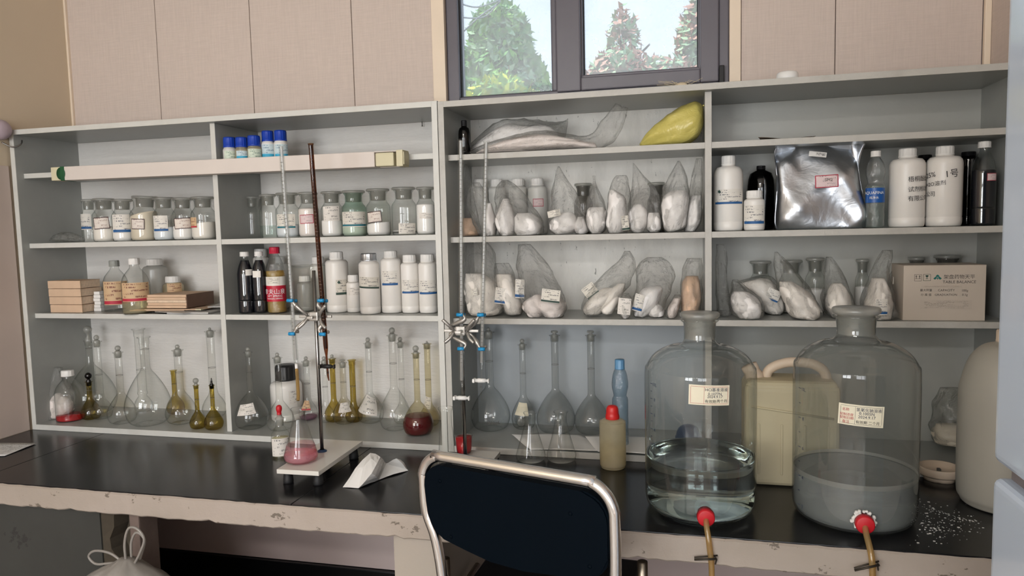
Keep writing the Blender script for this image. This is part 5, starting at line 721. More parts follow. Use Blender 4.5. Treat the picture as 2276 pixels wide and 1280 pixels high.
 {'name': 'powder_bag', 'label': 'clear bag of pinkish powder at the far left of the bench level shelf', 'cat': 'bag', 'group': 'powder bags on the bench level shelf', 'loc': (-2.2385, 0.095, 0.8196), 'film': [(-0.0286, 0.1855, 0.0472, 0.1855, 0.006, 0), (-0.0679, 0.1536, 0.0483, 0.1536, 0.02, 0), (-0.0809, 0.104, 0.0833, 0.104, 0.035, 0), (-0.0744, 0.0458, 0.082, 0.0458, 0.042, 0), (-0.0541, 0.004, 0.0624, 0.004, 0.042, 0), (-0.0283, 0.0015, 0.044, 0.0015, 0.034, 0)], 'lobes': [[(-0.0536, 0.0917, 0.0147, 0.0917, 0.014, 0), (-0.0643, 0.0656, 0.064, 0.0656, 0.034, 0), (-0.056, 0.0258, 0.0683, 0.0258, 0.038, 0), (-0.0322, 0.0015, 0.0401, 0.0015, 0.03, 0)]], 'labs': [], 'fmat': 'film_thin', 'lmat': 'powder_pink', 'seed': 28},
 {'name': 'powder_bag', 'label': 'clear bag of pale granules tucked behind the plastic drum', 'cat': 'bag', 'group': 'powder bags on the bench level shelf', 'loc': (0.7177, 0.165, 0.8196), 'film': [(-0.0344, 0.1821, 0.032, 0.1821, 0.008, 0), (-0.0491, 0.1405, 0.0441, 0.1405, 0.03, 0), (-0.0525, 0.0964, 0.0541, 0.0964, 0.045, 0), (-0.0539, 0.0584, 0.0573, 0.0584, 0.05, 0), (-0.0488, 0.0303, 0.047, 0.0303, 0.04, 0)], 'lobes': [[(-0.0409, 0.0785, 0.0347, 0.0785, 0.02, 0), (-0.0516, 0.0558, 0.0529, 0.0558, 0.044, 0), (-0.0464, 0.0278, 0.0471, 0.0278, 0.038, 0)]], 'labs': [], 'fmat': 'film_thin', 'lmat': 'powder_tan', 'seed': 29},
 {'name': 'plastic_scrap', 'label': 'crumpled clear plastic scrap lying left of the powder jars', 'cat': 'scrap', 'group': 'loose scraps', 'loc': (-2.1231, 0.09, 1.4545), 'film': [(-0.0672, 0.0127, -0.0658, 0.0063, 0.01, 0), (-0.0424, 0.0282, -0.037, 0.0026, 0.022, 0), (-0.0067, 0.0369, -0.0024, 0.0015, 0.028, 0), (0.0311, 0.0298, 0.036, 0.0015, 0.024, 0), (0.0642, 0.0165, 0.0666, 0.0015, 0.012, 0)], 'lobes': [], 'labs': [], 'fmat': 'film', 'lmat': 'powder_white', 'seed': 30}]
BEAKERS = [{'x': -1.1999, 'y': 0.115, 'z': 1.2094, 'R': 0.0603, 'H': 0.1543, 'label': 'large clear glass beaker holding a small bottle behind the burettes'},
 {'x': -0.6173, 'y': -0.092, 'z': 0.8304, 'R': 0.0217, 'H': 0.0507, 'label': 'small beaker of bright red liquid behind the right stand rod', 'liq': ('liquid_red_bright', 0.92), 'flare': 1.12}]
B1L = [(0.0431, -0.2653), (0.0424, -0.3041)]
b_r1 = (0.0638,)
ROUNDMARKS = [('large white bottle with dark green banded label right of the beaker', (0.0363, 0.0986, 0.12)), ('tall white bottle with blue banded print beside the right unit partition', (0.0395, 0.1089, -0.62))]
WIRES = [[(-2.2025, 5.0, 3.7214), (-1.9947, 5.0, 3.6542), (-1.7544, 5.0, 3.7003)], [(-2.1836, 5.0, 3.576), (-1.9282, 5.0, 3.5529), (-1.7547, 5.0, 3.6918)], [(-2.1893, 5.0, 3.3929), (-1.9743, 5.0, 3.5571), (-1.7642, 5.0, 3.6755)]]
LB_ONE_A = 'large white canister with black handwriting, left of the matching pair'
LB_ONE_B = 'large white canister numbered 1 in handwriting, right of the matching pair'
LB_FLASK_K1 = 'largest round clear flask marked 1000 millilitres at the left of the right unit'
# ------------------------------------------------------------------ the room
W = 0.285                                    # face of the back wall
def rect_wall(name, x0, x1, y0, y1, z0, z1, mat): return struct(name, boxm(x0, x1, y0, y1, z0, z1), mat)
fl = rect_wall('floor', -2.4, 1.0, -4.4, 0.6, -0.1, 0.0, 'floor_grey')
rect_wall('ceiling', -2.4, 1.0, -4.4, 0.6, 2.75, 2.85, 'ceiling_white')
wl_ = rect_wall('wall_left', -2.40, -2.25, -4.4, 0.6, 0.0, 2.75, 'wall_left_paint')
ob('panel', boxm(-2.25, -2.2445, -2.0, -0.004, 0.80, 1.72, 0.002), 'wall_left_lower', wl_)
ob('panel', boxm(-2.25, -2.2445, -2.0, -0.004, 0.0, 0.797, 0.002), 'wall_left_lower', wl_)
rect_wall('wall_right', 0.82, 1.0, -4.4, 0.6, 0.0, 2.75, 'wall_fabric')
# back wall, with the window opening
wx0, wx1, wz0, wz1 = -0.762, 0.130, 1.845, 2.60
bw = struct('wall_back', joinm(boxm(-2.4, wx0, W+0.012, 0.50, 0, 2.75), boxm(wx1, 1.0, W+0.012, 0.50, 0, 2.75), boxm(wx0, wx1, W+0.012, 0.50, 0, wz0), boxm(wx0, wx1, W+0.012, 0.50, wz1, 2.75)), 'wall_under')
seams = [-2.25, -1.862, -1.478, -1.092, -0.806]
for a, b in zip(seams, seams[1:]):
    ob('panel', boxm(a+0.0012, b-0.0012, W, W+0.0125, 1.5, 2.75, 0.0015), 'wall_fabric', bw)
for a, b in ((0.163, 0.424), (0.424, 0.803)):
    ob('panel', boxm(a+0.0012, b-0.0012, W, W+0.0125, 1.5, 2.75, 0.0015), 'wall_fabric', bw)
ob('panel', boxm(wx0-0.044, wx1+0.033, W, W+0.0125, 2.602, 2.75, 0.0015), 'wall_fabric', bw)
ob('panel', boxm(-2.25, 0.82, W-0.002, W+0.0125, 0.262, 0.80, 0.001), 'wall_under', bw)
struct('baseboard_back', boxm(-2.25, 0.82, W-0.016, W+0.0125, 0.0, 0.26, 0.004), 'black_gloss')
struct('trim_1', boxm(-0.8055, wx0, W-0.008, W+0.02, 1.6, 2.62, 0.002), 'trim_cream')
struct('trim_2', boxm(wx1, 0.1625, W-0.008, W+0.02, 1.6, 2.62, 0.002), 'trim_cream')
struct('fill_housing', boxm(-1.4, -0.1, -4.13, -3.80, 2.69, 2.75, 0.004), 'ceiling_white')  # unseen housing, made up for the added ceiling fill
struct('trim_3', boxm(-2.25, -2.241, W-0.010, W+0.001, 1.5, 2.75, 0.002), 'trim_cream')
struct('trim_4', boxm(0.8035, 0.8195, W-0.014, W+0.001, 1.5, 2.75, 0.002), 'trim_cream')
# rear wall with two window openings
struct('wall_rear', joinm(boxm(-2.4, -2.2, -4.4, -4.2, 0, 2.75), boxm(0.9, 1.0, -4.4, -4.2, 0, 2.75), boxm(-2.2, 0.9, -4.4, -4.2, 0, 0.8), boxm(-2.2, 0.9, -4.4, -4.2, 2.25, 2.75), boxm(-0.95, -0.35, -4.4, -4.2, 0.8, 2.25)), 'ceiling_white')
for wi, cx in ((2, -1.575), (3, 0.275)):
    w_ = struct('window_%d' % wi, joinm(boxm(cx-0.62, cx-0.57, -4.13, -4.09, 0.8, 2.25), boxm(cx+0.57, cx+0.62, -4.13, -4.09, 0.8, 2.25), boxm(cx-0.62, cx+0.62, -4.13, -4.09, 0.8, 0.85), boxm(cx-0.62, cx+0.62, -4.13, -4.09, 2.2, 2.25)), 'window_pvc')
    ob('mullion', boxm(cx-0.025, cx+0.025, -4.13, -4.09, 0.85, 2.2), 'window_pvc', w_)
    ob('mullion', boxm(cx-0.57, cx+0.57, -4.13, -4.09, 1.72, 1.76), 'window_pvc', w_)

# the window in the back wall
win = struct('window_1', None, None); win['kind'] = 'structure'
y0, y1 = W+0.012, W+0.085
def fr(name, x0, x1, z0, z1, ya=y0, yb=y1, mat='window_pvc', bev=0.004): return ob(name, boxm(x0, x1, ya, yb, z0, z1, bev), mat, win)
fr('frame', wx0, -0.722, wz0, wz1); fr('frame', 0.100, wx1, wz0, wz1)
fr('frame', -0.722, 0.100, wz0, 1.902); fr('frame', -0.722, 0.100, wz1-0.05, wz1)
fr('mullion', -0.412, -0.395, 1.902, wz1-0.05)
fr('sash', -0.395, -0.318, 1.895, 2.56, y0-0.012, y1-0.01); fr('sash', 0.046, 0.100, 1.895, 2.56, y0-0.012, y1-0.01)
fr('sash', -0.318, 0.046, 1.895, 1.936, y0-0.012, y1-0.01); fr('sash', -0.318, 0.046, 2.51, 2.56, y0-0.012, y1-0.01)
fr('glazing_bead', -0.335, -0.312, 1.925, 2.53, y0+0.004, y0+0.03); fr('glazing_bead', 0.040, 0.062, 1.925, 2.53, y0+0.004, y0+0.03); fr('glazing_bead', -0.318, 0.046, 1.925, 1.946, y0+0.004, y0+0.03)
fr('gasket', -0.722, -0.718, 1.902, 2.55, y0+0.02, y0+0.034, 'window_gasket', 0); fr('gasket', -0.416, -0.412, 1.902, 2.55, y0+0.02, y0+0.034, 'window_gasket', 0); fr('gasket', -0.722, -0.412, 1.902, 1.907, y0+0.02, y0+0.034, 'window_gasket', 0)
fr('gasket', -0.313, -0.309, 1.946, 2.51, y0+0.02, y0+0.034, 'window_gasket', 0); fr('gasket', 0.037, 0.041, 1.946, 2.51, y0+0.02, y0+0.034, 'window_gasket', 0); fr('gasket', -0.313, 0.041, 1.944, 1.948, y0+0.02, y0+0.034, 'window_gasket', 0)
fr('hinge', 0.101, 0.116, 1.86, 1.94, y0-0.02, y0, 'window_gasket', 0.003)
ob('pane', boxm(-0.718, -0.414, y0+0.045, y0+0.049, 1.902, 2.55), 'glass_pane', win); ob('pane', boxm(-0.312, 0.040, y0+0.035, y0+0.039, 1.940, 2.52), 'glass_pane', win)

# ------------------------------------------------------------------ garden beyond the window
struct('ground_outside', boxm(-30, 30, 0.7, 60, -1.2, -1.0), 'earth')
def tree(x, y, zb, parts, h, tr, label, group, mats, dens=1.0, leaf=0.11, bare=False):
    t = thing('tree', label, 'tree', (x, y, zb), 0, group)
    rnd = random.Random(int(x*100)+int(y*10))
    ob('trunk', tube([(0, 0, 0), (0.05, 0, h*0.4), (-0.03, 0.04, h*0.7), (0, 0, h*0.98)], [tr, tr*0.8, tr*0.5, tr*0.1], 10), 'trunk', t)
    bs = []
    for i in range(16):
        a = rnd.uniform(0, 6.28); z = h*rnd.uniform(0.3, 0.9); L = (h-z)*0.28+0.15
        bs.append(tube([(0, 0, z), (math.cos(a)*L*0.5, math.sin(a)*L*0.5, z+L*0.3), (math.cos(a)*L, math.sin(a)*L, z+L*0.75)], [tr*0.35, tr*0.2, tr*0.05], 6))
    ob('branches', joinm(*bs), 'trunk', t)
    for mi, mat in enumerate(mats):
        V, F = [], []
        for (cx, cyy, cz, rx, rz, cnt) in parts:
            for _ in range(int(cnt*dens/len(mats))):
                a = rnd.uniform(0, 6.28); b = math.acos(rnd.uniform(-1, 1)); rr = rnd.uniform(0.35, 1)**0.5
                p = Vector((cx + rx*rr*math.sin(b)*math.cos(a), cyy + rx*rr*math.sin(b)*math.sin(a), cz + rz*rr*math.cos(b)))
                d = Vector((rnd.gauss(0, 1), rnd.gauss(0, 1), rnd.gauss(0, 1))).normalized(); e = d.orthogonal().normalized()
                s = leaf*rnd.uniform(0.6, 1.3); k = len(V)
                V += [p-d*s, p+e*s*0.45, p+d*s, p-e*s*0.45]; F.append((k, k+1, k+2, k+3))
        o = ob('foliage', mesh('foliage', V, F, False), mat, t); o['kind'] = 'stuff'
    return t
tree(-2.7744, 9.0, -1.0, [(0.0, 0.0, 3.6554, 0.7521, 1.1792, 5000), (0.0, 0.0, 4.7166, 0.5937, 0.9433, 3500), (-0.3562, 0.0, 4.5987, 0.3958, 0.7075, 2600), (0.0792, 0.0, 5.0704, 0.3958, 0.7075, 2800), (0.4354, 0.0, 4.3629, 0.3562, 0.8254, 2400), (0.0, 0.0, 5.3062, 0.4908, 0.6485, 3000), (0.0, 0.0, 5.601, 0.2375, 0.3537, 800), (-0.1979, 0.0, 5.3062, 0.2375, 0.4717, 900)], 5.8958, 0.12, 'large pale green tree filling the left window pane', 'trees beyond the window', ['leaf_green', 'leaf_deep', 'leaf_pale'], 1, 0.1)
tree(-1.9239, 6.0, -1.0, [(-0.1075, 0.0, 3.769, 0.43, 0.4383, 1200), (0.2687, 0.0, 3.5937, 0.3225, 0.3506, 900)], 4.3825, 0.05, 'yellow green bush low in the left window pane', 'trees beyond the window', ['leaf_yellow', 'leaf_green'], 1, 0.07)
tree(-1.0508, 11.0, -1.0, [(0.0, 0.0, 3.7047, 0.8668, 1.022, 2400), (-0.2408, 0.0, 4.599, 0.5297, 0.7665, 1300), (0.2408, 0.0, 4.4712, 0.5779, 0.7665, 1300), (0.0, 0.0, 5.4932, 0.3082, 0.8304, 700)], 6.3875, 0.12, 'half bare rust tinged tree in the middle of the right pane', 'trees beyond the window', ['leaf_rust', 'leaf_pale'], 1, 0.085)
tree(0.1557, 9.5, -1.0, [(0.0, 0.0, 3.657, 0.4974, 1.2976, 3000), (0.0622, 0.0, 4.9546, 0.373, 0.9437, 1800)], 5.8984, 0.12, 'pale green tree at the right edge of the right pane', 'trees beyond the window', ['leaf_pale', 'leaf_rust'], 1, 0.085)
tree(-0.5684, 8.0, -1.0, [(-0.2799, 0.0, 4.5126, 0.4666, 0.351, 900), (0.2799, 0.0, 4.3121, 0.5599, 0.4011, 1000)], 5.014, 0.05, 'low rust coloured bush along the bottom of the right pane', 'trees beyond the window', ['leaf_rust', 'leaf_pale'], 1, 0.07)
wires = thing('overhead_wires', 'grey overhead wires sagging across the sky outside the left window pane', 'wires', (0, 0, 0))
for pa in WIRES: ob('wire', tube(curve(pa, 6), 0.008, 6), 'wire_grey', wires)

# ------------------------------------------------------------------ the bench
bench = thing('lab_bench', 'long lab bench with glossy black top and chipped cream front edge', 'bench', (0, 0, 0))
BX = [-2.2435, -1.938, -0.95, 0.05, 0.815]
for a, b in zip(BX, BX[1:]):
    ob('top_panel', boxm(a+0.0008, b-0.0008, -0.464, W-0.004, 0.786, 0.80, 0.0012), 'bench_black', bench)
def edge():
    bm = bmesh.new(); rnd = random.Random(3); n = 150; V = []
    for i in range(n+1):
        x = -2.2435 + 3.0585*i/n; j = rnd.uniform(-0.0022, 0.0016); zt = 0.7985+rnd.uniform(-0.0015, 0.0004)
        zb = 0.7385 + j - (0.002 if x > 0.1 else 0) + (0.004 if rnd.random() < 0.06 else 0)
        V.append([bm.verts.new((x, -0.4655, zt)), bm.verts.new((x, -0.470, zt-0.004)), bm.verts.new((x, -0.470+rnd.uniform(-0.0006, 0.0006), zb+0.004)), bm.verts.new((x, -0.466, zb)), bm.verts.new((x, -0.30, zb+0.002)), bm.verts.new((x, -0.30, 0.785))])
    for A, B in zip(V, V[1:]):
        for k in range(5): bm.faces.new((A[k], B[k], B[k+1], A[k+1]))
    me = bpy.data.meshes.new('edge'); bm.to_mesh(me); bm.free(); return me
ob('front_edge', edge(), 'bench_edge', bench)
ob('slab', boxm(-2.2435, 0.815, -0.30, W-0.004, 0.741, 0.7855), 'bench_pier', bench)
ob('pier', boxm(-0.692, -0.580, -0.44, 0.26, 0, 0.740, 0.004), 'bench_pier', bench)
ob('pier', boxm(0.60, 0.70, -0.44, 0.26, 0, 0.740, 0.004), 'bench_pier', bench)
ap = ob('apron_wall', boxm(-2.244, -1.566, -0.42, -0.36, 0, 0.736, 0.003), 'pier_dark', bench)
def ragged():
    V, F = [], []; rnd = random.Random(11); n = 24
    for i in range(n+1):
        z = 0.736*i/n; xl = -1.567; xr = -1.535+rnd.uniform(-0.012, 0.012) if z > 0.55 else -1.500+rnd.uniform(-0.012, 0.012)
        for (x, y) in ((xl, -0.415), (xr, -0.412+rnd.uniform(-0.006, 0.01)), (xr+0.01, -0.365)): V.append((x, y, z))
    for i in range(n):
        for k in range(2): F.append((i*3+k, i*3+k+1, i*3+k+4, i*3+k+3))
    return mesh('ragged', V, F, False)
ob('broken_edge', ragged(), 'rubble', bench)
ob('recess', boxm(-1.545, -1.472, -0.368, -0.345, 0, 0.736, 0.003), 'rubble', bench)
ob('jamb', boxm(-1.474, -1.443, -0.416, -0.345, 0, 0.7375, 0.004), 'rubble_pale', bench)
struct('trim_5', boxm(-2.2, 0.6, 0.02, W-0.018, 0.0, 0.12, 0.004), 'pier_dark')
# litter under the bench
lit = []; rnd = random.Random(5)
for i in range(260):
    x, y = rnd.gauss(-1.22, 0.10), 0.10+rnd.gauss(0, 0.04); s = rnd.uniform(0.002, 0.006)
    lit.append(boxm(x-s, x+s, y-s, y+s, 0.121, 0.121+s*1.4))
lo = ob('floor_litter', joinm(*lit), 'straw'); lo['kind'] = 'stuff'; lo['label'] = 'pale crumbs and debris scattered on the dark ledge under the bench'; lo['category'] = 'debris'

# ------------------------------------------------------------------ the two shelf units
def shelf_unit(name, label, xa, xb, xp, zt, shelves, backmat, backmat_first=None, edgemat='shelf_paint'):
    t = thing(name, label, 'shelving', ((xa+xb)/2, 0, 0.80)); o = Vector(((xa+xb)/2, 0, 0.80))
    def p(nm, x0, x1, ya, yb, z0, z1, mat, bev=0.0012):
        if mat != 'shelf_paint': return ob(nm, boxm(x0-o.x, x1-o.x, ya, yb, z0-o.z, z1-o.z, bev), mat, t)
        q = ob(nm, boxm(x0-o.x, x1-o.x, ya+0.0022, yb, z0-o.z, z1-o.z, 0.0004), 'shelf_shaded', t)      # board faces greyed to carry the bay's shade; front edge kept white
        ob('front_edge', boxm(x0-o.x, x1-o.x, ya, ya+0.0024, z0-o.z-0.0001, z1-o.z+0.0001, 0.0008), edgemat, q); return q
    th = 0.0176
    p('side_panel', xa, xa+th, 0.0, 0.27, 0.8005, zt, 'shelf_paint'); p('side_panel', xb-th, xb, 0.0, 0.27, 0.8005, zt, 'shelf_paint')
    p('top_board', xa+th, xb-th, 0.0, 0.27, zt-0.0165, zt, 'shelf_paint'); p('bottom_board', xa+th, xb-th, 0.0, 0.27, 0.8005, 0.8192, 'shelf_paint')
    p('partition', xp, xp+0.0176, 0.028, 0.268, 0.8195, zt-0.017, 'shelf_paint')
    for z in shelves:
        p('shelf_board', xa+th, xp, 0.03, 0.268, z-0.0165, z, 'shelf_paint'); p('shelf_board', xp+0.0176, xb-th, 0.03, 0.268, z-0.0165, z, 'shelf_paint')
    zm = shelves[2]-0.017 if backmat_first else 0.8195
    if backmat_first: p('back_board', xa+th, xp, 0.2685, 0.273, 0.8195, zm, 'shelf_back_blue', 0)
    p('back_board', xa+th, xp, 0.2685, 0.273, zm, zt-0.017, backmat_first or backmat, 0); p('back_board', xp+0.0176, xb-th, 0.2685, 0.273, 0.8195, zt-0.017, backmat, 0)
    return t
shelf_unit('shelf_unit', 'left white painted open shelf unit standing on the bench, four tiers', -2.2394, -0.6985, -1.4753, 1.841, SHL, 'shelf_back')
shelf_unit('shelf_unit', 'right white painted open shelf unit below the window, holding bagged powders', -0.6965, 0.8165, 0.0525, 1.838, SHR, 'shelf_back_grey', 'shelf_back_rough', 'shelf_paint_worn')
def scr(nm, lab, x, y, z, r): pass

# ------------------------------------------------------------------ jars
for d in JARS: jar(**d)
for d in PBOTTLES: plastic_bottle(**d)
for d in FLASKS: flask(**d)
for d in ERL: erlenmeyer(**d)

# ------------------------------------------------------------------ bags
def bag(name, label, cat, group, loc, film, lobes, labs, fmat='film', seed=1, lmat='powder_white', zoff=0):
    t = thing(name, label, cat, loc, 0, group)
    ob('film', loft(film, 40, 2.2, 0.11, seed, 3), fmat, t)
    for i, L in enumerate(lobes):
        m = lmat[i] if isinstance(lmat, (list, tuple)) else lmat
        ob('contents', loft(L, 32, 2.2, 0.075, seed*7+i, 2), m, t)
    for (c, w, h, tilt, m) in labs: ob('paper_label', sheet(c, w, h, tilt), m, t)
    return t
for d in BAGS: bag(**d)

# ------------------------------------------------------------------ lathe bottles with their own outlines
PET = [(0, 0.01), (0.7, 0.0), (0.92, 0.008), (1, 0.03), (1, 0.20), (0.97, 0.215), (1, 0.23), (1, 0.60), (0.97, 0.66), (0.80, 0.765), (0.55, 0.845), (0.38, 0.89), (0.36, 0.93)]
WAIST = [(0, 0.01), (0.7, 0.0), (0.94, 0.01), (1, 0.04), (0.97, 0.10), (1, 0.16), (0.96, 0.22), (1, 0.29), (0.97, 0.35), (0.97, 0.54), (0.80, 0.58), (0.84, 0.62), (1.0, 0.69), (0.98, 0.76), (0.80, 0.85), (0.50, 0.905), (0.40, 0.925), (0.40, 0.95)]
ROUND = [(0, 0.01), (0.85, 0.0), (0.96, 0.01), (1, 0.03), (1, 0.50), (0.97, 0.57), (0.82, 0.68), (0.55, 0.77), (0.36, 0.83), (0.33, 0.90)]
def pet(name, label, x, y, z, R, H, prof, mat, cap, liq=None, bands=(), labs=(), group=None, cat='bottle', texts=(), capr=0.42, capz=0.91):
    t = thing(name, label, cat, (x, y, z), 0, group)
    pr = [(r*R, q*H) for r, q in prof]
    ob('body', lathe(smoothprof(pr, 3), 36), mat, t)
    ob('cap', capmesh(R*capr, H*(1-capz), 24, H*capz), cap, t)
    if liq:
        lm, f = liq; pl = [(0, 0.004)]
        sp_ = smoothprof(pr, 3)
        for r, q in sp_[1:]:
            if q > f*H: break
            pl.append((max(r-0.0012, 0), max(q, 0.003)))
        pl += [(pl[-1][0], f*H), (0, f*H)]
        ob('liquid', lathe(pl, 36), lm, t)
    for (m, z0, z1) in bands: ob('wrap_label', lathe([(R*1.006, z0*H), (R*1.008, (z0+z1)/2*H), (R*1.006, z1*H)], 40), m, t)
    for (m, w, h, zc, ang, tilt) in labs: ob('paper_label', patch(R, w, h, zc, face_angle(x, y)+ang, tilt, off=0.0016), m, t)
    for (s, size, zc, ang, m) in texts: cyltext(s, size, R, zc, face_angle(x, y)+ang, m, t, off=0.0024)
    return t
PETS = [{'name': 'drink_bottle', 'label': 'slim bottle of black liquid with small white tag, nearest the partition', 'x': -1.4074, 'y': 0.075, 'z': 1.2094, 'R': 0.0264, 'H': 0.202, 'prof': PET, 'mat': 'glass_clear', 'cap': 'cap_white', 'liq': ('liquid_black', 0.86), 'bands': (), 'labs': [('label_white', 0.0315, 0.0198, 0.1349, 0.5805, 0.0)], 'texts': (), 'capr': 0.56, 'capz': 0.925, 'group': 'dark filled bottles'},
 {'name': 'drink_bottle', 'label': 'slim bottle of black liquid with small white tag, beside the red capped bottle', 'x': -1.3613, 'y': 0.085, 'z': 1.2094, 'R': 0.0246, 'H': 0.202, 'prof': PET, 'mat': 'glass_clear', 'cap': 'cap_white', 'liq': ('liquid_black', 0.86), 'bands': (), 'labs': [('label_white', 0.0279, 0.0214, 0.1289, -0.4105, 0.0)], 'texts': (), 'capr': 0.56, 'capz': 0.925, 'group': 'dark filled bottles'},
 {'name': 'drink_bottle', 'label': 'red capped bottle of yellow oil with red and white label', 'x': -1.3056, 'y': 0.09, 'z': 1.2094, 'R': 0.0309, 'H': 0.2157, 'prof': PET, 'mat': 'pet_clear', 'cap': 'cap_red', 'liq': ('liquid_oil', 0.64), 'bands': [('label_red', 0.18, 0.42), ('label_white', 0.42, 0.555)], 'labs': [('label_print', 0.0402, 0.0216, 0.1068, -0.3, 0.0)], 'texts': [('农夫山泉', 0.0192, 0.0701, -0.25, 'ink_white'), ('NFT SPRING', 0.0093, 0.0571, -0.2, 'ink_white'), ('NONGFU SPRING', 0.0068, 0.0485, -0.2, 'ink_white')], 'capr': 0.56, 'capz': 0.9},
 {'name': 'glass_bottle', 'label': 'round shouldered glass bottle with tan label and grey cap by the white booklets', 'x': -1.9644, 'y': 0.125, 'z': 1.2094, 'R': 0.0411, 'H': 0.178, 'prof': ROUND, 'mat': 'glass_flask', 'cap': 'cap_grey', 'liq': None, 'bands': (), 'labs': [('label_tan', 0.0895, 0.082, 0.0648, -0.0321, 0.0)], 'texts': (), 'capr': 0.42, 'capz': 0.88, 'group': 'tan labelled glass bottles'},
 {'name': 'glass_bottle', 'label': 'round shouldered glass bottle with tan label and white cap, overlapping its twin', 'x': -1.8233, 'y': 0.06, 'z': 1.2094, 'R': 0.0446, 'H': 0.1871, 'prof': ROUND, 'mat': 'glass_flask', 'cap': 'cap_white', 'liq': ('liquid_yellow', 0.22), 'bands': (), 'labs': [('label_tan', 0.0979, 0.0638, 0.074, -0.036, 0.0)], 'texts': (), 'capr': 0.4, 'capz': 0.885, 'group': 'tan labelled glass bottles'},
 {'name': 'water_bottle', 'label': 'clear ribbed water bottle with blue label beside the silver foil bag', 'x': 0.488, 'y': 0.075, 'z': 1.4456, 'R': 0.0231, 'H': 0.2016, 'prof': WAIST, 'mat': 'pet_clear', 'cap': 'cap_white', 'liq': ('liquid_clear', 0.55), 'bands': [('label_blue', 0.33, 0.52)], 'labs': [], 'texts': [('AQUAFINA', 0.0106, 0.0917, -0.15, 'ink_white'), ('纯净水', 0.0078, 0.0786, -0.1, 'ink_white')], 'capr': 0.55, 'capz': 0.925},
 {'name': 'drink_bottle', 'label': 'tall bottle of near black liquid with pink tag, at the refrigerator end', 'x': 0.745, 'y': 0.085, 'z': 1.4456, 'R': 0.0278, 'H': 0.2142, 'prof': PET, 'mat': 'glass_clear', 'cap': 'cap_white', 'liq': ('liquid_black', 0.66), 'bands': (), 'labs': [('label_redborder', 0.0264, 0.0191, 0.1227, 0.701, 0.0)], 'texts': (), 'capr': 0.54, 'capz': 0.925, 'group': 'dark filled bottles'},
 {'name': 'water_bottle', 'label': 'light blue ribbed plastic water bottle at the back behind the squeeze bottle', 'x': -0.1873, 'y': 0.075, 'z': 0.8196, 'R': 0.0239, 'H': 0.2592, 'prof': WAIST, 'mat': 'pet_blue', 'cap': 'cap_lightblue', 'liq': None, 'bands': (), 'labs': [], 'texts': (), 'capr': 0.62, 'capz': 0.89},
 {'name': 'spray_bottle', 'label': 'square shouldered clear bottle with white cap and red liquid at the bottom', 'x': -2.152, 'y': 0.0782, 'z': 0.8196, 'R': 0.0464, 'H': 0.1794, 'prof': ROUND, 'mat': 'glass_flask', 'cap': 'cap_white', 'liq': ('liquid_red_bright', 0.1), 'bands': (), 'labs': [], 'texts': (), 'capr': 0.46, 'capz': 0.885}]
for d in PETS: pet(**d)

# stoneware-like marks on particular bottles: find a thing by its label
def find(lb): return next(o for o in COL.objects if o.get('label') == lb)
b = find(LB_ONE_A); R_, a_ = B1L[0]
cyltext('梧桐酚酞', 0.0150, R_, 0.124, a_+0.72, 'ink_black', b, 'handwriting', 0.04); cyltext('试剂标准', 0.0150, R_, 0.098, a_+0.72, 'ink_black', b, 'handwriting', 0.05); cyltext('有限公司', 0.0150, R_, 0.074, a_+0.72, 'ink_black', b, 'handwriting', 0.05)
b = find(LB_ONE_B); R_, a_ = B1L[1]
cyltext('25%', 0.018, R_, 0.133, a_-0.80, 'ink_black', b, 'handwriting', 0.12); cyltext('H2O溶剂', 0.0135, R_, 0.110, a_-0.52, 'ink_black', b, 'handwriting', 0.08); cyltext('公司', 0.0145, R_, 0.084, a_-0.78, 'ink_black', b, 'handwriting')
cyltext('1号', 0.023, R_, 0.134, a_+0.40, 'ink_black', b, 'handwriting', 0.1)
b = find(LB_FLASK_K1)
cyltext('1000mL', 0.014, b_r1[0], 0.036, face_angle(b.location.x, b.location.y)+0.12, 'ink_grey', b, 'lettering', 0, 0.004)
for lb, rz in ROUNDMARKS:
    b = find(lb); R_, z_, a_ = rz
    aa = face_angle(b.location.x, b.location.y)+a_
    ob('emblem', patch(R_, 0.0075, 0.0075, z_, aa, 0.78, 6, 6, 0.0018), 'ink_green', b)

# ------------------------------------------------------------------ beakers
def beaker(x, y, z, R, H, label, liq=None, flare=1.0, group=None):
    t = thing('beaker', label, 'beaker', (x, y, z), 0, group)
    ob('body', lathe([(0, 0.002), (R*0.9, 0.001), (R*0.98, 0.005), (R, 0.012), (R*flare, H*0.93), (R*flare*1.05, H*0.985), (R*flare*1.08, H), (R*flare*1.0, H*0.985), (R*flare*0.95, H*0.93), (R*0.945, 0.014), (R*0.9, 0.006), (0, 0.005)], 40), 'glass_flask', t)
    if liq: ob('liquid', lathe([(0, 0.003), (R*0.9, 0.003), (R*0.97, 0.012), (R*(1+(flare-1)*liq[1])*0.975, H*liq[1]), (0, H*liq[1])], 40), liq[0], t)
    return t
for d in BEAKERS: beaker(**d)

# weighing bottle lying on its side
t = thing('weighing_bottle', 'small clear glass weighing bottle lying on its side before the round-labelled flask', 'glassware', (-0.5407, 0.2596, 0.8352))
g = ob('body', lathe([(0, 0), (0.014, 0), (0.0155, 0.003), (0.0155, 0.030), (0.017, 0.032), (0.017, 0.034), (0.0145, 0.034)], 32), 'glass_clear', t); g.rotation_euler = (PI/2, 0, 0.5); g.location = (0, 0.008, 0.001)
g = ob('lid', lathe([(0, 0.030), (0.014, 0.030), (0.0150, 0.036), (0.0145, 0.039), (0, 0.039)], 32), 'glass_frosted', t); g.rotation_euler = (PI/2, 0, 0.5); g.location = (0, 0.008, 0.001)

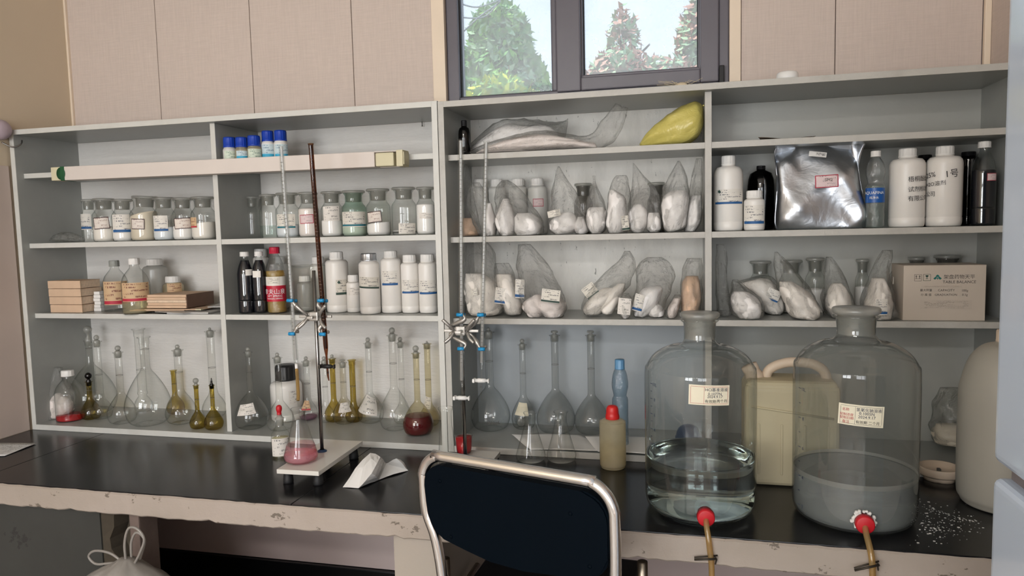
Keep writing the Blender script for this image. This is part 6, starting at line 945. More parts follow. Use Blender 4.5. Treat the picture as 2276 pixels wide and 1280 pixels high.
# ------------------------------------------------------------------ dropper bottle on the bench
x, y, R, H = (-1.1848, -0.1221, 0.0272, 0.1569)
t = thing('dropper_bottle', 'dropper bottle with white label and red rubber bulb, left of the stand base', 'bottle', (x, y, 0.80))
hb = H*0.50
ob('body', lathe(smoothprof([(0, 0.002), (R*0.9, 0.0), (R, 0.006), (R, hb*0.75), (R*0.93, hb*0.93), (R*0.6, hb*1.12), (R*0.42, hb*1.2), (R*0.42, hb*1.42)], 4), 36), 'glass_clear', t)
ob('liquid', lathe([(0, 0.003), (R*0.88, 0.003), (R*0.95, 0.008), (R*0.95, hb*0.72), (0, hb*0.72)], 32), 'liquid_yellow', t)
ob('paper_label', patch(R, R*2.3, hb*0.68, hb*0.44, face_angle(x, y), 0.03), 'label_hand', t)
ob('stopper', lathe([(R*0.36, hb*1.2), (R*0.42, hb*1.42), (R*0.5, hb*1.46), (R*0.5, hb*1.5), (R*0.3, hb*1.55), (R*0.24, hb*1.66), (0, hb*1.66)], 24), 'glass_frosted', t)
ob('rubber_bulb', lathe(smoothprof([(R*0.22, hb*1.58), (R*0.26, hb*1.66), (R*0.24, hb*1.72), (R*0.32, hb*1.82), (R*0.30, hb*1.93), (R*0.16, hb*1.99), (0, hb*2.0)], 4), 20), 'rubber_red', t)

# squeeze bottle with red cap
x, y, R, H = (-0.1971, -0.0552, 0.0363, 0.1756)
t = thing('squeeze_bottle', 'yellowish squeeze bottle with a red cap standing on the black bench', 'bottle', (x, y, 0.80))
hb = H*0.775
ob('body', lathe(smoothprof([(0, 0.003), (R*0.8, 0.0), (R*0.95, 0.006), (R, 0.02), (R, hb*0.88), (R*0.95, hb*0.95), (R*0.75, hb), (R*0.44, hb*1.02), (R*0.42, hb*1.06)], 4), 40), 'plastic_milky', t)
ob('liquid', lathe([(0, 0.006), (R*0.75, 0.005), (R*0.92, 0.011), (R*0.965, 0.022), (R*0.965, hb*0.45), (0, hb*0.45)], 36), 'liquid_yellow', t)
ob('cap', lathe(smoothprof([(R*0.40, hb*1.0), (R*0.52, hb*1.01), (R*0.52, hb*1.08), (R*0.48, hb*1.12), (R*0.46, hb*1.20), (R*0.34, hb*1.27), (0, hb*1.29)], 4), 28), 'rubber_red_cap', t)

# ------------------------------------------------------------------ paper goods
KR = [(-2.1783, -2.0435, 0.055, 0.1556, 1.2094, 1.2369), (-2.1823, -2.0455, 0.057, 0.1516, 1.2375, 1.2651), (-2.1813, -2.045, 0.055, 0.1476, 1.2657, 1.2932), (-2.1843, -2.0465, 0.057, 0.1436, 1.2938, 1.3213)]
for i, (x0, x1, y0_, y1_, z0, z1) in enumerate(KR):
    t = thing('notebook', ['kraft notebook at the bottom of the left stack of four', 'kraft notebook second from bottom in the left stack of four', 'kraft notebook third from bottom in the left stack of four', 'kraft notebook with lifted cover on top of the left stack of four'][i], 'notebook', ((x0+x1)/2, (y0_+y1_)/2, z0), 0.0, 'kraft notebooks in the left stack')
    w, d, h = (x1-x0)/2, (y1_-y0_)/2, z1-z0
    ob('pages', boxm(-w+0.001, w-0.001, -d+0.001, d-0.001, 0.001, h-0.0012), 'page_edges', t)
    ob('cover', joinm(boxm(-w, w, -d, d, h-0.0016, h-0.0003), boxm(-w, w, -d-0.0015, -d+0.0004, 0.0006, h-0.0006, 0.0004)), 'kraft', t)
WB = [(-2.0395, -2.0095, 0.1, 0.22, 1.2094, 1.2204), (-2.0375, -2.0115, 0.1, 0.22, 1.2211, 1.2321), (-2.0355, -2.0095, 0.1, 0.22, 1.2328, 1.2438), (-2.0395, -2.0115, 0.1, 0.22, 1.2445, 1.2555), (-2.0375, -2.0095, 0.1, 0.22, 1.2562, 1.2672), (-2.0355, -2.0115, 0.1, 0.22, 1.2679, 1.2789)]
for i, (x0, x1, y0_, y1_, z0, z1) in enumerate(WB):
    o = ob('booklet', boxm(x0, x1, y0_, y1_, z0, z1, 0.0006), 'paper_white'); tag(o, ['lowest', 'second lowest', 'third from bottom', 'third from top', 'second from top', 'topmost'][i]+' thin white booklet in the pile beside the kraft notebooks', 'booklet', 'white booklets')
x0, x1, y0_, y1_, z0, z1 = (-1.7806, -1.6249, 0.055, 0.2, 1.226, 1.272)
t = thing('paper_bundle', 'thick brown kraft bundle with dark side lying on the loose folders', 'paper bundle', ((x0+x1)/2, (y0_+y1_)/2, z0))
w, d, h = (x1-x0)/2, (y1_-y0_)/2, z1-z0
for k in range(5): ob('volume', boxm(-w+0.002*(k % 2), w-0.0005, -d+0.0015*((k*2) % 3), d, h*k/5+0.0004, h*(k+1)/5-0.0002, 0.0012), 'kraft' if k != 2 else 'page_edges', t)
ob('cover', boxm(w-0.0004, w+0.0014, -d+0.004, d, 0.0004, h), 'kraft_dark', t)
FO = [(-1.61, 0.1, 1.2099, 0.1518, 0.13, 0.06, 0.005), (-1.6559, 0.062, 1.2151, 0.1407, 0.085, -0.25, 0.0012), (-1.7461, 0.115, 1.2164, 0.2039, 0.12, 0.08, 0.0036), (-1.6995, 0.115, 1.2202, 0.2526, 0.13, 0.05, 0.0032), (-1.545, 0.17, 1.224, 0.1, 0.12, 0.3, 0.003)]
FL = ['grey printed booklet lowest under the brown bundle, at the partition', 'crumpled grey paper sheet under the folders, in front', 'kraft folder with frayed edge under the brown bundle', 'kraft folder with yellow corner directly under the brown bundle', 'grey leaflet leaning against the partition beside the brown bundle']
FM = ['paper_grey', 'paper_grey', 'kraft', 'kraft', 'paper_grey']
for i, (cx, cyy, z, w, d, rz, th) in enumerate(FO):
    o = ob('folder', boxm(-w/2, w/2, -d/2, d/2, 0, th, 0.0005), FM[i], None, None, (cx, cyy, z), (0, 0, rz)); tag(o, FL[i], 'folder' if i in (2, 3) else 'paper', 'papers under the brown bundle')
    if i == 3: ob('corner', boxm(w/2-0.02, w/2+0.001, -d/2-0.0006, -d/2+0.012, -0.0002, th+0.0003), 'tube_end', o)

def wavy(pts, n, m, amp, seed, thick=0.0006):
    """thin sheet over four corners, softly creased, with real thickness"""
    rnd = random.Random(seed); a, b, c, d = [Vector(p) for p in pts]; V, F = [], []
    ph = [rnd.uniform(0, 6.28) for _ in range(4)]
    for k in range(2):
        for j in range(m+1):
            for i in range(n+1):
                u, v = i/n, j/m
                p = (a*(1-u)+b*u)*(1-v) + (d*(1-u)+c*u)*v
                h = amp*(1+math.sin(5*u+ph[0]+2*v))*0.5 + amp*0.5*(1+math.sin(9*v+ph[1]-4*u))*0.5
                V.append((p.x, p.y, p.z+h+k*thick))
    q = (n+1)*(m+1)
    for j in range(m):
        for i in range(n):
            s = j*(n+1)+i; F.append((s, s+n+1, s+n+2, s+1)); F.append((q+s, q+s+1, q+s+n+2, q+s+n+1))
    for i in range(n):
        F.append((i, i+1, q+i+1, q+i)); s = m*(n+1)+i; F.append((s+1, s, q+s, q+s+1))
    for j in range(m):
        s = j*(n+1); F.append((s+n+1, s, q+s, q+s+n+1)); s += n; F.append((s, s+n+1, q+s+n+1, q+s))
    return mesh('sheet', V, F, True)
for i, (pts, amp, lb) in enumerate([([(-0.5324, 0.1275, 0.8204), (-0.4389, -0.0133, 0.8204), (-0.1178, 0.0144, 0.8204), (-0.3203, 0.1709, 0.8204)], 0.0045, 'large creased white sheet on the shelf bottom behind the conical flasks'), ([(-0.299, 0.1193, 0.828), (-0.242, -0.0161, 0.8262), (-0.0852, -0.0146, 0.8262), (-0.1012, 0.1508, 0.828)], 0.003, 'white sheet with curled edge left of the left carboy')]):
    o = ob('paper_sheet', wavy(pts, 14, 8, amp, i+3), 'paper_white'); tag(o, lb, 'paper', 'loose white sheets')
o = ob('printed_sheet', wavy([(-2.2973, -0.1699, 0.8012), (-2.0667, -0.1427, 0.8012), (-2.051, -0.2714, 0.8012), (-2.2136, -0.3248, 0.8012)], 6, 6, 0.0015, 9), 'page_print'); tag(o, 'white printed sheet lying on the left end of the black bench', 'paper')
me = o.data; l = me.uv_layers.new(name='uv')
xs = [v.co.x for v in me.vertices]; ys = [v.co.y for v in me.vertices]
for lp in me.loops:
    v = me.vertices[lp.vertex_index].co; l.data[lp.index].uv = ((v.x-min(xs))/(max(xs)-min(xs)), (v.y-min(ys))/(max(ys)-min(ys)))
CP = [(-0.8753, -0.334, 0.8008), (-0.8308, -0.3334, 0.801), (-0.8475, -0.2203, 0.858), (-0.8001, -0.2603, 0.862), (-0.8059, -0.2112, 0.828), (-0.7693, -0.2235, 0.848), (-0.7535, -0.1824, 0.8008), (-0.8035, -0.267, 0.802), (-0.7935, -0.3306, 0.842), (-0.8775, -0.1503, 0.801), (-0.7693, -0.1635, 0.801)]
CF = [(0, 1, 8, 2), (2, 8, 3), (3, 8, 4), (1, 7, 8), (8, 7, 4), (4, 7, 6, 5), (0, 2, 9), (2, 3, 9), (3, 4, 10, 9), (4, 5, 10), (5, 6, 10)]
bm = bmesh.new(); vs_ = [bm.verts.new(p) for p in CP]
for f in CF: bm.faces.new([vs_[i] for i in f])
bmesh.ops.triangulate(bm, faces=bm.faces); bmesh.ops.subdivide_edges(bm, edges=list(bm.edges), cuts=3, use_grid_fill=True, smooth=0.25)
me = bpy.data.meshes.new('crumple'); bm.to_mesh(me); bm.free()
o = ob('filter_paper', me, 'paper_white'); tag(o, 'creased white filter paper folded like a tent on the black bench', 'paper')
md = o.modifiers.new('thickness', 'SOLIDIFY'); md.thickness = 0.0006; md.offset = 1
o = ob('dry_leaf', wavy([(0.1922, 0.06, 1.6881), (0.3395, 0.07, 1.6881), (0.3295, 0.14, 1.6881), (0.2122, 0.14, 1.6881)], 10, 4, 0.006, 4), 'leaf_dry'); tag(o, 'flat curled brown scrap of paper on the right unit upper shelf', 'scrap')

# ------------------------------------------------------------------ cardboard tube box along the left unit
xa, xb, za, zb = (-2.0681, -0.8016, 1.6841, 1.6802)
t = thing('tube_box', 'long cream cardboard lamp-tube box lying along the front of the upper left shelf', 'box', ((xa+xb)/2, 0.0028, (za+zb)/2))
L = (xb-xa)/2; hz = 0.0225
sl = -0.003
t.rotation_euler = (0, -math.atan(sl), 0)
ob('body', joinm(boxm(-L+0.055, L-0.09, -0.022, 0.024, -hz, hz, 0.002), boxm(L-0.09, L-0.002, 0.018, 0.024, -hz, hz, 0.001), boxm(L-0.09, L-0.002, -0.022, 0.024, hz-0.003, hz, 0.001)), 'tube_card', t)
ob('end_band', boxm(-L+0.012, -L+0.056, -0.0225, 0.0235, -hz+0.0005, hz-0.0005, 0.002), 'tube_end', t)
g = ob('green_seal', lathe([(0, 0), (0.0205, 0), (0.0205, 0.001), (0, 0.001)], 28), 'green_dark', t); g.rotation_euler = (PI/2, 0, 0); g.location = (-L+0.052, -0.0222, 0); g.scale = (0.85, 1, 1)
ob('green_band', boxm(-L+0.050, -L+0.066, -0.0233, 0.0245, -hz-0.0006, hz+0.0006, 0.001), 'green_dark', t)
for hx in (-L*0.62, 0.02, L*0.55): ob('hook', joinm(boxm(hx-0.006, hx+0.006, 0.020, 0.060, SHL[0]-t.location.z-hx*sl+0.0002, SHL[0]-t.location.z-hx*sl+0.0014), boxm(hx-0.006, hx+0.006, 0.0235, 0.0248, -hz*0.2, SHL[0]-t.location.z-hx*sl+0.0014)), 'iron_dark', t)
ob('end_flap', boxm(L-0.088, L-0.03, -0.020, 0.012, -hz+0.001, hz-0.004, 0.004), 'tube_end', t)
ob('end_cap', joinm(boxm(L-0.020, L, -0.024, 0.0245, -hz-0.001, hz+0.001, 0.001), boxm(L-0.006, L+0.003, -0.020, 0.02, -hz+0.004, hz-0.004, 0.001)), 'tube_end', t)
c_ = (-2.041, 0.1, 1.7192)
t = thing('binder_clip', 'small black binder clip on the upper left shelf behind the tube box', 'clip', (c_[0], 0.10, SHL[0]))
ob('jaw', boxm(-0.018, 0.018, -0.008, 0.008, 0, 0.012, 0.003), 'rubber_black', t); ob('lever', tube([(-0.012, 0, 0.011), (-0.02, 0, 0.024), (-0.002, 0, 0.024), (0.006, 0, 0.011)], 0.0011, 6), 'iron_dark', t)

# ------------------------------------------------------------------ titration stands and burettes
def butterfly_clamp(t, c, ax, mats=('alloy_grey', 'blue_grip')):
    """double burette clamp: collar on the rod, two sprung arms, coated grips; c on the rod, ax = [(x, y) of each burette relative to c]"""
    cl = ob('clamp', joinm(boxm(-0.014, 0.014, -0.016, 0.012, -0.012, 0.014, 0.004), boxm(-0.05, 0.05, -0.006, 0.002, -0.004, 0.004, 0.002)), mats[0], t, None, c)
    ob('thumb_screw', joinm(tube([(0, -0.014, 0), (0, -0.03, 0)], 0.003, 8), boxm(-0.009, 0.009, -0.036, -0.029, -0.004, 0.004, 0.002)), mats[0], cl)
    for sx, (dx, dy) in zip((-1, 1), ax):
        for sz in (1, -1):
            pts = curve([(sx*0.012, -0.004, sz*0.004), (sx*0.032, -0.008, sz*0.012), (dx-sx*0.012, dy-0.006, sz*0.034), (dx-sx*0.003, dy-0.0095, sz*0.050)], 5)
            ob('arm', tube(pts, [0.0052+0.0018*math.sin(i*0.9) for i in range(len(pts))], 8), mats[0], cl)
            ob('grip', tube([(dx-0.009, dy-0.011, sz*0.047), (dx+0.009, dy-0.011, sz*0.047)], 0.0050, 10), mats[1], cl)
            ob('grip', tube([(dx-0.008, dy+0.011, sz*0.044), (dx+0.008, dy+0.011, sz*0.044)], 0.0046, 10), mats[1] if sz > 0 else mats[0], cl)
        ob('spring_lever', joinm(tube(curve([(sx*0.020, -0.010, 0.004), (sx*0.030, -0.022, 0.018), (sx*0.046, -0.026, 0.034)], 4), 0.0048, 8), tube(curve([(sx*0.020, -0.010, -0.004), (sx*0.028, -0.020, -0.018), (sx*0.042, -0.024, -0.030)], 4), 0.0048, 8)), mats[0], cl)
    return cl
def burette(label, p0, p1, r, glass, kind, tip, grads, group):
    """graduated tube from p0 (top) to p1 (start of the taper)"""
    p0, p1, tip = Vector(p0), Vector(p1), Vector(tip); d = (p1-p0).normalized()
    t = thing('burette', label, 'burette', tuple(p1), 0, group); o = p1
    ob('barrel', tube([p0-o, p0-o+d*0.003, p0-o+d*0.006, p1-o-d*0.01, p1-o, p1-o+d*0.02], [r*1.25, r*1.15, r, r, r*0.9, r*0.45], 20, caps=False), glass, t)
    ob('bore', tube([p0-o+d*0.004, p1-o], r*0.62, 14, caps=False), 'glass_enamel' if glass == 'glass_clear' else glass, t)
    m = []; n = 50
    for i in range(n):
        q = p0 + (p1-p0)*(0.08+0.86*i/n) - o; w = r*(0.95 if i % 5 == 0 else 0.55)
        m.append(boxm(q.x-w*0.2, q.x+w, q.y-r-0.0012, q.y-r-0.0007, q.z-0.0006, q.z+0.0006))
    k = ob('graduations', joinm(*m), grads, t); k['kind'] = 'stuff'
    q = p1 + d*0.02 - o
    if kind == 'stopcock_white' or kind == 'stopcock_amber':
        cm = 'cap_white' if kind == 'stopcock_white' else 'rubber_black'
        ob('stem', tube([q, q+d*0.05], r*0.45, 12, caps=False), glass, t)
        s = q + d*0.03
        sc = ob('stopcock', tube([s+Vector((-0.017, 0, 0)), s+Vector((-0.010, 0, 0)), s+Vector((-0.0095, 0, 0)), s+Vector((0.012, 0, 0)), s+Vector((0.0125, 0, 0)), s+Vector((0.020, 0, 0))], [0.0052, 0.0052, 0.0064, 0.0058, 0.004, 0.004], 14), cm, t)
        ob('key', joinm(boxm(s.x-0.024, s.x-0.017, s.y-0.010, s.y+0.010, s.z-0.0055, s.z+0.0055, 0.0025), boxm(s.x+0.019, s.x+0.023, s.y-0.006, s.y+0.006, s.z-0.006, s.z+0.006, 0.002)), cm if kind == 'stopcock_white' else 'iron_dark', sc)
        ob('tip', tube([q+d*0.045, q+d*0.055, tip-o], [r*0.5, r*0.45, 0.0016], 14, caps=False), glass, t)
    else:
        a = q; e = tip-o
        ob('collar', tube([a-d*0.01, a+d*0.012], r*0.62, 12), 'cap_white', t)
        ob('rubber_tube', tube(curve([a+d*0.006, a+(e-a)*0.35+Vector((0.001, 0, 0)), a+(e-a)*0.7+Vector((0.0015, 0, 0)), e-(e-a)*0.15], 5), 0.0047, 12), 'tube_amber', t)
        ob('tip', tube([e-(e-a)*0.22, e], [0.0028, 0.0014], 10, caps=False), 'glass_clear', t)
    return t
S1 = {'rx': -1.0109, 'ry': -0.1897, 'board': (-0.9978, -0.2145, 0.122, 0.272, 0.0153), 'top': 1.363, 'cz': 1.2337, 'ax': [(-0.0641, -0.012), (0.0305, -0.012)], 'b1': ((-1.0855, -0.2017, 1.7123), (-1.0724, -0.2017, 1.1103)), 'b2': ((-0.9954, -0.2017, 1.7115), (-0.9777, -0.2017, 1.1441)), 't1': (-1.0271, -0.278, 0.9975), 't2': (-0.9731, -0.2017, 1.0536)}
t = thing('titration_stand', 'titration stand with steel rod and white base board carrying the pink flask', 'stand', (S1['rx'], S1['ry'], 0.80))
bo = S1['board']; ba = ob('base_board', boxm(-bo[2]/2, bo[2]/2, -bo[3]/2, bo[3]/2, 0.033, 0.045, 0.001), 'board_white', t, None, (bo[0]-S1['rx'], bo[1]-S1['ry'], 0), (0, 0, bo[4]))
for sx in (-1, 1):
    for sy in (-1, 1): ob('foot', lathe([(0, 0), (0.013, 0), (0.014, 0.004), (0.011, 0.033), (0, 0.033)], 16), 'rubber_black', ba, None, (sx*bo[2]*0.36, sy*bo[3]*0.40, 0.0))
ob('collar', lathe([(0.006, 0.045), (0.014, 0.045), (0.013, 0.048), (0.007, 0.051)], 24), 'blue_dark', t)
ob('rod', tube([(0, 0, 0.034), (0, 0, S1['top']-0.80)], 0.0052, 14), 'steel_rod', t)
butterfly_clamp(t, (0, 0, S1['cz']-0.80), S1['ax'])
burette('clear graduated burette on the left stand, dripping by an amber rubber tube', *S1['b1'], 0.0072, 'glass_clear', 'rubber', S1['t1'], 'ink_grey', 'burettes')
burette('brown glass burette on the left stand with dark stopcock', *S1['b2'], 0.0066, 'glass_amber', 'stopcock_amber', S1['t2'], 'kraft_dark', 'burettes')
S2 = {'rx': -0.603, 'ry': -0.126, 'board': (-0.5706, -0.1614, 0.104, 0.2, 0.0), 'top': 1.3539, 'cz': 1.1881, 'ax': [(0.003, -0.01), (0.0623, -0.01)], 'b1': ((-0.5863, -0.136, 1.7099), (-0.6035, -0.136, 1.0509)), 'b2': ((-0.5149, -0.136, 1.7015), (-0.545, -0.136, 1.1015)), 't1': (-0.605, -0.136, 0.8966), 't2': (-0.5492, -0.136, 0.9957)}
t = thing('titration_stand', 'titration stand partly hidden behind the chair, with blue gripped clamps', 'stand', (S2['rx'], S2['ry'], 0.80))
bo = S2['board']; ba = ob('base_board', boxm(-bo[2]/2, bo[2]/2, -bo[3]/2, bo[3]/2, 0.018, 0.030, 0.001), 'board_white', t, None, (bo[0]-S2['rx'], bo[1]-S2['ry'], 0), (0, 0, bo[4]))
for sx in (-1, 1):
    for sy in (-1, 1): ob('foot', lathe([(0, 0), (0.013, 0), (0.012, 0.018), (0, 0.018)], 16), 'rubber_black', ba, None, (sx*bo[2]*0.38, sy*bo[3]*0.42, 0.0))
ob('collar', lathe([(0.006, 0.030), (0.014, 0.030), (0.013, 0.033), (0.007, 0.036)], 24), 'blue_dark', t)
ob('rod', tube([(0, 0, 0.019), (0, 0, S2['top']-0.80)], 0.0052, 14), 'steel_rod', t)
butterfly_clamp(t, (0, 0, S2['cz']-0.80), S2['ax'])
burette('clear burette on the right stand, nearest the seam between the shelf units', *S2['b1'], 0.0078, 'glass_clear', 'stopcock_white', S2['t1'], 'ink_grey', 'burettes')
burette('clear burette on the right stand hanging before the large 1000 millilitre flask', *S2['b2'], 0.0070, 'glass_clear', 'stopcock_white', S2['t2'], 'ink_grey', 'burettes')

# ------------------------------------------------------------------ aspirator carboys
def carboy(label, x, y, R, zs, spig, level, wat, glass, lab, ticks, spill=False):
    """zs: shoulder start, neck base, neck top, stopper top (above the bench); spig = (angle, height)"""
    t = thing('carboy', label, 'carboy', (x, y, 0.8005), 0, 'glass aspirator bottles')
    z1, z2, z3, z4, rn = zs
    pr = smoothprof([(R*0.80, 0.0), (R*0.93, 0.006), (R*0.985, 0.022), (R, 0.05), (R, z1*0.5), (R, z1), (R*0.96, z1+(z2-z1)*0.35), (R*0.82, z1+(z2-z1)*0.68), (R*0.58, z1+(z2-z1)*0.92), (rn*1.25, z2), (rn*1.0, z2+0.012)], 5)
    pr = [(0, 0.012), (R*0.4, 0.010), (R*0.72, 0.003)] + pr + [(rn, z2+(z3-z2)*0.5), (rn*1.05, z3-0.008), (rn*1.22, z3-0.003), (rn*1.24, z3), (rn*1.1, z3)]
    ob('body', lathe(pr, 72), glass, t)
    ob('neck_frost', lathe([(rn*0.97, z2+0.014), (rn*0.985, (z2+z3)/2), (rn*1.04, z3-0.004)], 40), 'glass_frosted', t)
    ob('stopper', lathe([(0, z2+0.02), (rn*0.86, z2+0.02), (rn*0.98, z3+0.001), (rn*1.15, z3+0.003), (rn*1.27, z3+0.007), (rn*1.27, z4-0.003), (rn*1.2, z4), (0, z4)], 40), 'glass_frosted', t)
    pw = [(0, 0.014), (R*0.4, 0.0125), (R*0.70, 0.007), (R*0.80, 0.006), (R*0.92, 0.011), (R*0.965, 0.024), (R*0.978, 0.05), (R*0.978, level*0.6), (R*0.978, level-0.002), (R*0.985, level+0.0015), (R*0.95, level), (0, level)]
    ob('liquid', lathe(pw, 72), wat, t)
    a, h = spig; sx, sy = math.sin(a), -math.cos(a)
    sp_ = ob('spigot_stopper', tube([(sx*(R-0.004), sy*(R-0.004), h), (sx*(R+0.010), sy*(R+0.010), h), (sx*(R+0.0105), sy*(R+0.0105), h), (sx*(R+0.024), sy*(R+0.024), h-0.001), (sx*(R+0.026), sy*(R+0.026), h-0.001)], [0.0165, 0.0165, 0.0195, 0.0185, 0.016], 24), 'rubber_red', t)
    b0 = Vector((sx*(R+0.02), sy*(R+0.02), h-0.003))
    tp = curve([b0, b0+Vector((sx*0.016, sy*0.016, -0.012)), b0+Vector((sx*0.028+0.004, sy*0.026-(0.020 if spill else 0.002), -0.045)), b0+Vector((sx*0.030+0.009, sy*0.028-(0.022 if spill else 0.002), -0.11)), b0+Vector((sx*0.030+(0.03 if spill else 0.004), sy*0.030-(0.022 if spill else 0.002), -0.22))], 8)
    ob('outlet_tube', tube(tp, 0.0062, 14), 'tube_amber', t)
    c = tp[18 if spill else 20]
    ob('pinch_clamp', joinm(tube([c+Vector((-0.034, -0.006, -0.004 if not spill else -0.014)), c+Vector((0.012, -0.007, 0.002))], 0.0024, 8), tube([c+Vector((-0.034, -0.004, 0.0 if not spill else -0.010)), c+Vector((0.014, 0.0075, 0.003))], 0.0018, 8), tube([c+Vector((0.008, -0.008, 0.006)), c+Vector((0.012, 0.008, -0.006)), c+Vector((0.009, -0.009, -0.008))], 0.0018, 8)), 'iron_dark', t)
    la, lz, lw, lh, lines, tilt = lab
    pl = ob('paper_label', patch(R, lw, lh, lz, la, tilt, 14, 4, 0.0012), 'label_cream', t)
    e = 0.0022
    ob('label_frame', joinm(patch(R, lw*0.90, 0.0006, lz+lh*0.42, la, tilt, 14, 1, 0.0018), patch(R, lw*0.90, 0.0006, lz-lh*0.42, la, tilt, 14, 1, 0.0018), patch(R, 0.0006, lh*0.84, lz, la-lw*0.45/R, tilt, 1, 4, 0.0018), patch(R, 0.0006, lh*0.84, lz, la+lw*0.45/R, tilt, 1, 4, 0.0018), patch(R, 0.0005, lh*0.84, lz, la-lw*0.13/R, tilt, 1, 4, 0.0018)), 'ink_red' if not spill else 'ink_grey', pl)
    for (s, size, du, dv, m) in lines: cyltext(s, size, R, lz+dv*lh, la+du*lw/R, m, pl, 'lettering', tilt, 0.0019)
    ta, tz0, tz1, n = ticks; ms = []
    for k in range(n):
        z = tz0+(tz1-tz0)*k/(n-1); ms.append(patch(R, 0.010 if k % 2 == 0 else 0.006, 0.0012, z, ta, 0, 2, 1, 0.0014))
    ob('volume_scale', joinm(*ms), 'ink_navy', t)
    for k, s in enumerate(['10L', '8', '6', '4', '2'][:(n+1)//2]): cyltext(s, 0.011, R, tz0+(tz1-tz0)*2*k/(n-1)-0.001, ta+0.10, 'ink_navy', t, 'lettering', 0, 0.0016)
    if spill:
        rnd = random.Random(2); cr = []
        for k in range(60):
            q = rnd.uniform(0, 6.28); rr = 0.0185*rnd.uniform(0.95, 1.25); pxx = sx*(R+0.004) + math.cos(a)*math.cos(q)*rr; pyy = sy*(R+0.004) + math.sin(a)*math.cos(q)*rr
            s = rnd.uniform(0.0015, 0.0035); pz = h+math.sin(q)*rr
            cr.append(boxm(pxx-s, pxx+s, pyy-s*1.2, pyy+s*1.2, pz-s, pz+s, s*0.5, 1))
        k = ob('salt_crust', joinm(*cr), 'scale_white', t); k['kind'] = 'stuff'
        ob('scale_ring', lathe([(R*0.985, level-0.002), (R*0.987, level+0.004), (R*0.985, level+0.009)], 72, lambda i, z: 0.0), 'glass_frosted', t)
    return t
carboy(**{'label': 'glass carboy a third full of clear water, red stoppered outlet, left of the two', 'x': 0.0317, 'y': -0.302, 'R': 0.1267, 'zs': (0.3141, 0.3883, 0.4473, 0.463, 0.0353), 'spig': (0.0672, 0.0339), 'level': 0.1284, 'wat': 'water', 'glass': 'glass_carboy', 'lab': (0.1412, 0.2979, 0.0878, 0.044, [('HCl基准溶液', 0.0088, 0.17, 0.26, 'ink_navy'), ('0.1077N', 0.0085, 0.13, 0.06, 'ink_navy'), ('2024.9.17', 0.0085, 0.13, -0.08, 'ink_navy'), ('有效期', 0.008, 0.02, -0.31, 'ink_black'), ('两个月', 0.008, 0.3, -0.31, 'ink_black')], -0.03), 'ticks': (-1.0047, 0.3078, 0.1686, 9), 'spill': False})
carboy(**{'label': 'glass carboy with cloudy liquid and salt-crusted red stopper, right of the two', 'x': 0.3686, 'y': -0.288, 'R': 0.1299, 'zs': (0.325, 0.4013, 0.4568, 0.474, 0.0397), 'spig': (-0.0574, 0.0387), 'level': 0.1031, 'wat': 'water_cloudy', 'glass': 'glass_carboy_cloudy', 'lab': (-0.1164, 0.2621, 0.0874, 0.0446, [('氢氧化钠溶液', 0.0082, 0.17, 0.26, 'ink_navy'), ('0.1005N', 0.0085, 0.12, 0.1, 'ink_navy'), ('2024.9.17', 0.0085, 0.12, -0.07, 'ink_navy'), ('有效期 二个月', 0.0074, 0.14, -0.33, 'ink_black'), ('名称', 0.007, -0.33, 0.26, 'ink_red'), ('配制浓度', 0.0066, -0.31, 0.02, 'ink_red'), ('配制日期', 0.0066, -0.31, -0.14, 'ink_red'), ('备注', 0.007, -0.33, -0.32, 'ink_red')], -0.05), 'ticks': (-1.2047, 0.2991, 0.0341, 9), 'spill': True})
